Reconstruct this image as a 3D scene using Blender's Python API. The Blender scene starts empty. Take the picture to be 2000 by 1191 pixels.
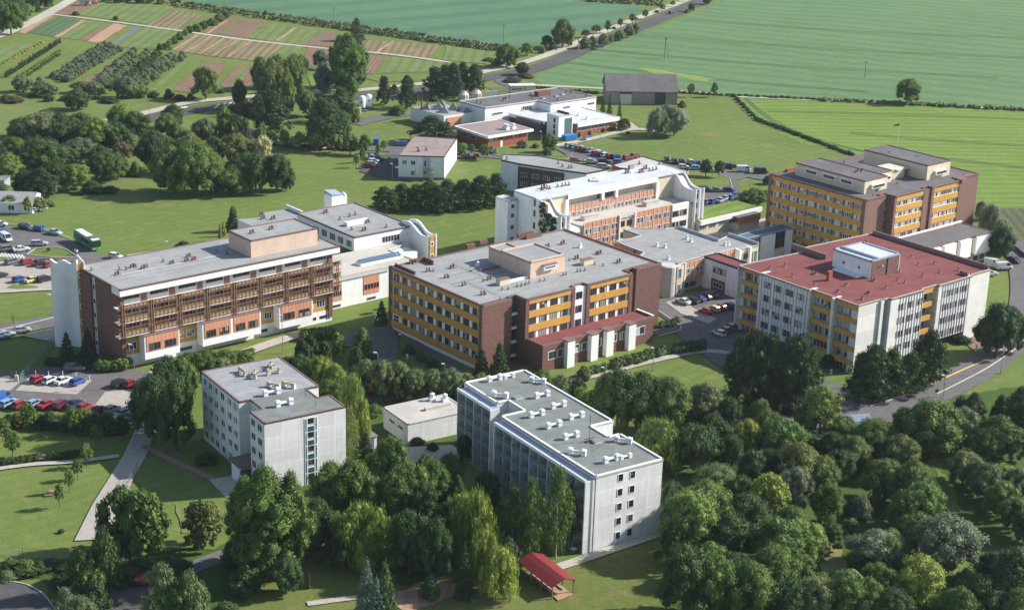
import bpy, bmesh, math, random
import numpy as np
from mathutils import Vector, Matrix, geometry
R = math.radians
scene = bpy.context.scene
col = scene.collection
# ---------------- camera, sky, sun, exposure ----------------
CAMZ = 136.0; PITCH = R(19.08); ROLL = R(1.726); FPX = 3266.0
Fv = Vector((0, math.cos(PITCH), -math.sin(PITCH))); U0 = Vector((0, math.sin(PITCH), math.cos(PITCH))); X0 = Vector((1, 0, 0))
Xv = X0*math.cos(ROLL)+U0*math.sin(ROLL); Uv = -X0*math.sin(ROLL)+U0*math.cos(ROLL)
cam = bpy.data.cameras.new('camera'); camo = bpy.data.objects.new('camera', cam); col.objects.link(camo)
camo.matrix_world = Matrix(((Xv.x, Uv.x, -Fv.x, 0), (Xv.y, Uv.y, -Fv.y, 0), (Xv.z, Uv.z, -Fv.z, CAMZ), (0, 0, 0, 1)))
cam.sensor_width = 36; cam.lens = FPX/2000*36; cam.clip_start = 1; cam.clip_end = 20000
scene.camera = camo
SUN_AZ = R(15); SUN_EL = R(32)
w = bpy.data.worlds.new("World"); scene.world = w; w.use_nodes = True
nt = w.node_tree; sky = nt.nodes.new('ShaderNodeTexSky'); sky.sky_type = 'NISHITA'; sky.sun_disc = False
sky.sun_elevation = SUN_EL; sky.sun_rotation = R(90)-SUN_AZ; sky.altitude = 200; sky.dust_density = 1.0
nt.links.new(sky.outputs[0], nt.nodes['Background'].inputs[0]); nt.nodes['Background'].inputs[1].default_value = 0.10
sl = bpy.data.lights.new('sun', 'SUN'); sl.energy = 4.8; sl.angle = R(0.5); sl.color = (1.0, 0.965, 0.91)
so = bpy.data.objects.new('sun', sl); col.objects.link(so)
sdir = Vector((math.cos(SUN_AZ)*math.cos(SUN_EL), math.sin(SUN_AZ)*math.cos(SUN_EL), math.sin(SUN_EL)))
so.rotation_euler = sdir.to_track_quat('Z', 'Y').to_euler()
scene.view_settings.view_transform = 'Standard'; scene.view_settings.look = 'None'
scene.view_settings.exposure = 0.78; scene.view_settings.gamma = 1.0
random.seed(7); rng = np.random.default_rng(5)

# ---------------- measuring helpers ----------------
CAM = Vector((0, 0, CAMZ))
def ray(x, y): return Fv*FPX + Xv*(x-1000) - Uv*(y-595.5)
def at(x, y, z=0.0):
    "world point at height z seen at photo pixel x, y"
    d = ray(x, y); t = (z-CAMZ)/d.z
    return Vector((d.x*t, d.y*t, z))
def proj(P):
    v = P-CAM; wv = v.dot(Fv); return 1000+FPX*v.dot(Xv)/wv, 595.5-FPX*v.dot(Uv)/wv
def hgt(P, yt):
    "height of a vertical thing standing at P whose top shows at photo row yt"
    lo, hi = 0.0, 60.0
    for _ in range(30):
        m = (lo+hi)/2
        if proj(P+Vector((0, 0, m)))[1] > yt: lo = m
        else: hi = m
    return lo
def wid(P, wpx): return wpx*(P-CAM).length/FPX

# ---------------- materials ----------------
MATS = {}
def srgb(h):
    v = [int(h[i:i+2], 16)/255 for i in (0, 2, 4)]
    return tuple((c/12.92 if c <= .04045 else ((c+.055)/1.055)**2.4) for c in v)
class NT:
    def __init__(s, name, rough=.8, metal=0.0, spec=.3):
        m = bpy.data.materials.new(name); m.use_nodes = True; s.m = m; s.t = m.node_tree
        s.b = s.t.nodes['Principled BSDF']; s.b.inputs['Roughness'].default_value = rough
        s.b.inputs['Metallic'].default_value = metal; s.b.inputs['Specular IOR Level'].default_value = spec
        s.tc = s.t.nodes.new('ShaderNodeTexCoord'); MATS[name] = m
    def n(s, k, **kw):
        nd = s.t.nodes.new(k)
        for a, v in kw.items():
            if a.startswith('i_'):
                nm = a[2:]; nm = int(nm) if nm.isdigit() else nm.replace('_', ' ')
                nd.inputs[nm].default_value = v
            else: setattr(nd, a, v)
        return nd
    def l(s, a, b): s.t.links.new(a, b)
    def noise(s, scale, detail=4, vec=None, rough=.6):
        nd = s.n('ShaderNodeTexNoise', i_Scale=scale, i_Detail=detail, i_Roughness=rough)
        s.l(vec or s.tc.outputs['Object'], nd.inputs['Vector']); return nd.outputs['Fac']
    def ramp(s, fac, stops):
        r = s.n('ShaderNodeValToRGB'); e = r.color_ramp.elements
        while len(e) < len(stops): e.new(.5)
        for el, (p, c) in zip(e, stops): el.position = p; el.color = (*c[:3], 1)
        s.l(fac, r.inputs[0]); return r.outputs[0]
    def mix(s, fac, a, b, mode='MIX'):
        m = s.n('ShaderNodeMix', data_type='RGBA', blend_type=mode)
        for v, i in ((fac, 0), (a, 6), (b, 7)):
            if isinstance(v, (float, int)): m.inputs[i].default_value = v
            elif isinstance(v, tuple): m.inputs[i].default_value = (*v[:3], 1)
            else: s.l(v, m.inputs[i])
        return m.outputs[2]
    def map(s, scale=(1, 1, 1), rot=(0, 0, 0), src='Object'):
        mp = s.n('ShaderNodeMapping'); mp.inputs['Scale'].default_value = scale; mp.inputs['Rotation'].default_value = rot
        s.l(s.tc.outputs[src], mp.inputs[0]); return mp.outputs[0]
    def wallvec(s, sc=1.0):
        "u along the wall (x+y of the building's own axes), v up"
        sp = s.n('ShaderNodeSeparateXYZ'); s.l(s.tc.outputs['Object'], sp.inputs[0])
        ad = s.n('ShaderNodeMath', operation='ADD'); s.l(sp.outputs[0], ad.inputs[0]); s.l(sp.outputs[1], ad.inputs[1])
        cb = s.n('ShaderNodeCombineXYZ'); s.l(ad.outputs[0], cb.inputs[0]); s.l(sp.outputs[2], cb.inputs[1])
        return cb.outputs[0]
    def col(s, c):
        if isinstance(c, tuple): s.b.inputs['Base Color'].default_value = (*c, 1)
        else: s.l(c, s.b.inputs['Base Color'])
        return s.m
    def bump(s, fac, st=.3, d=.05):
        b = s.n('ShaderNodeBump', i_Strength=st, i_Distance=d); s.l(fac, b.inputs['Height']); s.l(b.outputs[0], s.b.inputs['Normal'])
def sc(c, k): return tuple(min(1, v*k) for v in c)
def plain(name, c, rough=.8, metal=0, spec=.3, var=.12, scale=1.5):
    t = NT(name, rough, metal, spec); f = t.noise(scale, 5)
    return t.col(t.ramp(f, [(.3, sc(c, 1-var)), (.7, sc(c, 1+var))]))
def dirty(name, c, stain, scale=.35, rough=.85, amt=.85, seam=None):
    "membrane / render with blotches, fine grain and faint seams"
    t = NT(name, rough); a = t.noise(scale, 6, rough=.7); g = t.noise(14, 3)
    base = t.ramp(g, [(.3, sc(c, .88)), (.7, sc(c, 1.1))])
    m = t.ramp(a, [(.42, (0, 0, 0)), (.72, (amt,)*3)])
    o = t.mix(m, base, stain)
    st = t.noise(.12, 3); o = t.mix(t.ramp(st, [(.4, (0, 0, 0)), (.65, (.5,)*3)]), o, sc(c, .75)); pd = t.noise(.6, 2); o = t.mix(t.ramp(pd, [(.60, (0, 0, 0)), (.64, (.4,)*3), (.68, (.12,)*3)]), o, sc(c, .62))
    if seam:
        br = t.n('ShaderNodeTexBrick', i_Scale=1.0, i_Mortar_Size=.035, i_Brick_Width=seam[0], i_Row_Height=seam[1])
        br.inputs['Color1'].default_value = (1, 1, 1, 1); br.inputs['Color2'].default_value = (.9, .9, .9, 1); br.inputs['Mortar'].default_value = (.72, .72, .72, 1)
        t.l(t.tc.outputs['Object'], br.inputs[0]); o = t.mix(1.0, o, br.outputs[0], 'MULTIPLY')
    return t.col(o)
def panel(name, c, bw, bh, joint=.7, var=.08, streak=.05, mort=.035, rough=.85):
    "wall panels with joints and weather streaks"
    t = NT(name, rough); v = t.wallvec()
    br = t.n('ShaderNodeTexBrick', offset=0.0, i_Scale=1.0, i_Mortar_Size=mort, i_Brick_Width=bw, i_Row_Height=bh, i_Bias=0.0)
    br.inputs['Color1'].default_value = (*sc(c, 1+var), 1); br.inputs['Color2'].default_value = (*sc(c, 1-var), 1); br.inputs['Mortar'].default_value = (*sc(c, joint), 1)
    t.l(v, br.inputs[0])
    mp = t.n('ShaderNodeMapping'); mp.inputs['Scale'].default_value = (1.2, .12, 1); t.l(v, mp.inputs[0])
    sk = t.noise(1.0, 5, mp.outputs[0]); o = t.mix(t.ramp(sk, [(.45, (0, 0, 0)), (.75, (1, 1, 1))]), br.outputs[0], sc(c, 1-streak*2.4))
    g = t.noise(.5, 4); o = t.mix(1.0, o, t.ramp(g, [(.3, (.92,)*3), (.7, (1.04,)*3)]), 'MULTIPLY')
    return t.col(o)
M_white = panel('white_render', (.80, .79, .78), 60, 60, var=.0)
M_conc = panel('concrete_panels', (.70, .69, .665), 3.6, 2.8, joint=1.16, var=.06, mort=.11)
M_conc2 = panel('ribbed_concrete', (.66, .645, .60), 9, 3.3, joint=1.18, mort=.12)
M_cream = panel('cream_render', (.62, .54, .40), 50, 60, var=0)
M_beige = panel('pink_beige_render', (.62, .46, .36), 50, 60, var=0)
M_lgrey = panel('pale_grey_render', (.52, .52, .50), 40, 60, var=0)
M_orange = panel('orange_cladding', (.60, .28, .17), 1.0, 30, joint=.5, var=.06, mort=.06)
M_whitep = panel('white_cladding', (.70, .71, .72), .9, 30, joint=.5, var=.05, mort=.05)
M_yellow = panel('ochre_panel', (.54, .29, .065), 3.2, 30, joint=.75, var=.05, mort=.03)
def brickmat(name, c1, c2, c3):
    t = NT(name, .75); v = t.wallvec()
    br = t.n('ShaderNodeTexBrick', i_Scale=1.0, i_Mortar_Size=.02, i_Brick_Width=.6, i_Row_Height=.28, i_Bias=-.1)
    br.inputs['Color1'].default_value = (*c1, 1); br.inputs['Color2'].default_value = (*c2, 1); br.inputs['Mortar'].default_value = (*sc(c1, .5), 1)
    t.l(v, br.inputs[0]); f = t.noise(2.2, 4, v, .8)
    return t.col(t.mix(t.ramp(f, [(.42, (0, 0, 0)), (.62, (.8,)*3)]), br.outputs[0], c3))
M_brick = brickmat('brown_brick_tiles', (.17, .08, .065), (.10, .052, .05), (.23, .12, .09))
M_brick2 = brickmat('purple_brown_brick', (.20, .11, .085), (.15, .085, .075), (.26, .15, .12))
M_redbrick = brickmat('red_brick', (.32, .09, .05), (.25, .07, .045), (.36, .11, .06))
M_trim = plain('brown_trim', (.20, .125, .11), .6)
M_dark = plain('dark_metal', (.05, .05, .055), .5)
M_rust = plain('brown_vent_paint', (.17, .07, .055), .6)
M_steel = plain('rust_brown_steel', (.26, .135, .085), .6)
M_tan = panel('tan_mesh_panel', (.36, .25, .14), 1.0, 30, joint=.6, mort=.06)
M_roofg = dirty('grey_roof_membrane', (.335, .34, .33), (.245, .245, .24), seam=(8, 1.1))
M_roofd = dirty('dark_roof_membrane', (.135, .125, .13), (.19, .175, .17), seam=(8, 1.1))
M_roofgg = dirty('green_grey_roof', (.215, .235, .22), (.15, .13, .11), .25, seam=(7, 1.0))
M_roofr = dirty('red_roof_membrane', (.205, .054, .05), (.27, .12, .105), .3, seam=(8, 1.1), amt=.5)
M_roofw = dirty('white_roof_membrane', (.62, .64, .68), (.45, .47, .5), .2, seam=(9, 1.5))
M_roofb = dirty('beige_roof', (.50, .47, .42), (.38, .35, .31), .2)
M_roofp = dirty('pinkish_roof', (.33, .255, .235), (.26, .2, .19), .3, seam=(8, 1.0))
M_bluecap = plain('blue_grey_flashing', (.36, .42, .50), .45, .3)
M_frame = plain('white_frame', (.80, .79, .77), .5, var=.04)
M_bframe = plain('brown_frame', (.20, .11, .08), .5)
M_dgrey = plain('dark_grey_panel', (.12, .10, .105), .6)
M_lead = plain('grey_plinth', (.2, .18, .175), .8)
M_teal = plain('teal_panel', (.02, .10, .12), .3)
M_metal = plain('galvanised_metal', (.45, .46, .47), .35, .7)
M_whitem = plain('white_metal', (.72, .73, .75), .4)
M_gasyel = plain('peeling_yellow_paint', (.42, .37, .25), .7, var=.3, scale=6)
M_wood = plain('weathered_boards', (.27, .235, .20), .9, var=.25, scale=3)
M_tin = plain('tin_blue_roof', (.30, .38, .48), .4, .4)
def glassmat(name, dark, light, p):
    t = NT(name, .12, 0, .6); oi = t.n('ShaderNodeObjectInfo'); sp = t.map((1.7, 1.7, .8)); f = t.noise(1.3, 2, sp)
    add = t.n('ShaderNodeMath', operation='ADD'); t.l(oi.outputs['Random'], add.inputs[0]); t.l(f, add.inputs[1])
    o = t.ramp(add.outputs[0], [(0, dark), (1-p, sc(dark, 1.6)), (min(.99, 1-p+.05), light), (1, sc(light, .8))])
    t.b.inputs['Roughness'].default_value = .16
    return t.col(o)
def glassmap(name, dark, light, p):
    t = NT(name, .15, 0, .6); oi = t.n('ShaderNodeObjectInfo')
    cmb = t.n('ShaderNodeVectorMath', operation='ADD'); ml = t.n('ShaderNodeVectorMath', operation='SCALE')
    cx = t.n('ShaderNodeCombineXYZ')
    for i in range(3): t.l(oi.outputs['Random'], cx.inputs[i])
    t.l(cx.outputs[0], ml.inputs[0]); ml.inputs['Scale'].default_value = 97.0
    mp = t.map((1.35, 1.35, .25)); t.l(mp, cmb.inputs[0]); t.l(ml.outputs[0], cmb.inputs[1])
    wn = t.n('ShaderNodeTexWhiteNoise'); fl = t.n('ShaderNodeVectorMath', operation='FLOOR'); t.l(cmb.outputs[0], fl.inputs[0]); t.l(fl.outputs[0], wn.inputs[0])
    return t.col(t.ramp(wn.outputs['Value'], [(0, dark), (1-p-.02, sc(dark, 1.9)), (1-p, light), (1, sc(light, 1.25))]))
M_glass = glassmap('window_glass', (.018, .024, .032), (.30, .30, .28), .25)
M_glassc = glassmap('curtained_glass', (.03, .035, .045), (.42, .40, .36), .48)
M_glassd = glassmap('dark_glass', (.014, .018, .022), (.06, .07, .08), .2)
M_glassg = plain('green_glass', (.10, .16, .15), .1, 0, .6)
M_sky = plain('skylight_glass', (.10, .15, .22), .1, 0, .7)

# ground materials (world-size noise in object space, objects sit at the origin)
def ground(name, c1, c2, c3=None, big=.02, fine=1.2, stripes=None, rough=.95):
    t = NT(name, rough, 0, .1); a = t.noise(big, 6, rough=.65); b = t.noise(fine, 5, rough=.75); d = t.noise(fine*.17, 4)
    o = t.ramp(a, [(.32, c1), (.68, c2)])
    if c3: o = t.mix(t.ramp(d, [(.5, (0, 0, 0)), (.72, (.75,)*3)]), o, c3)
    o = t.mix(1.0, o, t.ramp(b, [(.25, (.74,)*3), (.75, (1.28,)*3)]), 'MULTIPLY')
    if stripes:
        ang, per, dk, dist = stripes
        wv = t.n('ShaderNodeTexWave', i_Scale=1.0, i_Distortion=dist, i_Detail=3.0); wv.inputs['Detail Scale'].default_value = .4
        t.l(t.map((1/per*6.2832/20*1.0,)*3, (0, 0, ang)), wv.inputs[0])
        o = t.mix(1.0, o, t.ramp(wv.outputs[0], [(.15, dk), (.6, (1, 1, 1))]), 'MULTIPLY')
    return t.col(o)
# ---------------- mesh building helpers ----------------
class MB:
    def __init__(s): s.v = []; s.f = []; s.m = []; s.mats = []
    def mi(s, mat):
        if mat not in s.mats: s.mats.append(mat)
        return s.mats.index(mat)
    def box(s, x0, x1, y0, y1, z0, z1, mat, rot=None, top=None):
        if x0 > x1: x0, x1 = x1, x0
        if y0 > y1: y0, y1 = y1, y0
        k = len(s.v); P = [(x0, y0, z0), (x1, y0, z0), (x1, y1, z0), (x0, y1, z0), (x0, y0, z1), (x1, y0, z1), (x1, y1, z1), (x0, y1, z1)]
        if rot: P = [tuple(rot @ Vector(p)) for p in P]
        s.v += P; i = s.mi(mat); j = s.mi(top) if top else i
        for q, mm in (((0, 3, 2, 1), i), ((4, 5, 6, 7), j), ((0, 1, 5, 4), i), ((1, 2, 6, 5), i), ((2, 3, 7, 6), i), ((3, 0, 4, 7), i)):
            s.f.append(tuple(k+a for a in q)); s.m.append(mm)
        return s
    def prism(s, pts, z0, z1, mat, top=None, ztop=None):
        pts = [tuple(p[:2]) for p in pts]
        if sum(a[0]*b[1]-b[0]*a[1] for a, b in zip(pts, pts[1:]+pts[:1])) < 0:
            pts = pts[::-1]; ztop = ztop[::-1] if ztop else None
        n = len(pts); k = len(s.v); zt = ztop or [z1]*n
        s.v += [(p[0], p[1], z0) for p in pts]+[(p[0], p[1], z) for p, z in zip(pts, zt)]
        i = s.mi(mat); j = s.mi(top) if top else i
        for a in range(n):
            b = (a+1) % n; s.f.append((k+a, k+b, k+n+b, k+n+a)); s.m.append(i)
        for t in geometry.tessellate_polygon([[Vector((p[0], p[1], 0)) for p in pts]]):
            a, b, c = t
            A, B, Cc = pts[a], pts[b], pts[c]
            if (B[0]-A[0])*(Cc[1]-A[1])-(B[1]-A[1])*(Cc[0]-A[0]) < 0: b, c = c, b
            s.f.append((k+n+a, k+n+b, k+n+c)); s.m.append(j)
        return s
    def wall(s, pts, zb, zt, th, mat):
        "upright strip of thickness th along points; zt may vary by point"
        for a in range(len(pts)-1):
            p, q = Vector(pts[a][:2]), Vector(pts[a+1][:2]); d = (q-p).normalized(); n = Vector((-d.y, d.x))*th
            za, zc = (zt[a], zt[a+1]) if isinstance(zt, list) else (zt, zt)
            k = len(s.v); s.v += [(*p, zb), (*q, zb), (*(q+n), zb), (*(p+n), zb), (*p, za), (*q, zc), (*(q+n), zc), (*(p+n), za)]
            i = s.mi(mat)
            for f in ((0, 3, 2, 1), (4, 5, 6, 7), (0, 1, 5, 4), (1, 2, 6, 5), (2, 3, 7, 6), (3, 0, 4, 7)):
                s.f.append(tuple(k+a2 for a2 in f)); s.m.append(i)
        return s
    def tube(s, p, q, r, mat, r2=None, n=8, caps=True):
        p, q = Vector(p), Vector(q); d = (q-p).normalized(); u = d.orthogonal().normalized(); v = d.cross(u); r2 = r if r2 is None else r2
        k = len(s.v); i = s.mi(mat)
        for c, rr in ((p, r), (q, r2)):
            for a in range(n):
                t = 2*math.pi*a/n; s.v.append(tuple(c+u*rr*math.cos(t)+v*rr*math.sin(t)))
        for a in range(n): b = (a+1) % n; s.f.append((k+a, k+b, k+n+b, k+n+a)); s.m.append(i)
        if caps: s.f.append(tuple(k+n-1-a for a in range(n))); s.m.append(i); s.f.append(tuple(k+n+a for a in range(n))); s.m.append(i)
        return s
    def lathe(s, prof, mat, n=16, c=(0, 0, 0)):
        k = len(s.v); i = s.mi(mat)
        for r, z in prof:
            for a in range(n): t = 2*math.pi*a/n; s.v.append((c[0]+r*math.cos(t), c[1]+r*math.sin(t), c[2]+z))
        for j in range(len(prof)-1):
            for a in range(n): b = (a+1) % n; s.f.append((k+j*n+a, k+j*n+b, k+(j+1)*n+b, k+(j+1)*n+a)); s.m.append(i)
        s.f.append(tuple(k+(len(prof)-1)*n+a for a in range(n))); s.m.append(i)
        return s
    def mesh(s, name):
        me = bpy.data.meshes.new(name); me.from_pydata(s.v, [], s.f)
        for m in s.mats: me.materials.append(m)
        me.polygons.foreach_set('material_index', s.m); me.update(); return me
def link(name, me, parent=None, loc=(0, 0, 0), rz=0, scale=None):
    o = bpy.data.objects.new(name, me); col.objects.link(o); o.location = loc; o.rotation_euler = (0, 0, rz)
    if scale: o.scale = scale
    if parent: o.parent = parent
    return o
def tag(o, label=None, cat=None, group=None, kind=None):
    for k, v in (('label', label), ('category', cat), ('group', group), ('kind', kind)):
        if v: o[k] = v
    return o
def thing(name, label, cat, loc=(0, 0, 0), rz=0, group=None):
    return tag(link(name, None, None, loc, rz), label, cat, group)
def smooth(me):
    me.polygons.foreach_set('use_smooth', [True]*len(me.polygons)); return me
def copy_tree(o, loc, rz=None, label=None, group=None, colour=None, scale=None):
    c = o.copy(); col.objects.link(c); c.location = loc
    if rz is not None: c.rotation_euler = (0, 0, rz)
    if label: c['label'] = label
    if group: c['group'] = group
    if scale: c.scale = scale
    if colour: c.color = (*colour, 1)
    for ch in o.children:
        d = ch.copy(); col.objects.link(d); d.parent = c
        if colour and ch.get('tint'): d.color = (*colour, 1)
        for g in ch.children: e = g.copy(); col.objects.link(e); e.parent = d
    return c

# ---------------- ground, fields, roads ----------------
G_grass = ground('lawn_grass', (.105, .152, .036), (.145, .188, .048), (.20, .195, .07), .022, 1.6, (R(45), 3.6, (.93, .94, .92), 5.0))
G_rough = ground('rough_grass', (.11, .15, .042), (.15, .18, .055), (.2, .2, .07), .05, 1.5)
G_dry = ground('dry_worn_grass', (.155, .17, .055), (.185, .185, .07), (.22, .19, .09), .08, 2.0)
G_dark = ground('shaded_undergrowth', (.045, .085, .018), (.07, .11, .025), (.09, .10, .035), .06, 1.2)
G_teal = ground('winter_crop_teal', (.075, .155, .088), (.10, .18, .10), (.12, .215, .085), .016, .8, (R(51), 30, (.80, .88, .93), 8.0))
G_big = ground('young_cereal_green', (.10, .178, .078), (.125, .205, .09), (.15, .225, .08), .014, .9, (R(110), 13, (.84, .88, .87), 9))
G_bright = ground('bright_green_cereal', (.13, .205, .04), (.165, .235, .05), (.20, .25, .06), .015, 1.0, (R(85), 5.5, (.80, .84, .78), 5))
G_soil = ground('tilled_soil', (.20, .125, .085), (.25, .16, .11), (.17, .13, .08), .05, 1.5, (R(2), 1.6, (.72, .74, .74), .6))
G_soil2 = ground('striped_vegetable_rows', (.20, .14, .09), (.26, .19, .12), (.20, .21, .09), .05, 1.2, (R(2), 3.4, (.62, .72, .55), .4))
G_sand = ground('pale_dry_soil', (.36, .235, .15), (.42, .27, .18), (.30, .2, .13), .06, 1.5, (R(2), 2.2, (.88, .86, .84), .5))
G_green2 = ground('mixed_garden_green', (.11, .17, .05), (.17, .20, .07), (.22, .2, .1), .07, 1.4, (R(2), 5, (.8, .85, .8), .8))
G_blueg = ground('bluish_green_crop', (.075, .125, .06), (.10, .15, .075), None, .06, 1.4, (R(2), 4, (.8, .85, .8), .8))
G_plough = ground('dark_field', (.10, .105, .06), (.13, .125, .075), (.08, .11, .045), .05, 1.2, (R(2), 3, (.7, .75, .7), .5))
G_yel = ground('yellow_flowering_patch', (.17, .25, .06), (.25, .30, .06), None, .1, 1.6)
G_lav = ground('purple_flower_bed', (.12, .12, .17), (.17, .17, .24), None, .2, 2)
def asph(name, c1, c2, c3): return ground(name, c1, c2, c3, .03, 3.0, rough=.85)
G_asph = asph('asphalt', (.115, .108, .108), (.145, .138, .135), (.17, .16, .155))
G_asphd = asph('dark_asphalt', (.078, .075, .075), (.10, .096, .096), (.12, .115, .11))
G_conc = asph('concrete_slabs', (.34, .305, .265), (.40, .365, .32), (.29, .27, .245))
G_path = asph('pale_path', (.38, .34, .29), (.45, .41, .35), (.33, .29, .24))
G_track = asph('farm_track', (.38, .35, .28), (.48, .44, .36), (.30, .29, .2))
G_redp = asph('red_paving', (.26, .15, .13), (.30, .18, .155), None)
G_kerb = asph('kerb_stone', (.42, .39, .34), (.48, .45, .4), None)
G_ykerb = plain('yellow_kerb_paint', (.62, .46, .12), .7)
G_mark = plain('road_marking_white', (.62, .61, .58), .7)
ZL = {}
def lay(z):
    ZL[z] = ZL.get(z, 0)+1; return z+.0018*ZL[z]
def struct(name, me): return tag(link(name, me), kind='structure')
def poly(name, pts, mat, z, px=True):
    z = lay(z)
    P = [at(*p, z) if px else Vector((p[0], p[1], z)) for p in pts]
    if any(q in name for q in ('undergrowth', 'clearing', 'rough', 'patch', 'soil', 'garden', 'flower')):
        N_ = []; jj = .25 if 'garden' in name else 1.1
        for a, b in zip(P, P[1:]+P[:1]):
            L_ = (b-a).length; n = max(1, min(40, int(L_/(2.2 if jj > 1 else 3)))); off = 0
            for k in range(n):
                off = off*.6+random.gauss(0, jj*.7) if k else 0; d = (b-a)/max(L_, .01); N_.append(a+(b-a)*k/n+Vector((-d.y, d.x, 0))*off)
        P = N_
    m = MB(); i = m.mi(mat); m.v = [tuple(p) for p in P]
    for t in geometry.tessellate_polygon([P]):
        a, b, c = [P[q] for q in t]
        m.f.append(t if (b-a).cross(c-a).z > 0 else (t[0], t[2], t[1])); m.m.append(i)
    return struct(name, m.mesh(name))
def curve(pts, sub=6):
    out = []
    n = len(pts)
    for i in range(n-1):
        p0, p1, p2, p3 = pts[max(i-1, 0)], pts[i], pts[i+1], pts[min(i+2, n-1)]
        for k in range(sub):
            t = k/sub
            out.append(p1*.5*2+(p2-p0)*.5*t+(p0*2-p1*5+p2*4-p3)*.5*t*t+(-p0+p1*3-p2*3+p3)*.5*t**3)
    out.append(pts[-1]); return out
def strip(name, pts, width, mat, z, h=None, sub=6, wob=0, off=0):
    z = lay(z)
    P = curve([at(*p, z) for p in pts], sub) if sub > 1 else [at(*p, z) for p in pts]
    m = MB(); i = m.mi(mat); n = len(P)
    for k, p in enumerate(P):
        d = (P[min(k+1, n-1)]-P[max(k-1, 0)]).normalized(); nn = Vector((-d.y, d.x, 0)); wv = width/2+random.uniform(-wob, wob)
        m.v += [tuple(p+nn*(wv+off)), tuple(p-nn*(wv-off))]
        if h: m.v += [(*(p+nn*(wv+off)).xy, z+h), (*(p-nn*(wv-off)).xy, z+h)]
    q = 4 if h else 2
    for k in range(n-1):
        a, b = k*q, (k+1)*q
        if h:
            m.f += [(a+2, a+3, b+3, b+2), (a, a+2, b+2, b), (a+3, a+1, b+1, b+3)]; m.m += [i]*3
        else: m.f.append((a, a+1, b+1, b)); m.m.append(i)
    return struct(name, m.mesh(name))
# base ground to the horizon
m = MB(); m.v = [(-9000, -500, 0), (9000, -500, 0), (9000, 14000, 0), (-9000, 14000, 0)]; m.f = [(0, 1, 2, 3)]; m.m = [0]; m.mi(G_grass)
struct('ground', m.mesh('ground'))
F1, F2, F3, F4, F5, F6 = .03, .09, .16, .23, .30, .36
ZL = {}
poly('crop_field', [(300, -60), (352, 0), (600, 36), (700, 52), (850, 76), (1000, 92), (1060, 86), (1120, 68), (1250, 22), (1262, 14), (1180, 6), (1060, -4), (900, -40)], G_teal, F1)
poly('crop_field', [(1415, -40), (1400, 6), (1300, 48), (1180, 90), (1100, 128), (1060, 140), (1040, 152), (1060, 165), (1168, 172), (1320, 174), (1420, 184), (1600, 190), (1800, 202), (2080, 218), (2900, 262), (2900, -60)], G_big, F1)
poly('crop_field', [(1435, 188), (1600, 192), (1800, 206), (2080, 220), (2900, 266), (2900, 420), (1925, 404), (1850, 380), (1700, 330), (1650, 297), (1570, 280), (1500, 250), (1455, 220)], G_bright, F1)
poly('crop_field', [(1905, 408), (2120, 406), (2200, 480), (2000, 500), (1960, 470)], G_plough, F1)
poly('flower_strip', [(1245, 133), (1290, 137), (1340, 146), (1398, 156), (1380, 159), (1330, 153), (1280, 145)], G_yel, F2)
poly('field', [(1050, -6), (1190, 6), (1262, 14), (1330, -4), (1340, -40), (1150, -60)], G_green2, F1)
poly('rough_ground', [(0, 195), (150, 205), (300, 195), (390, 190), (300, 222), (200, 235), (0, 280), (-60, 280), (-60, 195)], G_rough, F1)
poly('rough_ground', [(960, 130), (1050, 165), (1168, 180), (1168, 200), (1000, 190), (900, 190), (860, 205), (800, 195), (860, 165)], G_rough, F1)
poly('rough_ground', [(1320, 178), (1435, 190), (1455, 190), (1440, 186), (1320, 172)], G_soil, F2)
poly('undergrowth', [(20, 270), (200, 225), (330, 215), (430, 250), (560, 300), (570, 360), (540, 376), (380, 382), (150, 378), (0, 400), (-80, 380)], G_rough, F1)
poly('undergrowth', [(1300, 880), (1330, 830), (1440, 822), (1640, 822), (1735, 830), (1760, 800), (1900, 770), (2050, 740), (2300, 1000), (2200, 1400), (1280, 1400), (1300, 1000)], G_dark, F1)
poly('grass_clearing', [(1810, 900), (1850, 895), (1930, 1130), (1900, 1160), (1860, 1130), (1850, 1000)], G_grass, F2)
poly('dry_grass_clearing', [(1600, 1020), (1640, 1050), (1655, 1110), (1610, 1120), (1590, 1060)], ground('dry_grass', (.19, .19, .075), (.23, .22, .09), None, .1, 1.5), F2)
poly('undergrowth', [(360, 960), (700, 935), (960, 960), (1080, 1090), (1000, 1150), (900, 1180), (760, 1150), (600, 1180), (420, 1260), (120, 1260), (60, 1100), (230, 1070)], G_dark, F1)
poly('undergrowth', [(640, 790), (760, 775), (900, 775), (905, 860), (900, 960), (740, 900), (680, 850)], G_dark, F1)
poly('grass_clearing', [(270, 900), (330, 880), (440, 960), (440, 1060), (330, 1075), (250, 1060)], G_grass, F3)
poly('grass_clearing', [(590, 1050), (700, 1100), (770, 1140), (980, 1110), (1060, 1090), (1200, 1075), (1280, 1050), (1330, 1300), (420, 1300), (500, 1110)], ground('mown_grass', (.10, .13, .03), (.14, .16, .045), (.2, .15, .075), .05, 1.2), F2)
M_tram = ground('tramline_green', (.07, .13, .05), (.09, .15, .06), None, .1, 1.5)
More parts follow.
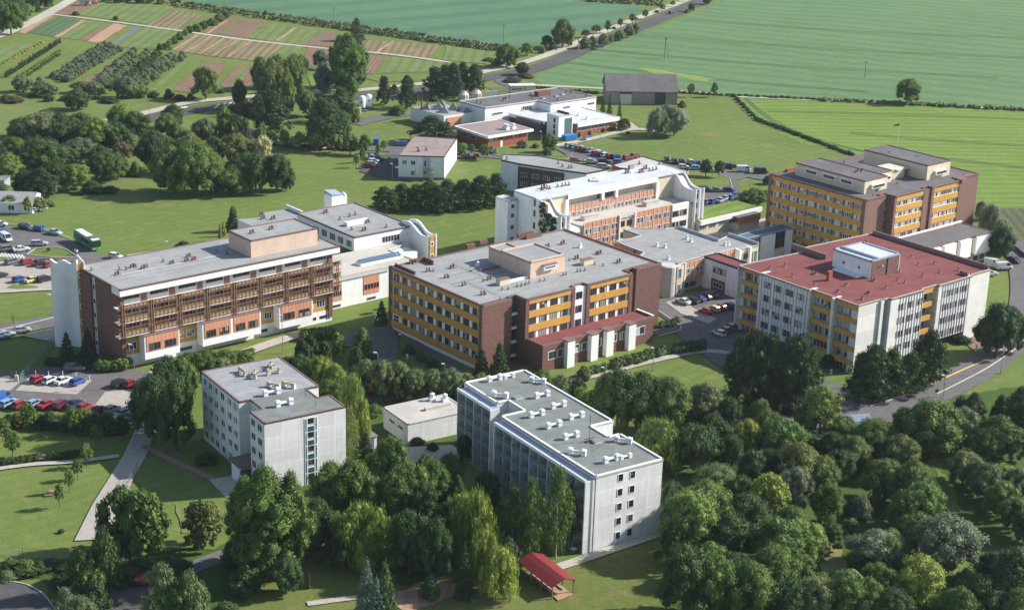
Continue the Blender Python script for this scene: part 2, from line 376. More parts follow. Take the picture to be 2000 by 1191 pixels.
for o_ in (0, 5):
    strip('tramline', [(1452+o_, 190), (1475+o_*1.3, 212), (1510+o_*1.6, 238), (1560+o_*1.8, 262), (1620+o_*2, 281), (1700+o_*2, 300)], .7, M_tram, F2)
    for k, (a_, b_) in enumerate((((1100, 120), (1700, 178)), ((1160, 96), (1950, 150)), ((1240, 66), (2020, 112)), ((1320, 36), (2040, 74)))): strip('tramline', [(a_[0], a_[1]+o_*.5), ((a_[0]+b_[0])/2, (a_[1]+b_[1])/2+6+o_*.5), (b_[0], b_[1]+o_*.5)], .5, M_tram, F2)
    for k in range(3): strip('tramline', [(1500, 215+k*26+o_*.6), (1750, 222+k*32+o_*.6), (2020, 232+k*42+o_*.6)] if k == 0 else [(1600+k*60, 232+k*26+o_*.6), (1800, 238+k*32+o_*.6), (2020, 240+k*44+o_*.6)], .45, M_tram, F2)
# garden plots
pl = [
 ([(95, 85-14), (145, 38), (250, 34), (330, 45)], None),
]
def plot(pts, mat, z=F2): poly('garden_plot', pts, mat, z)
plot([(95, 28), (115, 14), (160, 2), (195, 6), (165, 22), (136, 30)], G_soil)
plot([(140, 28), (200, 4), (340, 12), (330, 28), (300, 50), (200, 36)], G_green2)
plot([(37, 64), (92, 30), (108, 30), (48, 66)], G_sand)
plot([(55, 64), (112, 33), (158, 40), (105, 72)], G_blueg)
plot([(105, 73), (160, 40), (168, 41), (112, 74)], G_sand)
plot([(155, 78), (215, 45), (250, 50), (192, 85)], G_soil, F2)
plot([(170, 81), (222, 46), (250, 50), (192, 85)], G_sand, F3)
plot([(113, 74), (170, 42), (212, 45), (152, 78)], G_green2)
plot([(195, 85), (252, 50), (266, 51), (208, 87)], G_rough)
plot([(222, 85), (268, 52), (276, 53), (230, 85)], G_lav, F3)
plot([(210, 88), (258, 51), (350, 60), (318, 92), (270, 96)], G_green2)
plot([(286, 50), (340, 20), (396, 30), (345, 58)], G_soil2)
plot([(395, 64), (443, 36), (522, 44), (480, 74)], G_soil)
plot([(485, 75), (525, 46), (630, 60), (590, 88)], G_green2)
plot([(592, 88), (635, 60), (658, 66), (645, 92)], G_soil)
plot([(335, 98), (378, 66), (430, 70), (395, 108)], G_soil2)
plot([(395, 108), (440, 70), (570, 86), (505, 120)], G_soil2)
plot([(505, 121), (565, 86), (595, 90), (560, 122)], G_green2)
plot([(590, 122), (600, 92), (650, 96), (640, 130), (600, 130)], G_soil)
plot([(336, 178), (400, 120), (440, 124), (425, 150), (375, 182)], G_soil)
plot([(430, 168), (462, 128), (505, 130), (510, 165), (440, 172)], G_soil)
plot([(165, 160), (250, 102), (270, 104), (188, 164)], G_soil)
plot([(705, 78), (860, 88), (835, 116), (700, 102)], G_soil2)
plot([(700, 106), (755, 110), (730, 145), (700, 140)], G_soil)
plot([(757, 110), (870, 122), (850, 140), (735, 144)], G_green2)
plot([(870, 90), (970, 100), (950, 125), (865, 118)], G_green2)
plot([(0, 95), (60, 85), (82, 84), (0, 132), (-40, 132)], G_green2)
for k in range(9):
    x = 398+k*13; plot([(x-62+k*.5, 98+k*1.6), (x-14, 67+k*1.6), (x-10, 67.4+k*1.6), (x-58+k*.5, 98.5+k*1.6)], (G_sand, G_green2)[k % 2], F3)
for k, (x, y) in enumerate(((355, 42), (425, 52), (448, 54), (540, 62), (560, 66), (600, 74), (725, 90), (750, 92), (780, 95), (810, 98))):
    plot([(x-22, y+13), (x+16, y-12), (x+21, y-11.4), (x-17, y+13.6)], (G_green2, G_sand, G_rough)[k % 3], F3)
plot([(120, 128), (165, 92), (176, 93), (132, 130)], G_green2); plot([(200, 160), (262, 108), (275, 110), (214, 165)], G_rough); plot([(292, 176), (352, 120), (366, 121), (308, 178)], G_green2)
plot([(450, 168), (470, 134), (485, 130), (470, 168)], G_green2, F3); plot([(700, 150), (740, 146), (900, 150), (860, 158), (740, 160)], G_rough); plot([(600, 150), (650, 130), (650, 165), (610, 172)], G_bright)
# roads and tracks
strip('dirt_road', [(-40, 82), (20, 62), (90, 28), (150, -6), (180, -22)], 6.0, G_track, F4, wob=.15)
strip('farm_track', [(90, 27), (200, 40), (350, 60), (480, 78), (640, 95), (760, 106), (880, 122)], 2.6, G_track, F4, wob=.15)
road_px = [(1420, -20), (1330, 20), (1240, 56), (1150, 92), (1080, 122), (1020, 140), (950, 152), (880, 166), (800, 180), (700, 188), (620, 192), (540, 194), (460, 204), (380, 214), (290, 232), (200, 250)]
strip('main_road', road_px, 9.5, G_asphd, F4)
strip('cycle_path', [(1400, -24), (1330, 4), (1250, 34), (1160, 70), (1080, 103), (1010, 126), (950, 139), (870, 156), (800, 166), (700, 176), (620, 181), (540, 184), (450, 192), (370, 200), (285, 220), (200, 238)], 5.0, G_path, F5, wob=.1)
strip('side_road', [(1000, 146), (985, 158), (1010, 172), (960, 176)], 8, G_asph, F3)
strip('side_road', [(1030, 165), (1160, 172), (1320, 178), (1440, 187)], 3.0, G_track, F3, wob=.2)
strip('field_edge_path', [(1440, 189), (1700, 200), (2050, 216)], 2.4, G_track, F3, wob=.3)
for (x, y) in [(500, 195), (488, 197), (476, 199), (464, 201), (452, 203), (440, 205), (428, 207)]:
    strip('road_marking', [(x, y-3), (x-9, y+5)], .9, G_mark, F6, sub=1)
strip('road_marking', [(352, 211), (366, 209)], 2.0, G_mark, F6, sub=1)
# yard and parking areas
strip('service_road', [(690, 242), (740, 230), (800, 222), (850, 228)], 7.5, G_asph, F3)
strip('service_road', [(480, 250), (500, 268), (560, 278), (640, 282), (720, 288), (790, 292), (900, 298), (985, 305), (1060, 315)], 8.0, G_asph, F3)
strip('service_road', [(790, 292), (778, 310), (765, 330), (762, 345)], 9, G_asph, F4)
poly('car_park', [(702, 335), (730, 305), (792, 300), (800, 352), (770, 352), (725, 340)], G_asphd, F4)
poly('car_park', [(1085, 290), (1108, 281), (1250, 312), (1330, 325), (1500, 337), (1540, 345), (1540, 372), (1490, 352), (1460, 346), (1440, 352), (1448, 380), (1460, 400), (1440, 420), (1380, 420), (1330, 400), (1300, 340), (1200, 330), (1120, 310)], G_asph, F4)
poly('parking_island', [(1345, 334), (1395, 336), (1425, 348), (1430, 366), (1400, 368), (1360, 366), (1340, 350)], G_grass, F5)
poly('traffic_island', [(960, 300), (1095, 303), (1116, 305), (1118, 309), (1105, 312), (1080, 311), (980, 305)], G_grass, F5)
poly('parking_island', [(1168, 322), (1192, 322), (1194, 329), (1166, 327)], G_grass, F5)
strip('footpath', [(1085, 284), (1150, 272), (1240, 252), (1300, 262)], 3.0, G_path, F3)
strip('footpath', [(1240, 252), (1222, 238)], 3.5, G_path, F3)
# courtyard between red roofed block and brick block
poly('car_park', [(1286, 588), (1330, 575), (1400, 560), (1460, 590), (1460, 660), (1410, 668), (1340, 632), (1290, 612)], G_asph, F4)
poly('service_road', [(1286, 592), (1330, 625), (1380, 640), (1470, 640), (1490, 720), (1440, 740), (1370, 690), (1320, 650), (1270, 655), (1270, 645), (1320, 635), (1284, 612)], G_asph, F3)
poly('parking_bays', [(1300, 590), (1340, 578), (1352, 600), (1400, 622), (1385, 632), (1330, 612)], G_conc, F5)
strip('footpath', [(1110, 745), (1180, 728), (1270, 705), (1370, 685), (1430, 690)], 2.2, G_path, F4)
# right perimeter road
strip('service_road', [(1975, 470), (1998, 500), (2010, 560), (2005, 615), (1985, 655), (1930, 705), (1850, 752), (1760, 790), (1690, 806), (1600, 818), (1480, 816), (1400, 812), (1330, 800), (1240, 792), (1150, 785), (1000, 778), (900, 766), (780, 764), (700, 770), (600, 760), (480, 735), (380, 722), (300, 720)], 9.5, G_asph, F4)
strip('service_road', [(1640, 800), (1625, 775), (1610, 760), (1590, 752)], 9, G_asph, F3)
poly('forecourt', [(1690, 815), (1740, 798), (1755, 818), (1745, 832), (1700, 828)], G_asph, F3)
strip('kerb', [(1830, 769), (1880, 744), (1932, 716), (1990, 675), (2020, 640)], .3, G_kerb, F4, h=.12)
strip('kerb', [(1808, 754), (1850, 736), (1892, 717), (1922, 705)], .3, G_ykerb, F4, h=.14)
strip('kerb', [(1700, 792), (1736, 782), (1775, 768)], .3, G_kerb, F4, h=.12)
strip('kerb', [(1945, 700), (1962, 688), (1968, 682)], .3, G_ykerb, F4, h=.14)
poly('verge_soil', [(1890, 660), (1925, 655), (1965, 680), (1945, 698), (1905, 690)], G_soil, F2)
# left: bus road, car parks, lanes
poly('bus_turning_area', [(-60, 446), (0, 440), (60, 446), (110, 460), (140, 470), (200, 500), (250, 510), (330, 492), (420, 470), (470, 462), (470, 470), (400, 484), (290, 505), (190, 520), (100, 505), (-60, 510)], G_asph, F3)
poly('traffic_island', [(52, 497), (70, 485), (105, 482), (130, 487), (152, 502), (110, 503)], G_grass, F4)
strip('footpath', [(250, 500), (330, 488), (400, 474), (470, 462), (530, 450)], 2.5, G_path, F4)
poly('car_park', [(-60, 512), (0, 508), (110, 516), (110, 560), (0, 572), (-60, 572)], G_conc, F4)
strip('paved_band', [(-40, 541), (40, 541), (110, 540)], 1.8, G_redp, F5)
poly('verge', [(-60, 505), (0, 500), (105, 510), (105, 517), (0, 510), (-60, 512)], G_grass, F5)
poly('traffic_island', [(12, 562), (25, 555), (70, 558), (75, 561), (40, 564)], G_grass, F5)
strip('footpath', [(-40, 572), (60, 566), (120, 563)], 1.8, G_path, F4)
for k in range(8):
    strip('road_marking', [(-4+k*6.5, 494+k*.5), (3+k*6.5, 501+k*.5)], .5, G_mark, F5, sub=1)
strip('lane', [(-60, 660), (20, 643), (100, 626), (130, 618)], 8.0, G_asph, F4)
strip('kerb', [(-40, 650), (20, 640), (105, 620)], .3, G_kerb, F4, h=.12)
poly('retaining_ground', [(40, 655), (110, 640), (120, 660), (108, 668)], G_conc, F3)
poly('car_park', [(-80, 735), (60, 722), (120, 705), (250, 722), (320, 728), (345, 745), (330, 800), (280, 830), (262, 822), (120, 800), (-80, 790)], G_asph, F3)
poly('concrete_yard', [(-80, 738), (10, 738), (40, 745), (20, 762), (-80, 765)], G_conc, F4)
poly('concrete_yard', [(45, 748), (60, 735), (180, 742), (150, 770), (30, 762)], G_conc, F4)
poly('concrete_yard', [(205, 765), (290, 756), (300, 770), (272, 815), (178, 800)], G_conc, F4)
poly('concrete_drive', [(268, 830), (305, 835), (285, 890), (262, 930), (232, 1000), (205, 1052), (145, 1055), (180, 985), (215, 930), (240, 890)], G_conc, F3)
strip('footpath', [(-30, 918), (60, 906), (150, 900), (232, 889)], 1.5, G_path, F4)
poly('car_park', [(-60, 1130), (0, 1133), (50, 1140), (85, 1160), (110, 1200), (110, 1300), (-60, 1300)], G_asphd, F3)
strip('kerb', [(-20, 1132), (20, 1135), (55, 1142), (85, 1160), (104, 1185)], .2, G_kerb, F4, h=.1)
poly('car_park', [(170, 1200), (230, 1140), (300, 1130), (330, 1150), (320, 1280), (160, 1280)], G_asphd, F3)
strip('footpath', [(280, 870), (350, 905), (415, 935), (440, 960)], 1.6, G_redp, F4)
poly('forecourt', [(408, 936), (470, 925), (520, 930), (470, 970), (440, 970)], G_path, F4)
strip('lane', [(370, 1110), (420, 1090), (470, 1075), (560, 1060), (640, 1058), (720, 1075)], 4, G_asph, F4)
strip('footpath', [(600, 1178), (700, 1165), (760, 1162)], 1.5, G_path, F4)
strip('footpath', [(1085, 1108), (1140, 1090), (1200, 1070), (1290, 1040)], 2.2, G_path, F4)
poly('shelter_floor', [(1035, 1120), (1060, 1115), (1120, 1160), (1090, 1172)], G_sand, F4)
poly('yard', [(745, 870), (800, 872), (880, 868), (905, 880), (890, 905), (800, 905)], G_conc, F4)
strip('lane', [(640, 640), (560, 660), (470, 690), (420, 705), (300, 722)], 3.5, G_path, F4)
poly('forecourt', [(650, 662), (700, 642), (768, 636), (778, 668), (775, 712), (755, 752), (733, 752), (738, 700), (712, 678), (662, 676)], G_asph, F4)
strip('footpath', [(770, 640), (860, 700), (940, 750)], 2.0, G_asph, F3)
poly('bare_patch', [(85, 963), (100, 956), (108, 960), (104, 966), (88, 968)], G_sand, F4)
poly('bare_patch', [(760, 1150), (860, 1135), (960, 1130), (900, 1160), (800, 1200)], G_sand, F3)
def outline(pts, w_=.22):
    for a_, b_ in zip(pts, pts[1:]+pts[:1]): strip('kerb', [a_, b_], w_, G_kerb, F5, h=.1, sub=1)
outline([(1345, 334), (1395, 336), (1425, 348), (1430, 366), (1400, 368), (1360, 366), (1340, 350)]); outline([(52, 497), (70, 485), (105, 482), (130, 487), (152, 502), (110, 503)])
outline([(960, 300), (1095, 303), (1116, 305), (1118, 309), (1105, 312), (1080, 311), (980, 305)])
strip('kerb', [(0, 436), (60, 441), (112, 456), (142, 467)], .25, G_kerb, F5, h=.12); strip('kerb', [(310, 712), (380, 716), (480, 728), (600, 752), (700, 762)], .25, G_kerb, F5, h=.12)
strip('kerb', [(1284, 606), (1318, 628), (1330, 640), (1320, 648), (1285, 656)], .25, G_kerb, F5, h=.12); strip('kerb', [(1318, 806), (1400, 818), (1480, 822), (1560, 823)], .25, G_kerb, F5, h=.12); strip('kerb', [(1220, 784), (1330, 793), (1400, 806), (1500, 810)], .25, G_kerb, F5, h=.12)
for q in ([(380, 1000), (392, 1030), (400, 1060)], [(345, 985), (352, 1010), (360, 1040)]): strip('worn_path', q, .7, G_dry, F4, wob=.25)
for (x, y, r_) in ((200, 395, 12), (330, 400, 10), (560, 340, 14), (420, 452, 10), (600, 300, 9), (1390, 262, 16), (1500, 285, 12), (1250, 262, 10), (1930, 775, 8), (1905, 752, 7), (60, 1010, 12), (120, 1040, 10), (1380, 720, 8), (840, 215, 8), (900, 335, 8)):
    poly('dry_ground', [(x+r_*math.cos(a_)*random.uniform(.8, 1.6), y+r_*.35*math.sin(a_)*random.uniform(.7, 1.3)) for a_ in [k*.7 for k in range(9)]], G_dry, .004)
# courtyard behind the curved white block
poly('courtyard', [(1370, 450), (1500, 425), (1500, 470), (1370, 480)], G_path, F3)
# ---------------- buildings ----------------
WC = {}
def winmesh(w, h, n, fr, gl, tr=0, hang=False, bar=.09):
    key = (round(w, 2), round(h, 2), n, fr.name, gl.name, tr)
    if key not in WC:
        m = MB(); b = bar
        m.box(-w/2, w/2, -.07, .02, 0, b, fr).box(-w/2, w/2, -.07, .02, h-b, h, fr)
        for k in range(n+1):
            x = -w/2+(w-b)*k/n; m.box(x, x+b, -.068, .02, b, h-b, fr)
        if tr: m.box(-w/2+b, w/2-b, -.066, .02, h*tr-.035, h*tr+.035, fr)
        g = MB().box(-w/2+.04, w/2-.04, -.03, .015, .05, h-.05, gl)
        WC[key] = (m.mesh('window'), g.mesh('pane'))
    return WC[key]
VC = {}
class Bld:
    "a building: Empty at its front corner, x along the front, y to the back, z up"
    def __init__(s, name, label, cat, px, py, Rz, az, group=None):
        o = at(px, py, Rz); s.R = Rz; s.az = R(az); s.o = Vector((o.x, o.y, 0))
        s.a = Vector((math.cos(s.az), math.sin(s.az), 0)); s.b = Vector((-s.a.y, s.a.x, 0))
        s.root = thing(name, label, cat, s.o, s.az, group)
    def L(s, x, y, z=None):
        P = at(x, y, s.R if z is None else z)-s.o; return (P.dot(s.a), P.dot(s.b))
    def part(s, name, mb, label=None, parent=None): return tag(link(name, mb.mesh(name), parent or s.root), label)
    def box(s, name, *a, label=None, top=None, parent=None): return s.part(name, MB().box(*a, top=top), label, parent)
    def win(s, face, u, p, z, w, h, n=3, fr=None, gl=None, tr=0, name='window'):
        "face F looks to -y at y=p, L looks to -x at x=p, Rr looks to +x, K looks to +y; u is the window's middle"
        f, g = winmesh(w, h, n, fr or M_frame, gl or M_glass, tr)
        loc, rz = {'F': ((u, p, z), 0), 'L': ((p, u, z), -math.pi/2), 'Rr': ((p, u, z), math.pi/2), 'K': ((u, p, z), math.pi)}[face]
        o = link(name, f, s.root, loc, rz); link('pane', g, o); return o
    def roof(s, pts, z, mat, trim=M_trim, h=.28, th=.3, label=None):
        r = s.part('roof', MB().prism(pts, z-.25, z, mat), label)
        c = [Vector((p[0], p[1])) for p in pts]; ar = sum(a.x*b.y-b.x*a.y for a, b in zip(c, c[1:]+c[:1]))
        if ar < 0: c = c[::-1]
        m = MB(); m.wall(c+[c[0]], z-.25, z+h, th, trim)
        # inner thickness lies to the left of a counter-clockwise walk, i.e. inside
        s.part('parapet', m, None, r); return r
    def vent(s, x, y, z, kind='pipe', rz=0, sc=1.0, mat=None):
        if kind not in VC:
            m = MB()
            if kind == 'pipe':
                m.box(-.45, .45, -.35, .35, 0, .3, M_lead); m.tube((0, 0, .3), (0, 0, .9), .17, M_rust); m.tube((0, 0, .75), (-.28, 0, 1.05), .2, M_rust); m.tube((-.28, 0, 1.05), (-.28, 0, 1.3), .24, M_rust, .12)
            elif kind == 'pair':
                m.box(-.9, .9, -.4, .4, 0, .3, M_lead)
                for q in (-.5, .45): m.tube((q, 0, .3), (q, 0, .8), .2, M_rust); m.tube((q, 0, .8), (q-.3, 0, 1.15), .24, M_rust); m.tube((q-.3, 0, 1.1), (q-.3, 0, 1.35), .28, M_rust, .1)
            elif kind == 'cluster':
                m.box(-1.5, 1.3, -.7, .7, 0, .35, M_lead)
                for q, r, hh in ((-1.0, .1, 1.0), (-.2, -.3, 1.5), (.6, .25, 1.1)): m.tube((q, r, .35), (q, r, hh), .26, M_rust); m.lathe([(.42, hh), (.42, hh+.25), (.05, hh+.5)], M_rust, 8, (q, r, 0))
            elif kind == 'thin': m.tube((0, 0, 0), (0, 0, 1.5), .07, M_dark)
            elif kind == 'duct':
                for q in (-1.6, 1.5):
                    m.box(q-.5, q+.5, -.5, .5, 0, .7, M_whitem); m.box(q-.42, q+.42, -.42, .42, .7, .95, M_metal); m.box(q-.55, q+.55, -.55, .55, .95, 1.35, M_whitem); m.tube((q-.2, 0, 1.3), (q-.2, 0, 1.6), .22, M_whitem)
                m.tube((-1.1, 0, .75), (1.1, 0, .75), .33, M_whitem)
            elif kind == 'yduct':
                for q in (-1.5, 1.5): m.box(q-.5, q+.5, -.45, .45, 0, .9, M_lgrey); m.box(q-.4, q+.4, -.4, .4, .9, 1.5, M_gasyel)
                m.tube((-1.2, 0, 1.0), (1.2, 0, 1.0), .3, M_gasyel); m.tube((.2, -.9, .9), (.2, .9, .9), .25, M_metal)
            elif kind == 'box': m.box(-1.5, 1.5, -.7, .7, 0, 1.3, M_cream); m.box(-1.6, 1.6, -.8, .8, 1.3, 1.42, M_trim)
            elif kind == 'white': m.box(-.5, .5, -.4, .4, 0, .5, M_whitem); m.tube((0, 0, .5), (0, 0, 1.0), .32, M_whitem); m.lathe([(.45, 1.0), (.45, 1.15), (.1, 1.35)], M_whitem, 8)
            elif kind == 'hatch': m.box(-.7, .7, -.55, .55, 0, .35, M_whitem); m.box(-.8, .8, -.65, .65, .35, .42, M_metal)
            VC[kind] = m.mesh('roof_vent')
        nm = {'duct': 'ventilation_unit', 'yduct': 'ventilation_unit', 'box': 'roof_housing', 'hatch': 'roof_hatch', 'thin': 'vent_pipe'}.get(kind, 'roof_vent')
        return link(nm, VC[kind], s.root, (x, y, z), rz, (sc*(.78 if kind in ('pipe', 'pair', 'cluster') else 1),)*3)
    def vents(s, pxs, z, kind='pipe', sc=1.0, rz=0):
        for p in pxs: x, y = s.L(*p, z); s.vent(x, y, z, kind, rz, sc)

# --- 1. middle brick and ochre block ---
def ochre_block(name, label, px, py, Rz, az, W, D, brick, roofm, floors, z0, lw, wings, mid, floorsF, slab, gl, panelm, base, nb=10, piercol=None, frontpane=None, contwin=False):
    b = Bld(name, label, 'hospital', px, py, Rz, az)
    w1, w2 = wings
    b.box('wall', .35, W, 1.2, D, 0, Rz-.3, panelm)
    b.box('brick_wall', .36, slab[0], -.5, 1.25, 0, Rz, brick)
    b.box('brick_wall', .1, .9, D-.2, D+1.1, 0, Rz-.02, brick, label=None)
    b.box('corner_pier', -.1, .34, -.48, .65, base, Rz-.03, brick)
    # stair slot beside the brick slab, pale landings
    b.box('brick_wall', w1[0]-.95, w1[0], -2.6, 1.21, 0, Rz-.25, brick)
    for zf in floors: b.box('landing', slab[0]+.02, w1[0]-.97, .2, .9, zf-1.25, zf-.75, M_frame)
    b.box('stair_glazing', slab[0]+.02, w1[0]-.97, .95, 1.19, 0, Rz-.35, M_glassd)
    m = MB(); m.box(w1[0]+.01, w2[1], -2.35, 1.19, 0, Rz-.32, panelm); b.part('wall', m)
    b.box('brick_pier', w1[1], w1[1]+1.0, -2.75, -.4, 0, Rz-.2, brick)
    b.box('brick_pier', w2[0]-1.1, w2[0], -2.75, -.4, 0, Rz-.15, brick)
    b.box('brick_pier', w2[1], w2[1]+1.1, -2.75, 0, 0, Rz-.2, brick)
    b.box('brick_wall', slab[1], slab[2], -1.0, 1.18, 0, Rz+.05, brick)
    b.box('brick_wall', W+.01, W+1.2, -1.0, D, 0, Rz-.05, brick)
    b.box('stair_glazing', w2[1]+1.12, slab[1]-.01, .6, 1.15, 0, Rz-.35, M_glassd)
    for zf in floors[:-1]: b.box('landing', w2[1]+1.13, slab[1]-.02, .1, .6, zf-1.25, zf-.75, M_frame)
    # notch between the wings
    b.box('notch_wall', w1[1]+1.02, w2[0]-1.12, -2.36, -1.2, 0, Rz-.3, M_white if not contwin else brick)
    if not contwin:
        for zf in floorsF: b.win('F', (w1[1]+w2[0])/2-.3, -2.37, zf, 1.9, 1.7, 2, M_dgrey, M_glassd)
    for k in range(3): pass
    # ochre spandrels
    bb = Rz-.35
    zt = bb
    for zf, hh in [(f, floors[1]) for f in []]: pass
    lv = sorted(floors, reverse=True)
    tops = [Rz-.33]+[z-.0 for z in lv]
    H = lw
    for k, z in enumerate([None]+lv):
        top = Rz-.33 if k == 0 else z
        bot = (lv[k]+H) if k < len(lv) else base
        b.box('spandrel', .02, .36, .65, D-.2, bot, top, M_yellow)
    lf = sorted(floorsF, reverse=True)
    for (x0, x1) in (w1, w2):
        for k in range(len(lf)+1):
            top = Rz-.33 if k == 0 else lf[k-1]
            bot = lf[k]+H if k < len(lf) else lf[-1]-1.0
            if k == len(lf) and not contwin: bot = lf[-1]-.5
            b.box('spandrel', x0+.02, x1-.02, -2.65, -2.34, bot, top, M_yellow)
    # left side windows
    L0, L1 = .75, D-.2; bw = (L1-L0)/nb
    for r, z in enumerate(lv):
        for k in range(nb):
            y = L0+bw*(k+.5)
            if base > 0 and r == len(lv)-1 and k == nb-1 and not contwin:
                b.win('L', y, .33, z-1.3, 2.0, 2.8, 2, M_frame, M_glassd, .7, name='door'); continue
            b.win('L', y-.45*0, .345, z, bw*.66, H-.1, 3, M_bframe if not contwin else M_frame, gl)
            if contwin: continue
    # front windows
    for (x0, x1) in (w1, w2):
        n = 4; fw = (x1-x0)/n
        for z in lf:
            if contwin: b.win('F', (x0+x1)/2, -2.38, z, x1-x0-.3, H-.15, 12, M_frame, M_glassc)
            else:
                for k in range(n): b.win('F', x0+fw*(k+.40), -2.38, z, fw*.68, H-.1, 3, M_bframe, gl)
    outline = [(-.05, -.52), (slab[0], -.52), (slab[0], 1.2), (w1[0]-1.0, 1.2), (w1[0]-1.0, -2.72), (w1[1]+1.02, -2.72), (w1[1]+1.02, -1.2), (w2[0]-1.12, -1.2), (w2[0]-1.12, -2.72), (w2[1]+1.1, -2.72), (w2[1]+1.1, .5), (slab[1]-.02, .5), (slab[1]-.02, -1.03), (W+1.22, -1.03), (W+1.22, D+.1), (-.05, D+.1)]
    b.roof(outline, Rz-.1, roofm, M_trim, .3, .32)
    return b
B = ochre_block('hospital_block', 'four-storey brown brick block with ochre bands and a grey roof, mid complex', 940.5, 597, 15.6, 40.4, 53.2, 33.8, M_brick, M_roofg,
                [12.6, 9.3, 5.95, 2.6], 0, 1.75, ((11.6, 24.3), (30.0, 42.4)), None, [12.6, 9.3, 5.95], (8.4, 46.2, 53.3), M_glass, M_white, .95)
zt = 19.4
B.box('penthouse_wall', 21.2, 31.8, 8.4, 19.2, 15.4, zt-.2, M_beige); B.roof([(21.2, 8.4), (31.8, 8.4), (31.8, 19.2), (21.2, 19.2)], zt, M_roofg, M_beige, .35)
B.box('penthouse_wall', 21.6, 27.2, 19.21, 24.2, 15.4, zt-.6, M_beige); B.roof([(21.6, 19.25), (27.2, 19.25), (27.2, 24.2), (21.6, 24.2)], zt-.4, M_roofg, M_beige, .35)
pb = B.box('oriel', 24.7, 28.6, 7.6, 8.39, 17.0, 18.1, M_white)
B.box('oriel_cap', 24.6, 28.7, 7.5, 8.39, 18.1, 18.35, M_trim, parent=pb)
B.win('F', 26.65, 7.58, 17.3, 3.2, .65, 4, M_white, M_glassd)
B.box('light_well', 14.9, 21.1, 9.0, 9.4, 15.5, 16.1, M_white); B.box('light_well', 15.0, 21.0, 19.3, 19.5, 15.5, 16.0, M_trim)
m = MB()
for (x0, x1, y0, y1) in ((4, 20, 15.2, 16.2), (7, 8.2, 4, 15), (13, 14, 16.4, 27), (8, 20, 20.5, 21.2)): m.box(x0, x1, y0, y1, 15.5, 15.53, plain('roof_patch', (.22, .225, .23)))
B.part('roof_patch', m)
for q in ((685, 205), (780, 175)): x, y = B.L(*(740+q[0]*.26037, 430+q[1]*.26037)); B.box('chimney_curb', x-1.2, x+1.2, y-.5, y+.5, 15.5, 16.5, M_brick)
Z3 = lambda x, y: (740+x*.26037, 430+y*.26037)
Z4 = lambda x, y: (1000+x*.26037, 430+y*.26037)
B.vents([Z3(*q) for q in ((372, 385), (508, 432), (640, 492), (780, 560), (270, 325))], 15.5, 'pair')
B.vents([Z3(*q) for q in ((410, 385), (525, 432), (785, 460), (800, 560), (925, 525), (972, 520), (910, 600))]+[Z4(*q) for q in ((40, 500), (72, 495), (105, 485), (130, 475), (210, 460), (245, 455), (385, 415), (405, 410), (490, 390), (515, 385), (548, 380), (685, 345), (635, 250), (430, 305), (620, 335))], 15.5, 'pipe', .8)
B.vents([Z3(555, 360), Z3(835, 445), Z4(270, 205), Z4(385, 180), Z4(490, 290), Z4(660, 255), Z4(805, 320)], 15.5, 'cluster', .8)
B.vents([Z3(930, 480), Z4(560, 330)], 15.5, 'box', 1.0)
B.vents([Z3(740, 345), Z4(510, 205)], 15.5, 'white', .9)
for i in range(2): x, y = B.L(*Z4(100+60*i, 120+i*10)); B.box('parapet_wall', x-2.5, x+2.5, y-.3, y+.3, 15.5, 16.6, M_brick)
x, y = B.L(*Z3(250, 330)); B.box('parapet_wall', 1.0, 1.4, 26, D0 if False else 33.7, 15.52, 16.3, M_brick)
B.box('parapet_wall', 5.0, 9.0, 33.0, 33.4, 15.5, 16.6, M_brick); B.box('parapet_wall', 9.0, 9.3, 29.5, 33.0, 15.5, 16.6, M_brick)
# annex in front with red roof
m = MB().prism([(11.0, -8.4), (45.3, -8.4), (45.3, -2.72), (11.0, -2.72)], 0, 6.0, M_brick); an = B.part('annex', m, 'low brick annex with a red roof')
r = tag(link('roof', MB().box(11.3, 45.0, -8.1, -2.73, 6.0, 6.08, M_roofr).mesh('roof'), an))
m = MB()
for q in ((11.0, 11.35, -8.4, -2.76), (45.0, 45.35, -8.4, -2.76), (11.35, 45.0, -8.42, -8.1)): m.box(*q, 6.0, 6.45, M_trim)
m.box(44.9, 45.5, -8.4, -2.8, 6.45, 6.6, M_frame); link('parapet', m.mesh('parapet'), an)
for x in (18.4, 25.6, 30.4, 37.4): link('white_pier', MB().box(x-1.1, x+1.1, -9.7, -8.43, 0, 6.2, M_frame).box(x-1.2, x+1.2, -9.75, -7.3, 6.2, 6.5, M_trim).mesh('white_pier'), an)
for x, w_ in ((13.8, 2.6), (16.2, 1.6), (21.3, 1.4), (23.4, 1.9), (28.0, 1.6), (33.2, .9), (35.3, 1.7), (40.7, 3.8)):
    f, g = winmesh(w_, 2.0, 1 if w_ < 3 else 2, M_frame, M_glassc); o = link('window', f, an, (x, -8.42, 2.6)); link('pane', g, o)
B.box('plinth', .2, .34, .7, 30, 0, .94, M_white)

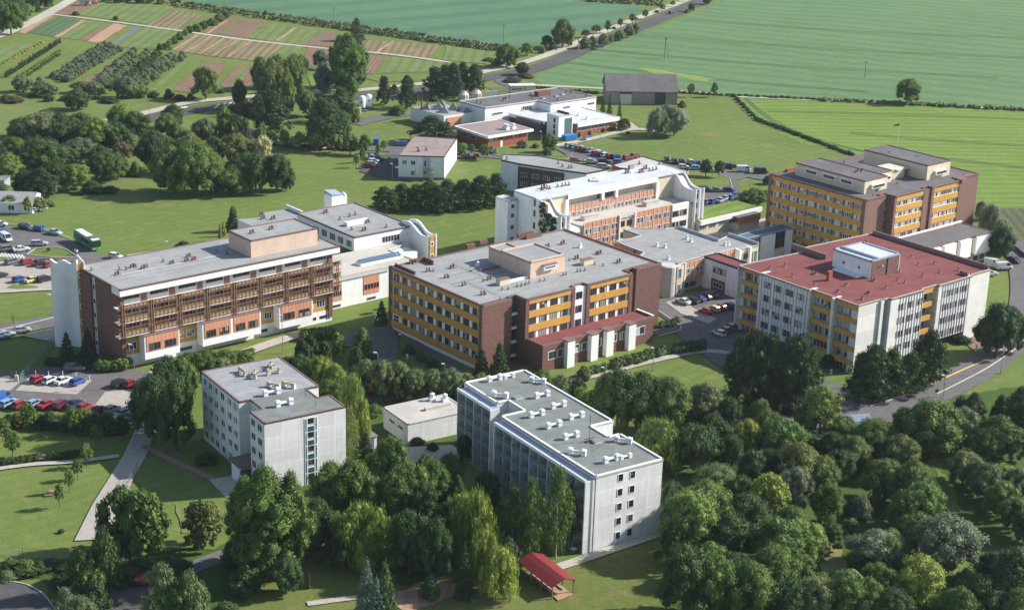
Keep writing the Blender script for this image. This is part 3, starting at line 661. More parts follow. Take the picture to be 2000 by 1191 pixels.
# --- 2. tall block behind on the right ---
H = ochre_block('hospital_block', 'tallest purple-brown brick block with ochre bands and cream rooftop storeys, at the upper right', 1689.3, 390.8, 19.5, 41, 49.0, 32.6, M_brick2, M_roofd,
                [16.5, 13.45, 10.4, 7.35, 4.3, 1.25], 0, 1.45, ((10.6, 22.4), (27.1, 38.8)), None, [16.5, 13.45, 10.4, 7.35, 4.3, 1.25], (8.5, 40.2, 49.0), M_glassc, M_dgrey, .3, contwin=True)
ZH = lambda x, y: (1480+x*.23, 270+y*.23)
def pent(b, x0, x1, y0, y1, z, mat, roofm=M_roofd, cap=M_trim):
    b.box('penthouse_wall', x0, x1, y0, y1, b.R-.25, z-.2, mat); b.roof([(x0, y0), (x1, y0), (x1, y1), (x0, y1)], z, roofm, cap, .2, .25)
pent(H, 5.0, 14.9, 4.3, 28.5, 22.9, M_cream); pent(H, 14.95, 22.0, 8.2, 20, 22.6, M_cream); pent(H, 14.92, 20, 20.05, 27, 20.8, M_cream); pent(H, 31.5, 42.2, 3.4, 25.5, 23.6, M_cream)
H.box('stair_wall', 22.1, 31.4, 9.5, 15, 19.4, 22.2, M_cream)
H.box('landing', 25, 27.5, 8.9, 9.48, 22.0, 22.3, M_frame)
for y in (10.3, 16.4, 22.6):
    o = H.box('window_surround', 4.75, 4.98, y-2.2, y+2.2, 20.9, 22.2, M_frame); H.win('L', y, 4.74, 21.15, 3.7, .8, 5, M_dgrey, M_glassd)
for x, w_, yy in ((10.2, 5.4, 4.3), (18.6, 3.6, 8.2), (37.2, 5.0, 3.4)):
    H.box('window_surround', x-w_/2, x+w_/2, yy-.8, yy-.02, 20.5, 21.7, M_frame); H.win('F', x+.1, yy-.82, 20.75, w_-.6, .7, 6, M_dgrey, M_glassd)
H.box('door', 29.5, 30.9, 9.3, 9.49, 19.42, 21.5, M_trim)
H.vents([ZH(*q) for q in ((515, 190), (735, 205), (1440, 215), (1515, 190), (1015, 450), (980, 495), (1185, 390), (1310, 355), (540, 365), (375, 325), (705, 410), (865, 460), (1750, 320), (1080, 290))], 19.4, 'pipe', .8)
H.vents([ZH(*q) for q in ((845, 290), (885, 285), (1115, 140), (1345, 175))], 22.9, 'cluster', .7)
x, y = H.L(*ZH(290, 275)); H.box('parapet_wall', x-2.5, x+2.5, y-.4, y+.4, 19.4, 20.3, M_redbrick); H.box('parapet_wall', 38.9, 41.5, -3.3, -1.2, 19.35, 19.9, M_trim)
H.box('parapet_wall', 6.5, 8.4, .1, 1.1, 19.4, 19.9, M_redbrick)
# low wing in front of the tall block
P = [H.L(*ZH(*q), 5.2) for q in ((1200, 860), (1720, 730), (1990, 800), (1480, 940))]
x0, x1 = min(P[0][0], P[3][0]), max(P[1][0], P[2][0]); yb, yf = -2.8, P[3][1]
print('Hlow', P)
# --- 3. red roofed panel block ---
G = Bld('hospital_block', 'five-storey concrete panel block with the large red flat roof, on the right', 'hospital', 1677.7, 598.5, 16.2, 39.4)
GW, GD = 47.6, 35.2
G.box('wall', 1.9, GW-.4, 1.9, GD, 0, 15.9, M_dgrey)
G.box('concrete_wall', 0, 7.2, 0, 1.88, 0, 16.2, M_conc2); G.box('concrete_wall', 7.2, 8.3, -.5, 1.85, 0, 16.21, M_conc2); G.box('concrete_wall', 9.7, 12.4, -1.2, 1.88, 0, 16.22, M_conc2)
for z in (1.0, 4.3, 7.6, 10.9, 14.0): G.win('F', 9.0, 1.86, z, 1.3, 1.8, 1, M_dgrey, M_glassd)
G.box('concrete_wall', 40.0, 47.6, -.4, 1.88, 0, 16.2, M_conc2); G.box('end_wall', 47.21, 47.6, 1.89, GD+.4, 0, 16.0, M_conc2); G.box('concrete_wall', 39.0, 39.98, -1.0, 1.87, 0, 16.4, M_conc2)
G.box('concrete_wall', 27.0, 28.0, -1.2, 1.86, 0, 16.22, M_conc2)
def curtain(b, face, u0, u1, p, dz, z1, wins, rows, wh=1.55, n=3, low=1.2):
    m = MB()
    if face == 'F': m.box(u0, u1, p, p+.4, low, z1, M_whitep)
    else: m.box(p, p+.4, u0, u1, low, z1, M_whitep)
    o = b.part('curtain_wall', m)
    nf = int((u1-u0)/.95); mm = MB()
    for k in range(nf+1):
        u = u0+(u1-u0)*k/nf
        if face == 'F': mm.box(u-.045, u+.045, p-.15, p-.002, low, z1, M_whitep)
        else: mm.box(p-.12, p-.002, u-.04, u+.04, low, z1, M_metal)
    b.part('fins', mm, None, o)
    for z in rows:
        for u, w_ in wins: b.win(face, u, p-.003, z, w_, wh, n, M_bframe, M_glassc if face == 'L' else M_glass)
rows = [13.25, 9.95, 6.65, 3.35]
curtain(G, 'F', 12.42, 21.5, -1.0, 0, 16.2, [(14.2, 2.6), (17.4, 2.6), (20.4, 2.2)], [z-.35 for z in rows], low=0)
curtain(G, 'F', 28.02, 38.98, -.9, 0, 16.2, [(30.3, 2.8), (33.7, 2.8), (37.0, 2.8)], [z-.35 for z in rows], low=2.6)
def loggia(b, face, u0, u1, p, ztops, back=1.3, hb=1.25, pw=2):
    for z in ztops:
        args = (u0, u1, p, p+.3) if face == 'F' else (p, p+.3, u0, u1)
        b.box('balcony_front', *args, z-hb, z, M_yellow)
        a2 = (u0, u1, p+.31, p+back+.6) if face == 'F' else (p+.31, p+back+.6, u0, u1)
        b.box('balcony_slab', *a2, z-hb, z-hb+.2, M_lgrey)
for z in (16.2, 12.7, 9.4, 6.1, 2.8): pass
G.box('loggia_wall', 21.6, 26.9, 1.2, 1.88, 0, 16, M_cream)
loggia(G, 'F', 21.5, 26.9, -.6, [16.2, 12.75, 9.45, 6.15, 2.85], 1.4)
for z in rows: G.win('F', 24.9, 1.18, z-.6, 2.2, 2.0, 2, M_bframe, M_glass); G.box('partition', 21.55, 22.6, .3, 1.1, z-.9, z+1.7, M_cream)
# left side: x=0 plane
G.box('end_wall', 0, .5, 34.6, GD+.4, 0, 16.23, M_conc2)
for y in (13.9, 6.8, 28.6): G.box('fin_wall', -.9 if y < 28 else -1.2, 1.88, y-.35, y+.35, 0, 16.4, M_conc2)
G.box('fin_wall', -1.3, 1.88, 35.61, 35.9, 0, 16.4, M_conc2)
curtain(G, 'L', 14.27, 28.23, -1.0, 0, 16.2, [(16.2, 2.3), (19.6, 2.3), (23.0, 2.3), (26.4, 2.3)], rows+[.4], n=3, low=0)
for (y0, y1) in ((.2, 6.43), (7.17, 13.53), (28.97, 35.3)):
    G.box('loggia_wall', 1.2, 1.87, y0, y1, 0, 16, M_lgrey)
    loggia(G, 'L', y0, y1, -.2, [16.25, 13.0, 9.75, 6.45, 3.15], 1.2)
    for z in rows+[.2]:
        G.win('L', (y0+y1)/2, 1.18, z-.45, (y1-y0)*.82, 1.9, 5, M_frame, M_glassc)
G.roof([(-.2, 0), (7.2, -.02), (8.3, -.5), (9.7, -.5), (9.7, -1.25), (21.5, -1.25), (21.5, -.62), (26.95, -.62), (27, -1.25), (40, -1.05), (40, -.45), (47.65, -.45), (47.65, GD+.5), (20.5, GD+1.9), (20.5, GD-.5), (-1.3, 35.9), (-1.3, 28.3), (-1.05, 28.2), (-1.05, 13.6), (-.2, 13.5)], 16.3, M_roofr, plain('pale_coping', (.42, .36, .33)), .22, .3)
ZG = lambda x, y: (1410+x*.25189, 440+y*.25189)
ZG2 = lambda x, y: (1650+x*.25189, 440+y*.25189)
Q = [G.L(*ZG(*q)) for q in ((1145, 418), (850, 322))]+[G.L(*ZG2(430, 362))]; print('Gpent', Q)
(xa, ya), (xb, yb2), (xc, yc) = Q
G.box('penthouse_wall', xa, xc, ya, yb2, 16.2, 20.3, M_white); G.box('brick_facing', xa+.3, xc-.3, ya-.12, ya-.01, 16.25, 20.3, M_brick)
G.roof([(xa-.1, ya-.15), (xc+.1, ya-.15), (xc+.1, yb2+.1), (xa-.1, yb2+.1)], 20.5, M_roofw, M_bluecap, .25, .5)
G.box('roof_ridge', xa+2.4, xa+2.9, ya, yb2, 20.5, 21.0, M_bluecap); G.box('brick_facing', xa+.55*(xc-xa), xa+.62*(xc-xa), ya-.3, ya-.125, 16.25, 20.5, M_dgrey)
for k in (.3, .7): G.win('L', ya+(yb2-ya)*k, xa-.01, 17.8, .8, .8, 1, M_white, M_glassd)
G.win('F', xa+3.6, ya-.13, 18.5, 2.2, .6, 2, M_dgrey, M_glassc)
G.box('roof_curb', xa-2.2, xa-.02, ya+2, yb2-2, 16.3, 16.7, M_white)
for (p, l, d) in ((ZG(680, 225), 11, 0), (ZG(1180, 85), 0, 10)):
    pass
xq, yq = G.L(*ZG(675, 225)); G.box('parapet_wall', xq-.3, xq+.3, yq-5.5, yq+5.5, 16.25, 17.6, M_trim)
G.box('parapet_wall', 47.2, 47.66, 0, GD, 16.25, 17.3, M_trim); G.box('parapet_wall', 38.5, 38.9, -.5, 1.8, 16.25, 17.2, M_trim)
G.vents([ZG(*q) for q in ((370, 340), (488, 320), (545, 400), (720, 460), (700, 380), (1085, 575), (1115, 140), (1160, 430))]+[ZG2(*q) for q in ((135, 578), (320, 490), (465, 450), (410, 430), (515, 250), (695, 303), (735, 370), (880, 355), (605, 400), (570, 310), (345, 195), (165, 140), (425, 365))], 16.25, 'pipe', 1.0)
G.vents([ZG(*q) for q in ((722, 385), (965, 470), (1140, 530), (900, 520))]+[ZG2(*q) for q in ((185, 532), (230, 435))], 16.25, 'cluster', .6)
x, y = G.L(*ZG(830, 430)); G.box('chimney', x-.6, x+.6, y-.4, y+.4, 16.25, 18.6, M_redbrick)

# --- 4. long balcony block on the left ---
A = Bld('hospital_block', 'long block with white fascia and rusty brown balcony steelwork along its front', 'hospital', 228.5, 564, 18.6, 40.2)
AW, AD = 56.6, 19.5
A.box('wall', .35, AW-1.2, .25, AD, 0, 18.3, M_lgrey)
A.box('brick_wall', 0, .34, 0, 10.6, 0, 18.3, M_brick); A.box('brick_wall', -.4, .34, 12.2, AD, 0, 18.3, M_brick)
A.box('stair_glazing', .1, .33, 10.62, 12.18, 0, 18.2, M_lgrey)
for z in (2, 5.3, 8.6, 11.9, 15.2): A.win('L', 11.4, .09, z, 1.2, 1.3, 1, M_white, M_glassd)
A.box('brick_wall', 0.35, 1.3, -.3, .24, 0, 17.0, M_brick); A.box('brick_wall', AW-2.2, AW-1.1, -.4, .24, 1.0, 17.0, M_brick)
A.box('fascia', -.1, AW+.4, -1.4, -1.0, 17.1, 18.75, M_frame); A.box('fascia', -.11, .3, -.99, 2.4, 17.1, 18.7, M_frame); A.box('soffit', .1, AW+.2, -.99, .24, 17.1, 17.25, M_frame)
A.roof([(-.1, -1.42), (AW+.42, -1.42), (AW+.42, 9), (AW+.5, AD), (-.1, AD)], 18.6, M_roofg, M_trim, .2, .3)
lv = [14.5, 11.15, 7.9]; bay = 6.95
for r, z in enumerate(lv):
    if r < 3: A.box('balcony_slab', -.9, AW+.2, -1.7, .24, z-.25, z, M_frame)
for k in range(8):
    x0 = .9+bay*k
    for r, z in enumerate(lv):
        zz = z
        if r == 0: A.win('F', x0+2.3, .24, z+1.15, 4.3, .75, 6, M_dgrey, M_glassd); A.box('door', x0+4.75, x0+6.2, .18, .25, z+.05, z+2.5, M_bframe)
        elif True: A.win('F', x0+2.3, .24, z+1.3, 4.3, 1.0, 8, M_bframe, M_glass); A.box('door', x0+4.75, x0+6.4, .18, .25, z+.05, z+2.6, M_bframe); A.box('panel', x0+.1, x0+4.6, .17, .25, z+.05, z+1.25, M_tan)
    A.win('F', x0+2.6, .24, 6.75, 5.4, .6, 8, M_dgrey, M_glassd)
# steel cage: posts per bay, rails per floor, tan infill
for r, z in enumerate(lv):
    m = MB()
    for zr in (z+.15, z+1.15, z+1.9): m.box(-1.0, AW+.5, -1.85, -1.75, zr, zr+.09, M_steel); m.box(-1.02, -.93, -1.75, 1.2, zr, zr+.09, M_steel); m.box(AW+.42, AW+.5, -1.75, .2, zr, zr+.09, M_steel)
    if r: 
        m.box(-1.0, AW+.5, -1.85, -1.75, z+2.9, z+2.99, M_steel)
        A.part('rail', m)
        A.box('rail_infill', -.9, AW+.4, -1.73, -1.70, z+.2, z+1.1, M_tan)
    else:
        A.box('rail_infill', -.9, AW+.4, -1.73, -1.70, z-.2, z+.55, M_tan)
        mm = MB(); mm.box(-1.0, AW+.5, -1.85, -1.75, z+.6, z+.7, M_steel); mm.box(-1.0, AW+.5, -1.85, -1.75, z-.1, z, M_steel); A.part('rail', mm)
for k in range(9):
    x = .3+bay*k; m = MB()
    for dx in (-.28, .28): m.box(x+dx-.09, x+dx+.09, -1.98, -1.78, 7.7, 15.3, M_steel); m.box(x+dx-.04, x+dx+.04, -.4, -.3, 7.9, 15.0, M_steel)
    for z in (8, 9.3, 10.6, 11.9, 13.2, 14.5): m.box(x-.3, x+.3, -1.95, -1.8, z, z+.1, M_steel)
    A.part('steel_post', m)
    if k < 8:
        for j in range(1, 7): A.box('mullion', x+bay*j/7-.03, x+bay*j/7+.03, -1.84, -1.77, 7.9, 15.1, M_steel)
# lower floors
A.box('ochre_wall', 1.32, AW-2.3, .0, .24, 2.9, 6.6, M_yellow)
A.box('plinth', .36, AW-1.15, -.05, .245, 0, 2.9, M_white)
for x0, x1, n in ((4.6, 13.2, 1), (19.0, 34.2, 2), (39.2, 48.4, 1)):
    bx = A.box('bay_box', x0, x1, -2.6, -.06, 1.9, 7.3, M_white)
    sw = (x1-x0)/n
    for k in range(n):
        u0 = x0+sw*k+.5; u1 = x0+sw*(k+1)-.35
        tag(link('orange_cladding', MB().box(u0, u1, -2.72, -2.61, 3.7, 7.25, M_orange).mesh('orange_cladding'), bx))
        c = (u1-u0)
        for q in (.25, .75): A.win('F', u0+c*q, -2.73, 3.9, c*.36, 1.7, 3, M_bframe, M_glassd if q < .5 else M_glass)
    link('roof', MB().box(x0-.05, x1+.05, -2.75, -.05, 7.31, 7.45, M_trim).mesh('roof'), bx)
for x, w_ in ((2.7, 2.6), (15.0, 1.3), (17.4, 2.0), (35.6, 1.2), (37.7, 2.0), (49.6, 1.1), (52.3, 2.4)): A.win('F', x, -.01, 4.0, w_, 1.7, 3, M_frame, M_glass)
for x in (14.6, 16.6, 22, 26, 30, 36.5, 42, 46, 50, 53): A.win('F', x, -.06, 1.0, 2.0, .75, 3, M_dgrey, M_glassd)
pent_z = 22.6
A.box('penthouse_wall', 35.2, 53.4, 2.7, 12.6, 18.4, pent_z-.2, M_beige); A.roof([(35.2, 2.7), (53.4, 2.7), (53.4, 12.6), (35.2, 12.6)], pent_z, M_roofg, M_trim, .2, .25)
ZA = lambda x, y: (80+x*.2518, 420+y*.2518)
ZA2 = lambda x, y: (400+x*.2518, 360+y*.2518)
A.vents([ZA(*q) for q in ((610, 425), (665, 425), (738, 405), (825, 405), (950, 365), (395, 430))]+[ZA2(175, 545), ZA2(95, 530), ZA2(880, 440)], 18.6, 'pipe', .9)
A.vents([ZA(*q) for q in ((595, 465), (715, 405), (800, 415), (1020, 380), (1150, 325), (1135, 360), (1190, 350))], 18.6, 'cluster', .7)
A.vents([ZA2(*q) for q in ((370, 380), (520, 350))], pent_z, 'cluster', .7)
m = MB().box(3, 34, 8.3, 8.5, 18.6, 18.66, M_lgrey).box(4, 34, 6.1, 6.2, 18.6, 18.64, M_lgrey); A.part('roof_seam', m)
# stair tower with wavy top
tw = MB(); P0, P1 = Vector((-5.4, 21.3)), Vector((-1.0, 17.2)); n = 12; pts = []; zs = []
for k in range(n+1):
    t = k/n; p = P0.lerp(P1, t); nn = Vector((P1-P0).yx).normalized(); bow = .35*math.sin(t*2*math.pi)
    pts.append((p.x-.7*bow, p.y-.7*bow)); zs.append(20.2+.55*math.cos(t*4*math.pi)*(.4+.6*t)+.3*(1-t)**6)
tw.wall(pts[::-1], 0, zs[::-1], -.5, M_white)
to = A.part('stair_tower', tw, 'white stair tower with a wavy top edge')
def sub(name, mb, parent): return link(name, mb.mesh(name), parent)
sub('tower_body', MB().prism([(-4.9, 21.9), (-.9, 17.7), (.3, 17.2), (.3, 21), (-2, 24.5)], 0, 19.3, M_lgrey, top=M_roofd), to)
sub('ochre_strip', MB().prism([(-.95, 17.25), (.45, 16.9), (.5, 17.15), (-.9, 17.5)], 0, 19.9, M_yellow), to)
sub('edge_fin', MB().prism([(.45, 16.7), (.62, 16.7), (.9, 20.6), (.7, 20.6)], 0, 20.5, M_white, ztop=[20.2, 20.2, 20.9, 20.9]), to)
d = (Vector((.45, 16.9))-Vector((-.95, 17.25))); ang = math.atan2(d.y, d.x)
for z in (2.0, 5.6, 9.2, 12.8, 16.6):
    f, g = winmesh(1.1, 1.2, 1, M_frame, M_glassd, bar=.2); c = (-.28, 17.0, z); o = link('window', f, to, c, ang); link('pane', g, o)
A.box('brick_wall', .5, 1.5, 17.2, 22, 0, 18.2, M_brick)
ZC = lambda x, y: (950+x*.26036, 290+y*.26036)
ZM = lambda x, y: (1190+x*.185, 420+y*.185)
ZN = lambda x, y: (630+x*.2015, 360+y*.2015)
ZL_ = lambda x, y: (790+x*.22, 140+y*.22)
ZE = lambda x, y: (370+x*.23504, 680+y*.23504)
ZF = lambda x, y: (880+x*.32738, 700+y*.32738)
M_cop = plain('pale_coping_stone', (.50, .47, .43), .7)
# --- 5. white block with curved end fins, upper middle ---
C = Bld('hospital_block', 'white terraced block with orange window bands and curved end fins, in the upper middle', 'hospital', *ZC(610, 350), 16.5, 40)
C.box('wall', -9.3, 45.4, 1.8, 11.6, 0, 16.2, M_white)
C.box('wall', -9.3, .1, .3, 1.79, 0, 16.15, M_cream)
C.roof([(-9.4, .3), (-6.4, 0), (33.8, 0), (41, 0), (45.5, -.3), (45.6, 11.8), (-9.4, 11.8)], 16.5, M_roofw, M_cop, .12, .35)
C.box('fascia', 0, 33.8, -.35, -.01, 15.3, 16.6, M_frame); C.box('soffit', 0, 33.8, 0, 1.79, 15.3, 15.5, M_frame)
C.box('wall', .1, 33.6, .3, 1.79, 0, 13.2, M_lgrey)
C.box('loggia_wall', .2, 33.4, 1.6, 1.795, 13.2, 15.3, M_cream); C.box('opening', 12.3, 18.6, 1.5, 1.59, 13.25, 15.3, M_dgrey)
for x in (12.9, 18.0, -.2, 33.8): C.box('pier', x-.45, x+.45, -.34, .28 if x in (12.9, 18.0) else 1.78, 13.2 if x in (12.9, 18.0) else 9.8, 15.3, M_frame)
def orange_face(b, x0, x1, y, top, win_top, win_h, pitch, bot, nper=3.3):
    m = b.box('orange_cladding', x0, x1, y, y+.28, bot, top, M_orange)
    n = max(1, round((x1-x0)/nper)); w_ = (x1-x0)/n
    mm = MB()
    for k in range(2*n+1): x = x0+w_*k/2; mm.box(x-.045, x+.045, y-.1, y-.002, bot, top, M_frame)
    link('fins', mm.mesh('fins'), m)
    z = win_top-win_h
    while z > bot-.2:
        for k in range(n): b.win('F', x0+w_*(k+.5), y-.003, z, w_*.7, win_h*.85, 3, M_frame, M_glass)
        z -= pitch
orange_face(C, .3, 33.3, 0.0, 13.3, 11.7, 1.6, 3.3, 9.9, 3.0)
C.box('rail', .3, 33.4, -.05, .28, 13.3, 13.45, M_metal)
C.box('wall', -1.5, 41.5, -7.7, -.06, 0, 9.6, M_cream); C.roof([(-1.6, -7.9), (41.6, -7.9), (41.6, -.1), (-1.6, -.1)], 9.8, M_roofb, M_cop, .15, .25)
C.box('beige_wall', 34.3, 41.1, .3, 1.78, 9.8, 16.1, M_cream)
orange_face(C, -.8, 12.0, -8.0, 10.6, 9.2, 1.9, 3.3, 1.5, 3.2); orange_face(C, 18.3, 32.0, -8.0, 10.6, 9.2, 1.9, 3.3, 1.5, 3.4)
C.box('wall', 32.2, 38.6, -8.3, -7.71, 0, 10.6, M_white); C.box('wall', -6.3, -1.51, -7.6, -.06, 0, 9.5, M_white)
for z in (7.0, 3.8):
    for x in (33.6, 36.6): C.win('F', x, -8.31, z, 2.6, 1.7, 3, M_bframe, M_glass)
    for x in (13.6, 16.2): C.win('F', x, -7.71, z+.2, 1.8, 1.7, 2, M_bframe, M_glassd)
    C.win('F', -3.7, -7.61, z-.4, 3.4, 1.6, 4, M_bframe, M_glass)
for x in (12.1, 17.9): C.box('pier', x-.2, x+.2, -8.4, -7.71, 0, 10.9, M_frame)
for p in (ZC(770, 530), ZC(1230, 425)):
    x, y = C.L(*p, 9.8); o = C.box('roof_housing', x-2.4, x+2.6, y-.9, y+.9, 9.8, 11.0, M_cop); link('roof', MB().box(x-2.5, x+2.7, y-1, y+1, 11.0, 11.1, M_roofb).mesh('roof'), o)
def fin(x0, x1):
    prof = [(1.79, 16.6), (.5, 16.6), (-.6, 16.4), (-1.5, 15.6), (-2.6, 14.4), (-3.8, 13.7), (-5.5, 13.4), (-7.2, 13.5), (-8.6, 14.0)]
    for j, xa in enumerate((x0, x1-.3)):
        m = MB(); n = len(prof); k = 0; i = m.mi(M_white)
        m.v = [(xa, y, 0) for y, z in prof]+[(xa, y, z) for y, z in prof]+[(xa+.3, y, 0) for y, z in prof]+[(xa+.3, y, z) for y, z in prof]
        for a in range(n-1):
            m.f += [(a, a+1, n+a+1, n+a), (2*n+a+1, 2*n+a, 3*n+a, 3*n+a+1), (n+a, n+a+1, 3*n+a+1, 3*n+a)]; m.m += [i]*3
        m.f.append((n-1, 2*n-1+n, 4*n-1, 2*n-1)); m.m.append(i)
        C.part('fin_wall', m)
    m = MB(); i = m.mi(M_cop)
    for a, (y, z) in enumerate(prof): m.v += [(x0+.3, y, z-.7), (x1-.3, y, z-.7)]
    for a in range(len(prof)-1): m.f.append((2*a, 2*a+1, 2*a+3, 2*a+2)); m.m.append(i)
    C.part('sloping_roof', m)
    C.box('front_wall', x0+.31, x1-.31, -8.1, -7.9, 0, 12.9, M_white); C.box('pier', (x0+x1)/2-.2, (x0+x1)/2+.2, -8.7, -8.12, 0, 13.6, M_white)
    for z in (1.5, 4.8, 8.1, 10.8): C.win('F', x0+.95, -8.12, z, .9, 1.7, 1, M_frame, M_glassd)
fin(-9.7, -6.3); fin(40.9, 44.4)
iv = C.part('stair_wall', MB().box(-9.9, -9.72, -3.4, .2, 0, 16.1, M_cream))
for z in (4.5, 7.9, 11.3, 14.2): C.win('L', 2.3, -9.31, z, 1.6, 1.8, 2, M_bframe, M_glassd)
C.box('wall', -12.9, -9.41, 9.7, 15, 0, 14.4, M_white); C.roof([(-12.9, 9.7), (-9.45, 9.7), (-9.45, 15.2), (-12.9, 15.2)], 14.5, M_roofw, M_cop, .15)
for z in (3, 6.3, 9.6, 12.2): C.win('F', -11.2, 9.69, z, 1.3, 1.3, 1, M_frame, M_glassd)
sk = C.L(*ZC(845, 235), 16.5)
m = MB().lathe([(2.6, 0), (2.6, .35), (2.2, .35)], M_roofw, 6); sko = link('skylight_curb', m.mesh('skylight_curb'), C.root, (sk[0], sk[1], 16.5)); sko.scale = (1.4, .8, 1)
link('skylight', MB().lathe([(2.15, .2), (1.2, .75), (.1, .8)], M_whitem, 6).mesh('skylight'), sko)
C.vents([ZC(*q) for q in ((420, 315), (455, 300), (475, 305), (535, 290), (570, 285), (595, 280), (620, 278), (1225, 170), (1250, 168), (1275, 160), (1300, 120))], 16.5, 'pipe', 1.1)
C.vents([ZC(*q) for q in ((430, 300), (1060, 185), (1165, 180), (1195, 155))], 16.5, 'cluster', .9)
x, y = C.L(*ZC(1085, 155), 16.5); C.box('air_unit', x-.8, x+.8, y-.5, y+.5, 16.5, 17.7, M_metal)
# ivy on the left fin
# --- 6. low wings behind the white block ---
D = Bld('low_block', 'low flat block with brown slatted side wall behind the white terraced block', 'building', *ZC(245, 118), 9, 40)
pts = [D.L(*ZC(*q)) for q in ((110, 90), (245, 118), (585, 168), (750, 190), (910, 160), (620, 100), (400, 60), (120, 45))]
D.part('wall', MB().prism(pts, 0, 8.7, M_white)); D.roof(pts, 9, M_roofg, M_dark, .2)
wa = Vector(D.L(*ZC(245, 118))); wb = Vector(D.L(*ZC(585, 168))); dd = (wb-wa).normalized(); nn = Vector((dd.y, -dd.x)) if Vector((dd.y, -dd.x)).x < 0 else Vector((-dd.y, dd.x))
m = MB(); m.wall([wa+nn*.3, wb+nn*.3], 0, 8.3, .2, M_dgrey); sl_ = D.part('slatted_wall', m)
m = MB()
for k in range(25):
    p = wa.lerp(wb, k/24)+nn*.45; m.box(p.x-.07, p.x+.07, p.y-.07, p.y+.07, 0, 8.4, M_rust)
link('slats', m.mesh('slats'), sl_)
for k in range(4):
    for z in (2.2, 5.2):
        p = wa.lerp(wb, (k+.5)/4)+nn*.34; f, g = winmesh(2.2, 1.5, 3, M_frame, M_glass); o = link('window', f, D.root, (p.x, p.y, z), math.atan2(dd.y, dd.x)); link('pane', g, o)
D.vents([ZC(*q) for q in ((155, 85), (540, 115), (572, 140), (620, 150), (640, 148))], 9, 'pipe', 1.2)
D2 = Bld('low_block', 'small flat-roofed wing peeping out beyond the far right end of the white terraced block', 'building', *ZC(940, 125), 9, 40)
pts = [D2.L(*ZC(*q)) for q in ((940, 128), (1175, 62), (1345, 112), (1200, 165), (1000, 150))]
D2.part('wall', MB().prism(pts, 0, 8.7, M_redbrick)); D2.roof(pts, 9, M_roofb, M_dark, .2); D2.vents([ZC(1148, 120)], 9, 'pipe', 1.3)
# --- 7. low central wing ---
Mb = Bld('low_block', 'two-storey cream wing with a wide pale grey roof between white terraced and red roofed blocks', 'building', *ZM(975, 440), 8, 40)
pts = [(-9.3, 22.9), (-4, 22.2), (0.1, 22.9), (-.1, 29.5), (3, 29.6), (6.5, 26), (9.7, 23.4), (13.4, 23.1), (13.6, 15), (13.4, 7.6), (20, 9.5), (20, -1.5), (13.6, -1.4), (12.7, -.2), (5.1, -.3), (5.1, .3), (-.1, .3), (-.1, -.2), (-7, -.5), (-7.1, -1.4), (-10.9, -2.0), (-14, .6), (-12.6, 10), (-10, 11), (-9.9, 18)]
Mb.part('wall', MB().prism([(x*.999+.05, y*.999+.05) for x, y in pts], 0, 7.7, M_cream)); Mb.roof(pts, 8, M_roofg, M_cop, .15, .35)
orange_face(Mb, -7.0, -.2, -1.3, 7.9, 6.5, 1.6, 9, 3.4, 3.3); Mb.box('soffit', -7.1, -.1, -1.0, .0, 3.3, 3.4, M_frame); Mb.box('pier', -7.5, -7.05, -1.6, 0, 3.2, 8.1, M_frame)
for x in (-6, -3.3): Mb.win('F', x, -.55, .9, 2.2, 1.2, 3, M_dgrey, M_glassd)
cyl = MB().lathe([(2.3, 0), (2.3, 4.0), (2.36, 4.0), (2.36, 4.25), (2.3, 4.25), (2.3, 8.0), (2.0, 8.2)], M_cop, 20, (-12.4, -.3, 0)); cy = Mb.part('stair_drum', cyl)
smooth(cy.data) if False else None
for z in (.6, 4.8): Mb.win('F', -10.3, -2.6, z, 1.2, 2.6, 1, M_frame, M_glassg)
Mb.box('drum_wall', -11.3, -9.4, -2.58, 0, 0, 8.0, M_cream)
orange_face(Mb, 5.6, 12.0, -.6, 7.9, 6.5, 1.6, 9, 3.4, 3.2)
for x in (12.4, 16.4): Mb.box('pier', x-.3, x+.3, -2.2, -.3, 0, 8.2, M_frame)
Mb.win('F', 14.6, -1.55, 5, 2.4, 1.6, 3, M_bframe, M_glass); Mb.win('F', 18.8, -1.6, 3.4, 1.4, 3.4, 1, M_frame, M_glassg)
Mb.box('parapet_wall', 13.3, 13.7, 7, 22, 8.01, 8.7, M_bluecap); Mb.box('parapet_wall', 19.7, 20.1, -1.5, 9.4, 8.01, 8.8, M_bluecap)
Mb.box('slatted_screen', -10.0, -9.4, 11.5, 22.5, 4.5, 7.9, M_orange)
Mb.vents([ZM(*q) for q in ((820, 255), (865, 285), (505, 330), (590, 345), (1225, 320), (1260, 315), (625, 470))], 8, 'white', .8)
# link corridor with small red roof
Lc = Bld('link_building', 'white link wing with a small red roof joining the cream wing to the panel block', 'building', *ZM(1000, 440), 8.2, 40)
Lc.part('wall', MB().prism([(0, -12.6), (5.2, -12.4), (5.2, -.3), (0, -.1)], 0, 7.9, M_white)); Lc.roof([(-.1, -12.7), (5.2, -12.5), (5.2, -.3), (-.1, -.1)], 8.2, M_roofr, M_dark, .3)
Lc.box('ribbed_panel', -.16, -.01, -8.2, -3.4, 3.6, 7.8, M_whitep); Lc.win('L', -5.8, -.17, 5.0, 4.2, 1.7, 5, M_bframe, M_glassc)
Lc.box('gate', -.16, -.01, -8.0, -3.2, 0, 3.4, M_brick); Lc.win('L', -5.6, -.17, 1.3, 3.2, 1.3, 3, M_frame, M_glassd)
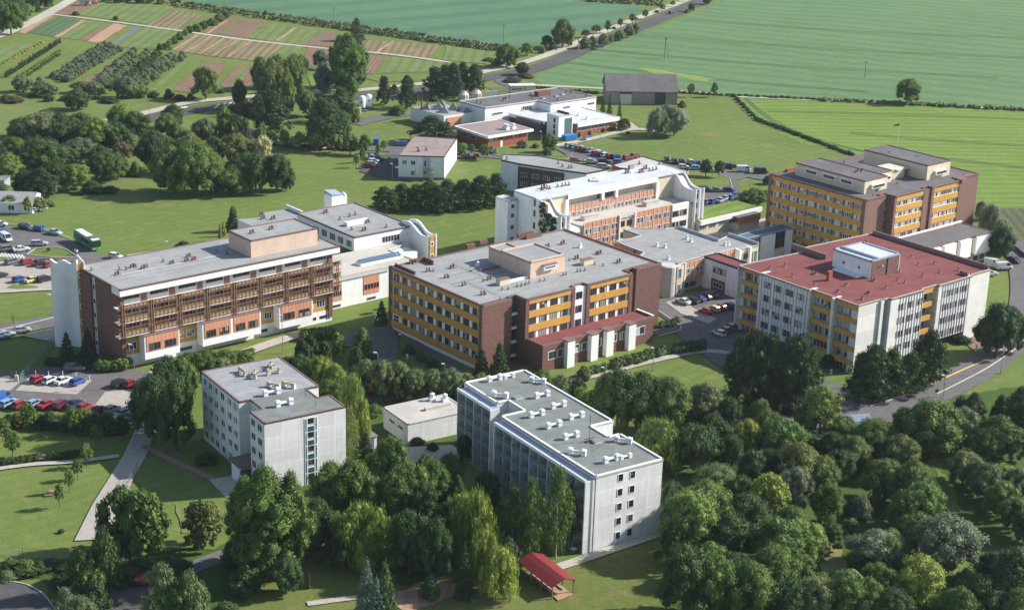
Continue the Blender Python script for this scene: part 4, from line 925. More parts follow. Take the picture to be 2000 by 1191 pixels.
# --- 8. blue roofed glazed corridor ---
K = Bld('link_building', 'glazed corridor with a dark blue-grey roof in front of the tallest block', 'building', *ZM(1500, 240), 7.5, 41)
K.box('wall', -1.5, 17.0, .3, 3.6, 0, 7.2, M_lgrey); K.roof([(-1.6, 0), (17.2, -.6), (17.2, 3.8), (-1.6, 3.8)], 7.5, plain('blue_grey_roof', (.10, .125, .165), .6), M_bluecap, .15)
for x0, x1, mt in ((4.4, 9.9, M_white), (14.3, 17.0, M_white)): K.box('white_panel', x0, x1, -.1, .29, 0, 7.3, mt)
K.win('F', 1.6, .29, 2.4, 5.2, 4.6, 7, M_frame, M_glassd); K.win('F', 12.1, .29, 2.4, 4.2, 4.6, 5, M_dgrey, M_glassd, .5); K.box('plinth', 9.95, 14.25, 0, .29, 0, 2.3, M_cream)
# --- 9. grass roofed low wing ---
Q_ = Bld('low_block', 'sunken cream wing with a white roof edge and grass growing on its roof', 'building', 1369, 431, 5, 41)
Q_.box('wall', 0, 25.5, .4, 7.5, 0, 4.5, M_cream); Q_.box('fascia', -.2, 25.8, -.3, .38, 3.6, 4.9, M_frame)
link('grass_roof', MB().box(-.1, 25.5, .4, 9.5, 4.5, 4.75, G_bright).mesh('grass_roof'), Q_.root)
for x in (1.3, 5.4, 9.5, 13.6): Q_.win('F', x, .38, 1.9, 2.8, 1.3, 4, M_frame, M_glassd)
Q2 = Bld('link_building', 'ochre-walled covered way beside the tallest block', 'building', 1443, 427, 4, 41)
Q2.box('wall', 0, 9, 0, 5, 0, 2.2, M_cream); Q2.box('ochre_wall', -.1, 9.2, -.2, -.01, 2.2, 4, plain('burnt_ochre_wall', (.50, .22, .06))); Q2.box('roof', 0, 9.2, 0, 5.2, 4.0, 4.2, M_roofd)
# --- 10. low white-box wing right of tall block ---
S = Bld('low_block', 'low wing with projecting white boxes and dark roof at the foot of the tallest block', 'building', 1941.4, 453.6, 8, 41)
S.box('wall', -30, -1.2, 1.0, 10.3, 0, 7.6, M_cream); S.roof([(-30, .8), (-8.2, .8), (-8.2, .3), (.2, -.2), (.2, 10.4), (-30, 11.6)], 8, M_roofd, M_trim, .15)
S.box('ochre_band', -30, -1.0, .7, .99, 2.4, 3.3, M_yellow); S.box('edge', -30, 1, 11.2, 11.6, 8.05, 8.5, M_frame)
for x0, x1 in ((-8, 0), (-15.2, -10.2), (-22.5, -17.2), (-29.8, -24)): S.box('white_box', x0, x1, -.1, .99, 2.9, 7.9, M_frame)
for x in (-9.1, -16.2, -23.4): S.win('F', x, .98, 4.2, 1.5, 2.8, 2, M_bframe, M_glass)
for x in (-3, -6, -9.5, -13): S.win('F', x, .99, .8, 2.0, 1.2, 3, M_dgrey, M_glassd)
# --- 11. white wings behind the balcony block ---
N = Bld('low_block', 'white wing with orange panels and a strip skylight behind the long balcony block', 'building', *ZN(125, 905), 8, 40.2)
N.box('wall', -3, 16.6, 0, 7.0, 0, 7.6, M_white); N.box('wall', 5, 30, 7.01, 15, 0, 7.5, M_white)
N.roof([(-3, -.1), (16.8, -.1), (24.5, 1), (24, 10.9), (29.5, 12.6), (31, 15), (7, 15.3), (-3, 11.5)], 7.9, M_roofb, M_cop, .2, .35)
N.box('lead_edge', -3, 16, -.35, -.12, 7.0, 7.75, M_lgrey)
N.box('upper_wall', 16.1, 34.5, 15.4, 42, 7.9, 11.3, M_white); N.box('upper_wall', 31.6, 34.4, 15.41, 42, 0, 7.9, M_white)
N.roof([(16, 15.3), (34.6, 15.3), (34.7, 42.2), (16, 42.2)], 11.6, M_roofg, M_trim, .2)
for y in (17.6, 21.4, 25.2, 29, 32.8): N.win('L', y, 16.08, 8.5, 2.5, 1.9, 4, M_white, M_glassd)
N.win('F', 27.6, 15.39, 8.6, 5.6, 1.7, 6, M_white, M_glassd)
for x0, x1 in ((-1.5, 1.8), (8.3, 13.0)):
    N.box('orange_cladding', x0, x1, -.12, -.01, 2.0, 6.8, M_orange)
    N.win('F', (x0+x1)/2, -.13, 3.2, (x1-x0)*.95, 1.5, 5, M_orange, M_glassd)
    N.win('F', (x0+x1)/2, -.01, .4, 2.6, .6, 3, M_dgrey, M_glassd)
sx, sy = N.L(*ZN(550, 730), 8.2)
m = MB(); m.prism([(sx-6.5, sy-1.3), (sx+6.5, sy-1.3), (sx+6.5, sy+1.3), (sx-6.5, sy+1.3)], 7.9, 8.5, M_frame); o = N.part('skylight', m)
m = MB()
for k in range(11):
    x = sx-6.2+k*1.13; j = len(m.v); m.v += [(x, sy-1.2, 8.52), (x+1.0, sy-1.2, 8.52), (x+1.0, sy+.2, 9.3), (x, sy+.2, 9.3), (x, sy+1.2, 8.52), (x+1, sy+1.2, 8.52)]
    m.f += [(j, j+1, j+2, j+3), (j+3, j+2, j+5, j+4)]; m.m += [m.mi(M_sky)]*2
link('glass', m.mesh('glass'), o)
x, y = N.L(*ZN(330, 385), 11.6); N.box('roof_housing', x-3.5, x+3.5, y-.8, y+.8, 11.6, 12.6, M_whitem)
N.vents([ZN(*q) for q in ((265, 315), (320, 300), (170, 345), (285, 445), (620, 418))], 11.6, 'pipe', 1.1); N.vents([ZN(*q) for q in ((35, 280), (440, 375), (410, 450))], 11.6, 'cluster', .8)
# curved stair tower at its right end
m = MB(); zs = [12.2, 12.6, 12.9, 12.7, 12.0, 11.2, 10.9, 11.0, 11.6]; pp = [Vector((34.0, 19.5)).lerp(Vector((32.8, 6.4)), k/8) for k in range(9)]
m.wall([tuple(p) for p in pp][::-1], 0, zs[::-1], -.4, M_white); o = N.part('stair_tower', m, 'white stair tower with a curved top edge')
m = MB(); m.wall([(p.x+2.6, p.y) for p in pp][::-1], 0, zs[::-1], -.4, M_white); sub('back_wall', m, o)
m = MB(); i = m.mi(plain('green_grey_lead', (.22, .28, .26)))
for p, z in zip(pp, zs): m.v += [(p.x+.3, p.y, z-.9), (p.x+2.4, p.y, z-.9)]
for a in range(8): m.f.append((2*a, 2*a+1, 2*a+3, 2*a+2)); m.m.append(i)
sub('sloping_roof', m, o)
N.box('ochre_strip', 33.3, 34.8, 6.2, 6.5, 0, 11.2, M_yellow)
for z in (2, 5.2, 8.5): N.win('F', 34.1, 6.19, z, 1.1, 1.2, 1, M_frame, M_glassd)
N.box('tower', 32.4, 36.0, 49.9, 53.6, 0, 12.0, M_white); N.box('tower', 36.01, 37.8, 50.4, 53.0, 0, 11.4, M_frame)
link('tower_roof', MB().prism([(32.3, 49.8), (36.1, 49.8), (36.1, 53.7), (32.3, 53.7)], 12, 12, M_bluecap, ztop=[12.6, 12.05, 12.6, 13.1]).mesh('tower_roof'), N.root)
link('tower_roof', MB().lathe([(1.5, 0), (.2, .9)], M_bluecap, 4, (37, 51.6, 11.42)).mesh('tower_roof'), N.root)
pts = [N.L(*p, 9) for p in ((465, 425), (495, 440), (560, 430), (605, 405), (570, 404), (505, 412))]
N.part('annex_wall', MB().prism([N.L(*p, 9) for p in ((464, 426), (497, 441), (550, 436), (607, 424), (583, 412), (563, 405), (508, 414), (510, 422))], 0, 8.6, M_white, top=M_roofg))
N.box('parapet_wall', *(lambda p: (p[0]-.2, p[0]+.2, p[1]-4, p[1]+4))(N.L(575, 410, 9)), 8.6, 9.6, M_white)
N.vents([(515, 428), (535, 428), (512, 421)], 8.6, 'cluster', .8)
# --- 12. laboratory complex ---
Lb = Bld('low_block', 'white laboratory complex with a long dark flat roof beside the grey barn', 'building', *ZL_(715, 325), 7.5, 40.4)
Lb.part('wall', MB().prism([(-.9, 13.8), (0, 0), (24, -1), (24.3, -7.7), (46.6, -7.7), (45.5, 12.7)], 0, 7.2, M_white))
Lb.roof([(-1, 13.9), (0, -.1), (24, -1.1), (24.2, -7.8), (46.7, -7.8), (45.6, 12.8)], 7.5, M_roofd, M_lgrey, .3, .3)
Lb.box('wall', 10.6, 24.2, -17.5, -1.1, 0, 4.2, M_dgrey); Lb.box('wall', 20.5, 39.5, -26.2, -7.81, 0, 4.0, M_redbrick)
Lb.roof([(10.5, -1.2), (12.5, -18.3), (20.1, -27), (40.2, -27.1), (39.6, -8), (24.1, -7.9), (24, -1.2)], 4.5, M_roofw, M_cop, .2, .35)
Lb.part('fascia', MB().wall([(12.5, -18.35), (10.4, -1.2)], 3.5, 4.7, .25, M_frame)); Lb.part('fascia', MB().wall([(40.3, -27.15), (20.1, -27.05)], 3.3, 4.72, .25, M_frame))
Lb.box('tower', 11.0, 17.6, -27.2, -21, 0, 8.2, M_white); Lb.box('tower_roof', 10.9, 17.7, -27.3, -20.9, 8.2, 8.35, M_roofb); Lb.box('parapet_wall', 15.6, 16.0, -27, -21, 8.36, 9.0, M_dark)
Lb.box('glazing', 13.9, 17.2, -27.3, -27.21, 1.6, 7.2, M_glassg)
for z in (1.5, 3.6, 5.7): Lb.win('L', -25, 10.98, z, 1.0, 1.6, 1, M_dgrey, M_glassd)
for k in range(9): Lb.win('F', 21.5+k*2.05, -26.21, 1.5, 1.4, 1.7, 2, M_frame, M_glass)
Lb.win('F', 6, -.3, 4.6, 4.6, .8, 4, M_frame, M_glassd); Lb.win('F', 19, -.85, 4.6, 4.6, 1.7, 5, M_frame, M_glass)
for x in (32, 44): Lb.win('F', x, -7.71, 5.0, 3.6, .9, 4, M_frame, M_glassd)
for y in (-3.4, -5.4): Lb.win('L', y, 24.2, 5.5, .7, .7, 1, M_frame, M_glassd)
for k in range(5): Lb.win('L', -15+k*3, 10.59, .9, 2.2, 2.2, 3, M_dgrey, M_glassd)
Lb.part('wall', MB().prism([(-14.3, 24.7), (-13.3, 6.6), (-.1, 5.9), (-1, 23)], 0, 5, M_white, top=M_roofg)); Lb.box('orange_frame', -12, -1, 6.2, 6.4, 0, 4.2, M_orange)
for x, y, hh in ((-4, 13, 2.6), (-9.5, 11.5, 2.2), (-2.5, 8.5, 2.0), (-8, 16.5, 2.4), (-11.8, 19, 2.0), (-4.6, 19.5, 2.9)):
    Lb.part('glass_pyramid', MB().lathe([(2.9, 0), (.05, hh)], plain('grey_glazed_roof', (.16, .18, .18), .3), 4, (x, y, 5.0)))
for p in ZL_(150, 330), ZL_(203, 345): x, y = Lb.L(*p, 4.8); Lb.part('chimney_pipe', MB().tube((x, y, 0), (x, y, 8.8), .28, M_rust))
Lb.box('wall', -18, -.2, -24, -6.8, 0, 3.9, M_redbrick, label='red brick pavilion'); Lb.roof([(-18.6, -6.2), (-18.9, -24.8), (1.3, -24.9), (1.1, -6.5)], 4.6, M_roofp, M_frame, .12, .3)
m = MB(); m.wall([(1.35, -24.95), (-18.95, -24.85)], 3.9, 4.72, .3, M_frame); m.wall([(-18.95, -24.85), (-18.65, -6.2)], 3.9, 4.72, .3, M_frame); Lb.part('fascia', m)
for x, w_ in ((-14.2, 6.5), (-6.0, 2.2)): Lb.win('F', x, -24.01, 2.5, w_, 1.0, 1, M_frame, M_glass)
for y, w_ in ((-10, 6), (-16, 3)): Lb.win('L', y, -18.01, 1.9, w_, 1.2, 1, M_frame, M_glassd)
Lb.box('door', -12.5, -11.6, -24.1, -24.01, 0, 2.1, M_frame)
Lb.vents([ZL_(*q) for q in ((890, 510), (910, 515), (965, 508))], 4.6, 'white', 1.5)
Lb.vents([ZL_(*q) for q in ((648, 275), (680, 290), (938, 235), (1120, 215), (1143, 240), (1365, 255), (1440, 195), (1485, 190), (1615, 225))], 7.5, 'pipe', 1.3); Lb.vents([ZL_(895, 255)], 7.5, 'cluster', 1)
Lb.vents([ZL_(*q) for q in ((1405, 205), (1350, 222), (1232, 240))], 7.5, 'hatch', 1); x, y = Lb.L(*ZL_(1225, 210), 7.5); Lb.box('roof_housing', x-3, x+3, y-1.2, y+1.2, 7.5, 9.2, M_brick)
Lb.vents([ZL_(1620, 425), ZL_(1545, 395)], 4.5, 'white', 1)
# --- 13. small white two-storey house ---
W = Bld('house', 'two-storey white house with pinkish flat roof and spiral stair at its end wall', 'building', *ZW_(850, 440) if False else (740+850*.15116, 240+440*.15116), 7.5, 1.2)
pts = [(-14.5, 0), (0, 0), (3.4, 24.3), (-10.8, 26.6)]
W.part('wall', MB().prism(pts, 0, 7.25, M_white)); W.roof(pts, 7.5, M_roofp, M_trim, .15, .25); W.part('plinth', MB().prism([(-14.55, -.05), (.05, -.05), (3.45, 24.3), (-10.8, 26.7)], 0, .7, M_lead))
W.part('wall_strip', MB().box(-6.9, -4.4, -.06, -.01, .7, 7.3, M_lgrey))
for x, z in ((-12.6, 4.7), (-9.9, 4.6), (-9.9, 1.3)): W.win('F', x, -.01, z, 1.5, 1.45, 2, M_frame, M_glassg if z > 4.65 else M_glass)
W.win('F', -6.1, -.07, 4.2, .8, 2.0, 1, M_frame, M_glassd, name='door'); W.win('F', -6.1, -.07, 1.6, 1.2, 1.4, 2, M_frame, M_glass)
for k in range(6):
    for z in (1.6, 4.6): 
        t = (k+.6)/6.4; f, g = winmesh(1.5, 1.5, 2, M_frame, M_glassd); o = link('window', f, W.root, (3.4*t+.02, 24.3*t, z), math.pi/2-.139); link('pane', g, o)
ss = MB(); cx, cy = -4.4, -1.4
for k in range(24): a = k*.52; z = .25+k*.17; ss.box(cx+.75*math.cos(a)-.5, cx+.75*math.cos(a)+.5, cy+.75*math.sin(a)-.2, cy+.75*math.sin(a)+.2, z, z+.06, M_metal)
ss.tube((cx, cy, 0), (cx, cy, 5.2), .1, M_metal); so_ = W.part('spiral_stair', ss); ra = MB()
for k in range(24):
    a, a2 = k*.52, (k+1)*.52; ra.tube((cx+1.3*math.cos(a), cy+1.3*math.sin(a), 1.1+k*.17), (cx+1.3*math.cos(a2), cy+1.3*math.sin(a2), 1.27+k*.17), .05, M_metal, n=5)
    ra.tube((cx+1.3*math.cos(a), cy+1.3*math.sin(a), .3+k*.17), (cx+1.3*math.cos(a), cy+1.3*math.sin(a), 1.1+k*.17), .03, M_metal, n=4)
link('rail', ra.mesh('rail'), so_); W.box('landing', -6.8, -4.2, -1.9, -.07, 4.1, 4.2, M_metal)
W.box('awning', -15.6, -14.52, 1.5, 4, 3.0, 3.1, M_frame)
W.vent(-8.5, 6, 7.5, 'pipe', 0, 1.6); W.vent(-6, 8, 7.5, 'pipe', 0, 1.2); W.part('antenna', MB().tube((-6.2, 1, 7.5), (-6.2, 1, 12.5), .06, M_metal)); W.part('antenna', MB().tube((-3, 14, 7.5), (-3, 14, 12), .06, M_metal).box(-3.2, -1.2, 13.9, 14.1, 11.9, 12, M_metal))
# --- 14. left panel hostel (two-part) ---
E = Bld('apartment_block', 'pale panel block with two offset wings and yellow pipes on its grey roof', 'apartment block', *ZE(622, 625), 14.3, 33.4)
E.box('wall', .2, 16.9, 11.7, 29.5, 0, 14.0, M_conc); E.box('wall', 0, 16.7, 0, 6.3, 0, 14.0, M_conc); E.box('wall', 2.5, 14.1, 6.31, 11.69, 0, 14.0, M_conc)
E.roof([(.1, 29.6), (.1, 11.6), (2.5, 11.6), (2.5, 6.3), (0, 6.3), (0, -.05), (16.75, -.05), (16.75, 6.35), (14.15, 6.35), (14.15, 11.6), (17, 11.6), (17, 29.6)], 14.3, M_roofgg, M_trim, .12, .28)
E.box('roof_patch', .5, 16.6, 12.0, 29.2, 14.31, 14.33, dirty('lavender_grey_membrane', (.345, .345, .36), (.24, .22, .2), .3, seam=(6, 1.0), amt=.8))
for z in (12.0, 9.2, 6.4, 3.6, .8):
    for y in (27.7, 25.0, 22.4, 19.3, 16.1, 13.4): E.win('L', y, .19, z, 1.7, 1.5, 2, M_frame, M_glass)
    for y in (4.8, 1.9): E.win('L', y, -.01, z, 1.8, 1.5, 2, M_frame, M_glass)
    for k in range(2): E.win('F', 9.35+.0, -.02, z+(-1.3 if k else .25), 1.5, 1.25 if k else 1.35, 1, M_white, M_teal if k else M_glassd)
    for x in (8.35, 10.45): E.win('F', x, -.02, z-1.2, .45, 2.75, 1, M_frame, M_teal)
    E.win('L', 8.4, 2.49, z, 3.4, 1.3, 4, M_white, M_glassd)
E.box('entrance_canopy', -2.5, 2.4, 6.4, 11.2, 3.3, 3.6, M_trim); E.box('entrance_wall', -2.6, -2.3, 6.2, 9.5, 0, 3.29, M_conc)
for p in ((445, 215), (545, 235), (680, 170), (705, 215)): x, y = E.L(*ZE(*p)); E.vent(x, y, 14.33, 'yduct', R(random.choice((0, 60, 90))), .8)
for p, r in (((700, 330), -60), ((825, 325), -60)): x, y = E.L(*ZE(*p)); E.vent(x, y, 14.33, 'yduct', R(r), .75)
for p in ((685, 385), (790, 475)): x, y = E.L(*ZE(*p)); E.vent(x, y, 14.33, 'duct', 0, .85)
E.vents([ZE(965, 395), ZE(1050, 480)], 14.33, 'thin', .7)
# --- 15. big panel hostel in the foreground ---
Fb = Bld('apartment_block', 'long pale panel block with paired white ducts on its green-grey roof, in the foreground', 'apartment block', *ZF(850, 695), 14.3, 33.4)
Fb.box('wall', 0, 14.6, -.8, 12.0, 0, 14.0, M_conc); Fb.box('wall', 0, 12.0, 12.01, 17.4, 0, 13.99, M_conc); Fb.box('wall', 0.001, 17.0, 17.41, 29.5, 0, 13.98, M_conc); Fb.box('wall', 5.2, 17.0, 29.51, 35.3, 0, 14.0, M_conc); Fb.box('wall', 2.7, 17.0, 35.31, 47.2, 0, 13.97, M_conc)
Fb.roof([(-.1, -.9), (14.7, -.9), (14.7, 12.1), (12.0, 12.1), (12.0, 17.4), (17.1, 17.4), (16.9, 47.3), (2.7, 47.3), (2.7, 35.3), (5.2, 35.3), (5.2, 29.6), (-.1, 29.6)], 14.3, M_roofgg, M_frame, .25, .35)
Fb.box('roof_ledge', -1.9, -.12, -.6, 28.4, 13.6, 13.75, M_bluecap); Fb.box('ledge_edge', -2.1, -1.91, -.6, 28.6, 13.4, 14.0, M_frame); Fb.box('roof_ledge', .75, 2.6, 34.4, 46.2, 13.6, 13.75, M_bluecap); Fb.box('ledge_edge', .55, .74, 34.3, 46.4, 13.4, 14.0, M_frame)
Fb.box('fin_wall', -2.1, -.01, -.79, -.5, 0, 13.7, M_conc); Fb.box('fin_wall', -2.1, -.01, 28.5, 28.8, 0, 13.7, M_conc); Fb.box('fin_wall', .6, 2.69, 34.2, 34.5, 0, 13.7, M_conc)
M_bal = panel('dark_balcony_front', (.13, .15, .15), 3, 30, joint=.8); M_lgw = plain('shade_toned_loggia_wall', (.33, .36, .40))  # loggia shade put into the back wall colour, darker and bluer than the concrete
for (ya, yb, xp, n) in ((-.5, 28.5, -2.0, 10), (34.5, 46.3, .65, 4)):
    w_ = (yb-ya)/n; Fb.box('loggia_wall', xp+1.9, xp+1.97, ya+.1, yb-.1, 0, 13.4, M_lgw)
    for k in range(0, n+1, 1): Fb.box('partition', xp, xp+1.7, ya+w_*k-.07, ya+w_*k+.07, 0, 13.4, M_conc if k % 2 == 0 else M_lgrey)
    for r in range(5):
        z = .1+2.7*r
        Fb.box('balcony_slab', xp+.1, xp+1.9, ya+.1, yb-.1, z-.08, z+.08, M_lgrey)
        for k in range(n):
            Fb.box('balcony_front', xp-.02, xp+.05, ya+w_*k+.1, ya+w_*(k+1)-.1, z+.1, z+1.05, M_bal)
            Fb.win('L', ya+w_*(k+.42), xp+1.89, z+1.0, w_*.62, 1.5, 2, M_frame, M_glass)
for z in (12.3, 9.5, 6.7, 3.9, 1.1):
    for x in (5.4, 8.0):
        Fb.win('F', x, -.81, z-.1, 1.2, 1.5, 1, M_white, M_glassd)
m = MB()
for x in (-.3,): m.tube((-.15, -1.0, 0), (-.15, -1.0, 14.2), .09, M_dark)
Fb.part('downpipe', m)
for p, r in (((265, 130), 0), ((520, 145), -50), ((295, 230), -50), ((547, 228), 0), ((645, 290), 0), ((515, 343), 0), ((752, 355), 0), ((617, 408), 0), ((720, 473), 0), ((755, 572), -50), ((1030, 500), -50), ((960, 612), 0), ((350, 115), 0), ((1045, 595), 0)):
    x, y = Fb.L(*ZF(*p)); Fb.vent(x, y, 14.3, 'duct', R(r), .8 if p[0] not in (350, 1045) else .6)
for p in ((402, 235), (872, 498)): x, y = Fb.L(*ZF(*p)); Fb.vent(x, y, 14.3, 'hatch', 0, 1)
x, y = Fb.L(*ZF(828, 495)); Fb.part('antenna', MB().tube((x, y, 14.3), (x, y, 19.5), .05, M_dark).box(x-1.1, x+1.1, y-.05, y+.05, 14.9, 15, M_dark).box(x-.9, x+.9, y-.4, y+.4, 14.3, 14.45, M_dark))
Fb.vents([ZF(845, 555), ZF(570, 480), ZF(1005, 635)], 14.3, 'thin', .5)
# --- 16. small buildings ---
P_ = Bld('service_building', 'low beige flat-roofed building between the two pale panel blocks', 'building', 797, 829, 4.5, 33.4)
P_.box('wall', 0, 14.2, 0, 10.1, 0, 4.3, M_conc); P_.roof([(0, 0), (14.3, 0), (14.3, 10.2), (0, 10.2)], 4.5, M_roofb, M_cop, .12)
P_.box('roof_housing', 6.5, 12.5, 4.2, 5.0, 4.5, 5.1, M_roofb); P_.vent(10.5, 8.6, 4.5, 'white', 0, 1.3); P_.vent(12.6, 7.0, 4.5, 'white', 0, 1.3)
for y in (3, 6.5): P_.win('L', y, -.01, 2.4, 2.2, .8, 3, M_frame, M_glassd)
P2 = Bld('garage', 'tiny white garage left of the low beige building', 'garage', 736, 850, 2.8, 33.4); P2.box('wall', -5, 0, 0, 4, 0, 2.6, M_white); P2.box('roof', -5.2, .2, -.2, 4.2, 2.6, 2.8, M_roofgg); P2.box('door', -4.5, -.6, -.05, -.01, 0, 2.2, M_metal)
# barn
bp = at(1185, 203); Bn = thing('barn', 'old grey barn with a dark slate roof and open dark doorway beside the cereal field', 'barn', bp, R(4))
m = MB(); m.prism([(0, 0), (27, 0), (27, 14), (0, 14)], 0, 5.2, M_wood); link('wall', m.mesh('wall'), Bn)
m = MB(); i = m.mi(M_wood); m.v = [(0, 0, 5.2), (0, 14, 5.2), (0, 8, 10.2), (27, 0, 5.2), (27, 14, 5.2), (27, 8, 10.2)]; m.f = [(0, 2, 1), (3, 4, 5)]; m.m = [i, i]; link('gable', m.mesh('gable'), Bn)
rf = dirty('old_slate', (.15, .145, .14), (.24, .22, .2), .3, seam=(2, .6), amt=.7); m = MB(); i = m.mi(rf)
m.v = [(-.5, -.6, 5.0), (27.5, -.6, 5.0), (27.5, 8, 10.35), (-.5, 8, 10.35), (-.5, 14.6, 5.0), (27.5, 14.6, 5.0), (-.5, -.6, 4.8), (27.5, -.6, 4.8)]; m.f = [(0, 1, 2, 3), (3, 2, 5, 4), (6, 7, 1, 0)]; m.m = [i]*3; link('roof', m.mesh('roof'), Bn)
link('doorway', MB().box(18.5, 22.6, -.06, -.01, 0, 5.1, M_dark).mesh('doorway'), Bn); link('loft_opening', MB().box(5, 9.5, -.06, -.01, 4.0, 5.1, M_dark).mesh('loft_opening'), Bn)
link('door', MB().box(5, 9.5, -.1, -.01, 0, 3.8, M_lgrey).mesh('door'), Bn); m = MB()
for x in (0, 4.5, 9.8, 14, 18.2, 22.9, 27): m.box(x-.15, x+.15, -.16, -.01, 0, 5.15, M_wood)
link('posts', m.mesh('post'), Bn).name = 'post'
# picnic shelter
sp = at(1068, 1140); Sh = thing('picnic_shelter', 'open wooden shelter with a folded red metal roof on the foreground lawn', 'shelter', sp, R(-57.5))
m = MB(); i = m.mi(plain('red_sheet_roof', (.20, .032, .03), .5, var=.06)); hl, hw = 5.3, 2.6
for k, (y, z) in enumerate(((-hw, 2.55), (-1.1, 3.2), (0, 3.55), (1.1, 3.2), (hw, 2.55))): m.v += [(-hl, y, z), (hl, y, z)]
for k in range(4): m.f.append((2*k, 2*k+1, 2*k+3, 2*k+2)); m.m.append(i)
j = len(m.v); m.v += [(a, b, c-.12) for a, b, c in m.v[:10]]
for k in range(4): m.f.append((j+2*k+2, j+2*k+3, j+2*k+1, j+2*k)); m.m.append(i)
link('roof', m.mesh('roof'), Sh)
for x in (-4.8, -1.6, 1.6, 4.8):
    for y in (-2.1, 2.1): link('post', MB().box(x-.09, x+.09, y-.09, y+.09, 0, 2.6, M_trim).mesh('post'), Sh)
link('beam', MB().box(-5, 5, -2.2, -2.05, 2.5, 2.64, M_trim).box(-5, 5, 2.05, 2.2, 2.5, 2.64, M_trim).mesh('beam'), Sh)
for y in (-1.2, 1.0): tb = link('bench', MB().box(-3.5, 3.5, y-.25, y+.25, .42, .5, M_wood).box(-3.2, -3, y-.2, y+.2, 0, .42, M_wood).box(3, 3.2, y-.2, y+.2, 0, .42, M_wood).mesh('bench'), Sh)
# blue tin roofed shelter
Bs = Bld('shelter', 'small shelter with a blue-grey tin roof at the bend of the service road', 'shelter', 1654, 826, 2.8, 0)
pts = [Bs.L(*q) for q in ((1645, 811), (1654, 826), (1707, 821), (1697, 807))]; Bs.part('roof', MB().prism(pts, 2.7, 2.85, M_tin))
for x, y in pts: x, y = x*.93+.2, y*.93+.2; Bs.part('post', MB().box(x-.08, x+.08, y-.08, y+.08, 0, 2.68, M_metal))
# white shed, left edge
LB = Bld('shed', 'long white shed with grey roof at the left edge by the meadow', 'shed', 62, 394, 3.6, 0)
LB.box('wall', -14, 0, 0, 11, 0, 3.0, M_white); m = MB(); i = m.mi(M_roofg); m.v = [(-14.3, -.4, 3.0), (.3, -.4, 3.0), (.3, 5.5, 5.0), (-14.3, 5.5, 5.0), (-14.3, 11.4, 3), (.3, 11.4, 3)]; m.f = [(0, 1, 2, 3), (3, 2, 5, 4)]; m.m = [i, i]; LB.part('roof', m)
LB.part('gable', MB().prism([(-.3, 0), (0, 0), (0, 5.5), (-.3, 5.5)], 2.9, 3, M_white, ztop=[3, 3, 4.9, 4.9])); LB.part('gable', MB().prism([(-.3, 5.5), (0, 5.5), (0, 11), (-.3, 11)], 2.9, 3, M_white, ztop=[4.9, 4.9, 3, 3]))
for x in (-1.5, -6, -11): LB.win('F', x, -.01, .9, 1.8, 1.5, 2, M_frame, M_glassd)
L2 = Bld('shed', 'pale blue shed half hidden under trees at the far left edge', 'shed', 8, 352, 3, 0); L2.box('wall', -8, 0, 0, 6, 0, 2.7, M_bluecap); L2.box('roof', -8.2, .2, -.2, 6.2, 2.7, 2.9, M_roofgg)
# kiosk behind the laboratory
Kx = Bld('kiosk', 'small cream box building with a flat white roof behind the laboratory complex', 'building', *ZL_(1075, 125), 4, 12)
Kx.box('wall', -6, 0, 0, 4, 0, 3.8, M_cream); Kx.box('wall', 0.01, 4, -.3, 4, 0, 3.7, M_cream); Kx.box('roof', -6.2, 4.2, -.4, 4.2, 3.8, 4.05, M_roofw); Kx.win('F', -3.4, -.01, 2.2, 4, .8, 4, M_frame, M_glassd); Kx.box('door', 1.2, 2.4, -.35, -.31, 0, 2.2, M_dark)
PB = Bld('screen_wall', 'white free-standing screen panel behind the laboratory complex', 'screen', *ZL_(720, 175), 4, 10); PB.box('panel', 0, 4.6, 0, .3, 0, 4, M_white); PB.box('post', .2, .4, .31, .6, 0, 3.8, M_metal)
# garden hut at the top edge
Hh = Bld('garden_hut', 'grey-roofed garden hut at the top edge above the allotments', 'hut', 155, 2, 2.6, 10); Hh.box('wall', 0, 5, 0, 3, 0, 2.3, M_lgrey); Hh.box('roof', -.2, 5.2, -.2, 3.2, 2.3, 2.6, M_dgrey)
# ---------------- trees ----------------
def leafmat(name, trans=.25, spread=.35):
    t = NT(name, .65, 0, .25); oi = t.n('ShaderNodeObjectInfo'); ge = t.n('ShaderNodeNewGeometry')
    f = t.noise(3.0, 3); v = t.ramp(f, [(.3, (1-spread,)*3), (.7, (1+spread, 1+spread*.9, 1+spread*.5))])
    r = t.ramp(ge.outputs['Random Per Island'], [(0, (.72, .78, .72)), (1, (1.25, 1.18, 1.1))])
    rr = t.ramp(oi.outputs['Random'], [(0, (.85, .9, .85)), (1, (1.15, 1.08, 1.0))])
    o = t.mix(1.0, t.mix(1.0, t.mix(1.0, oi.outputs['Color'], v, 'MULTIPLY'), r, 'MULTIPLY'), rr, 'MULTIPLY'); t.col(o)
    tr = t.n('ShaderNodeBsdfTranslucent'); t.l(o, tr.inputs[0]); mx = t.n('ShaderNodeMixShader'); mx.inputs[0].default_value = trans
    t.l(t.b.outputs[0], mx.inputs[1]); t.l(tr.outputs[0], mx.inputs[2]); t.l(mx.outputs[0], t.t.nodes['Material Output'].inputs[0]); return t.m
M_leaf = leafmat('foliage'); M_needle = leafmat('needles', .08, .3)
M_bark = plain('bark', (.13, .10, .075), .95, var=.3, scale=4); M_birch = plain('birch_bark', (.42, .40, .36), .8, var=.3, scale=3)
def unit(n): v = rng.normal(size=(n, 3)); return v/np.linalg.norm(v, axis=1)[:, None]
ICO = None
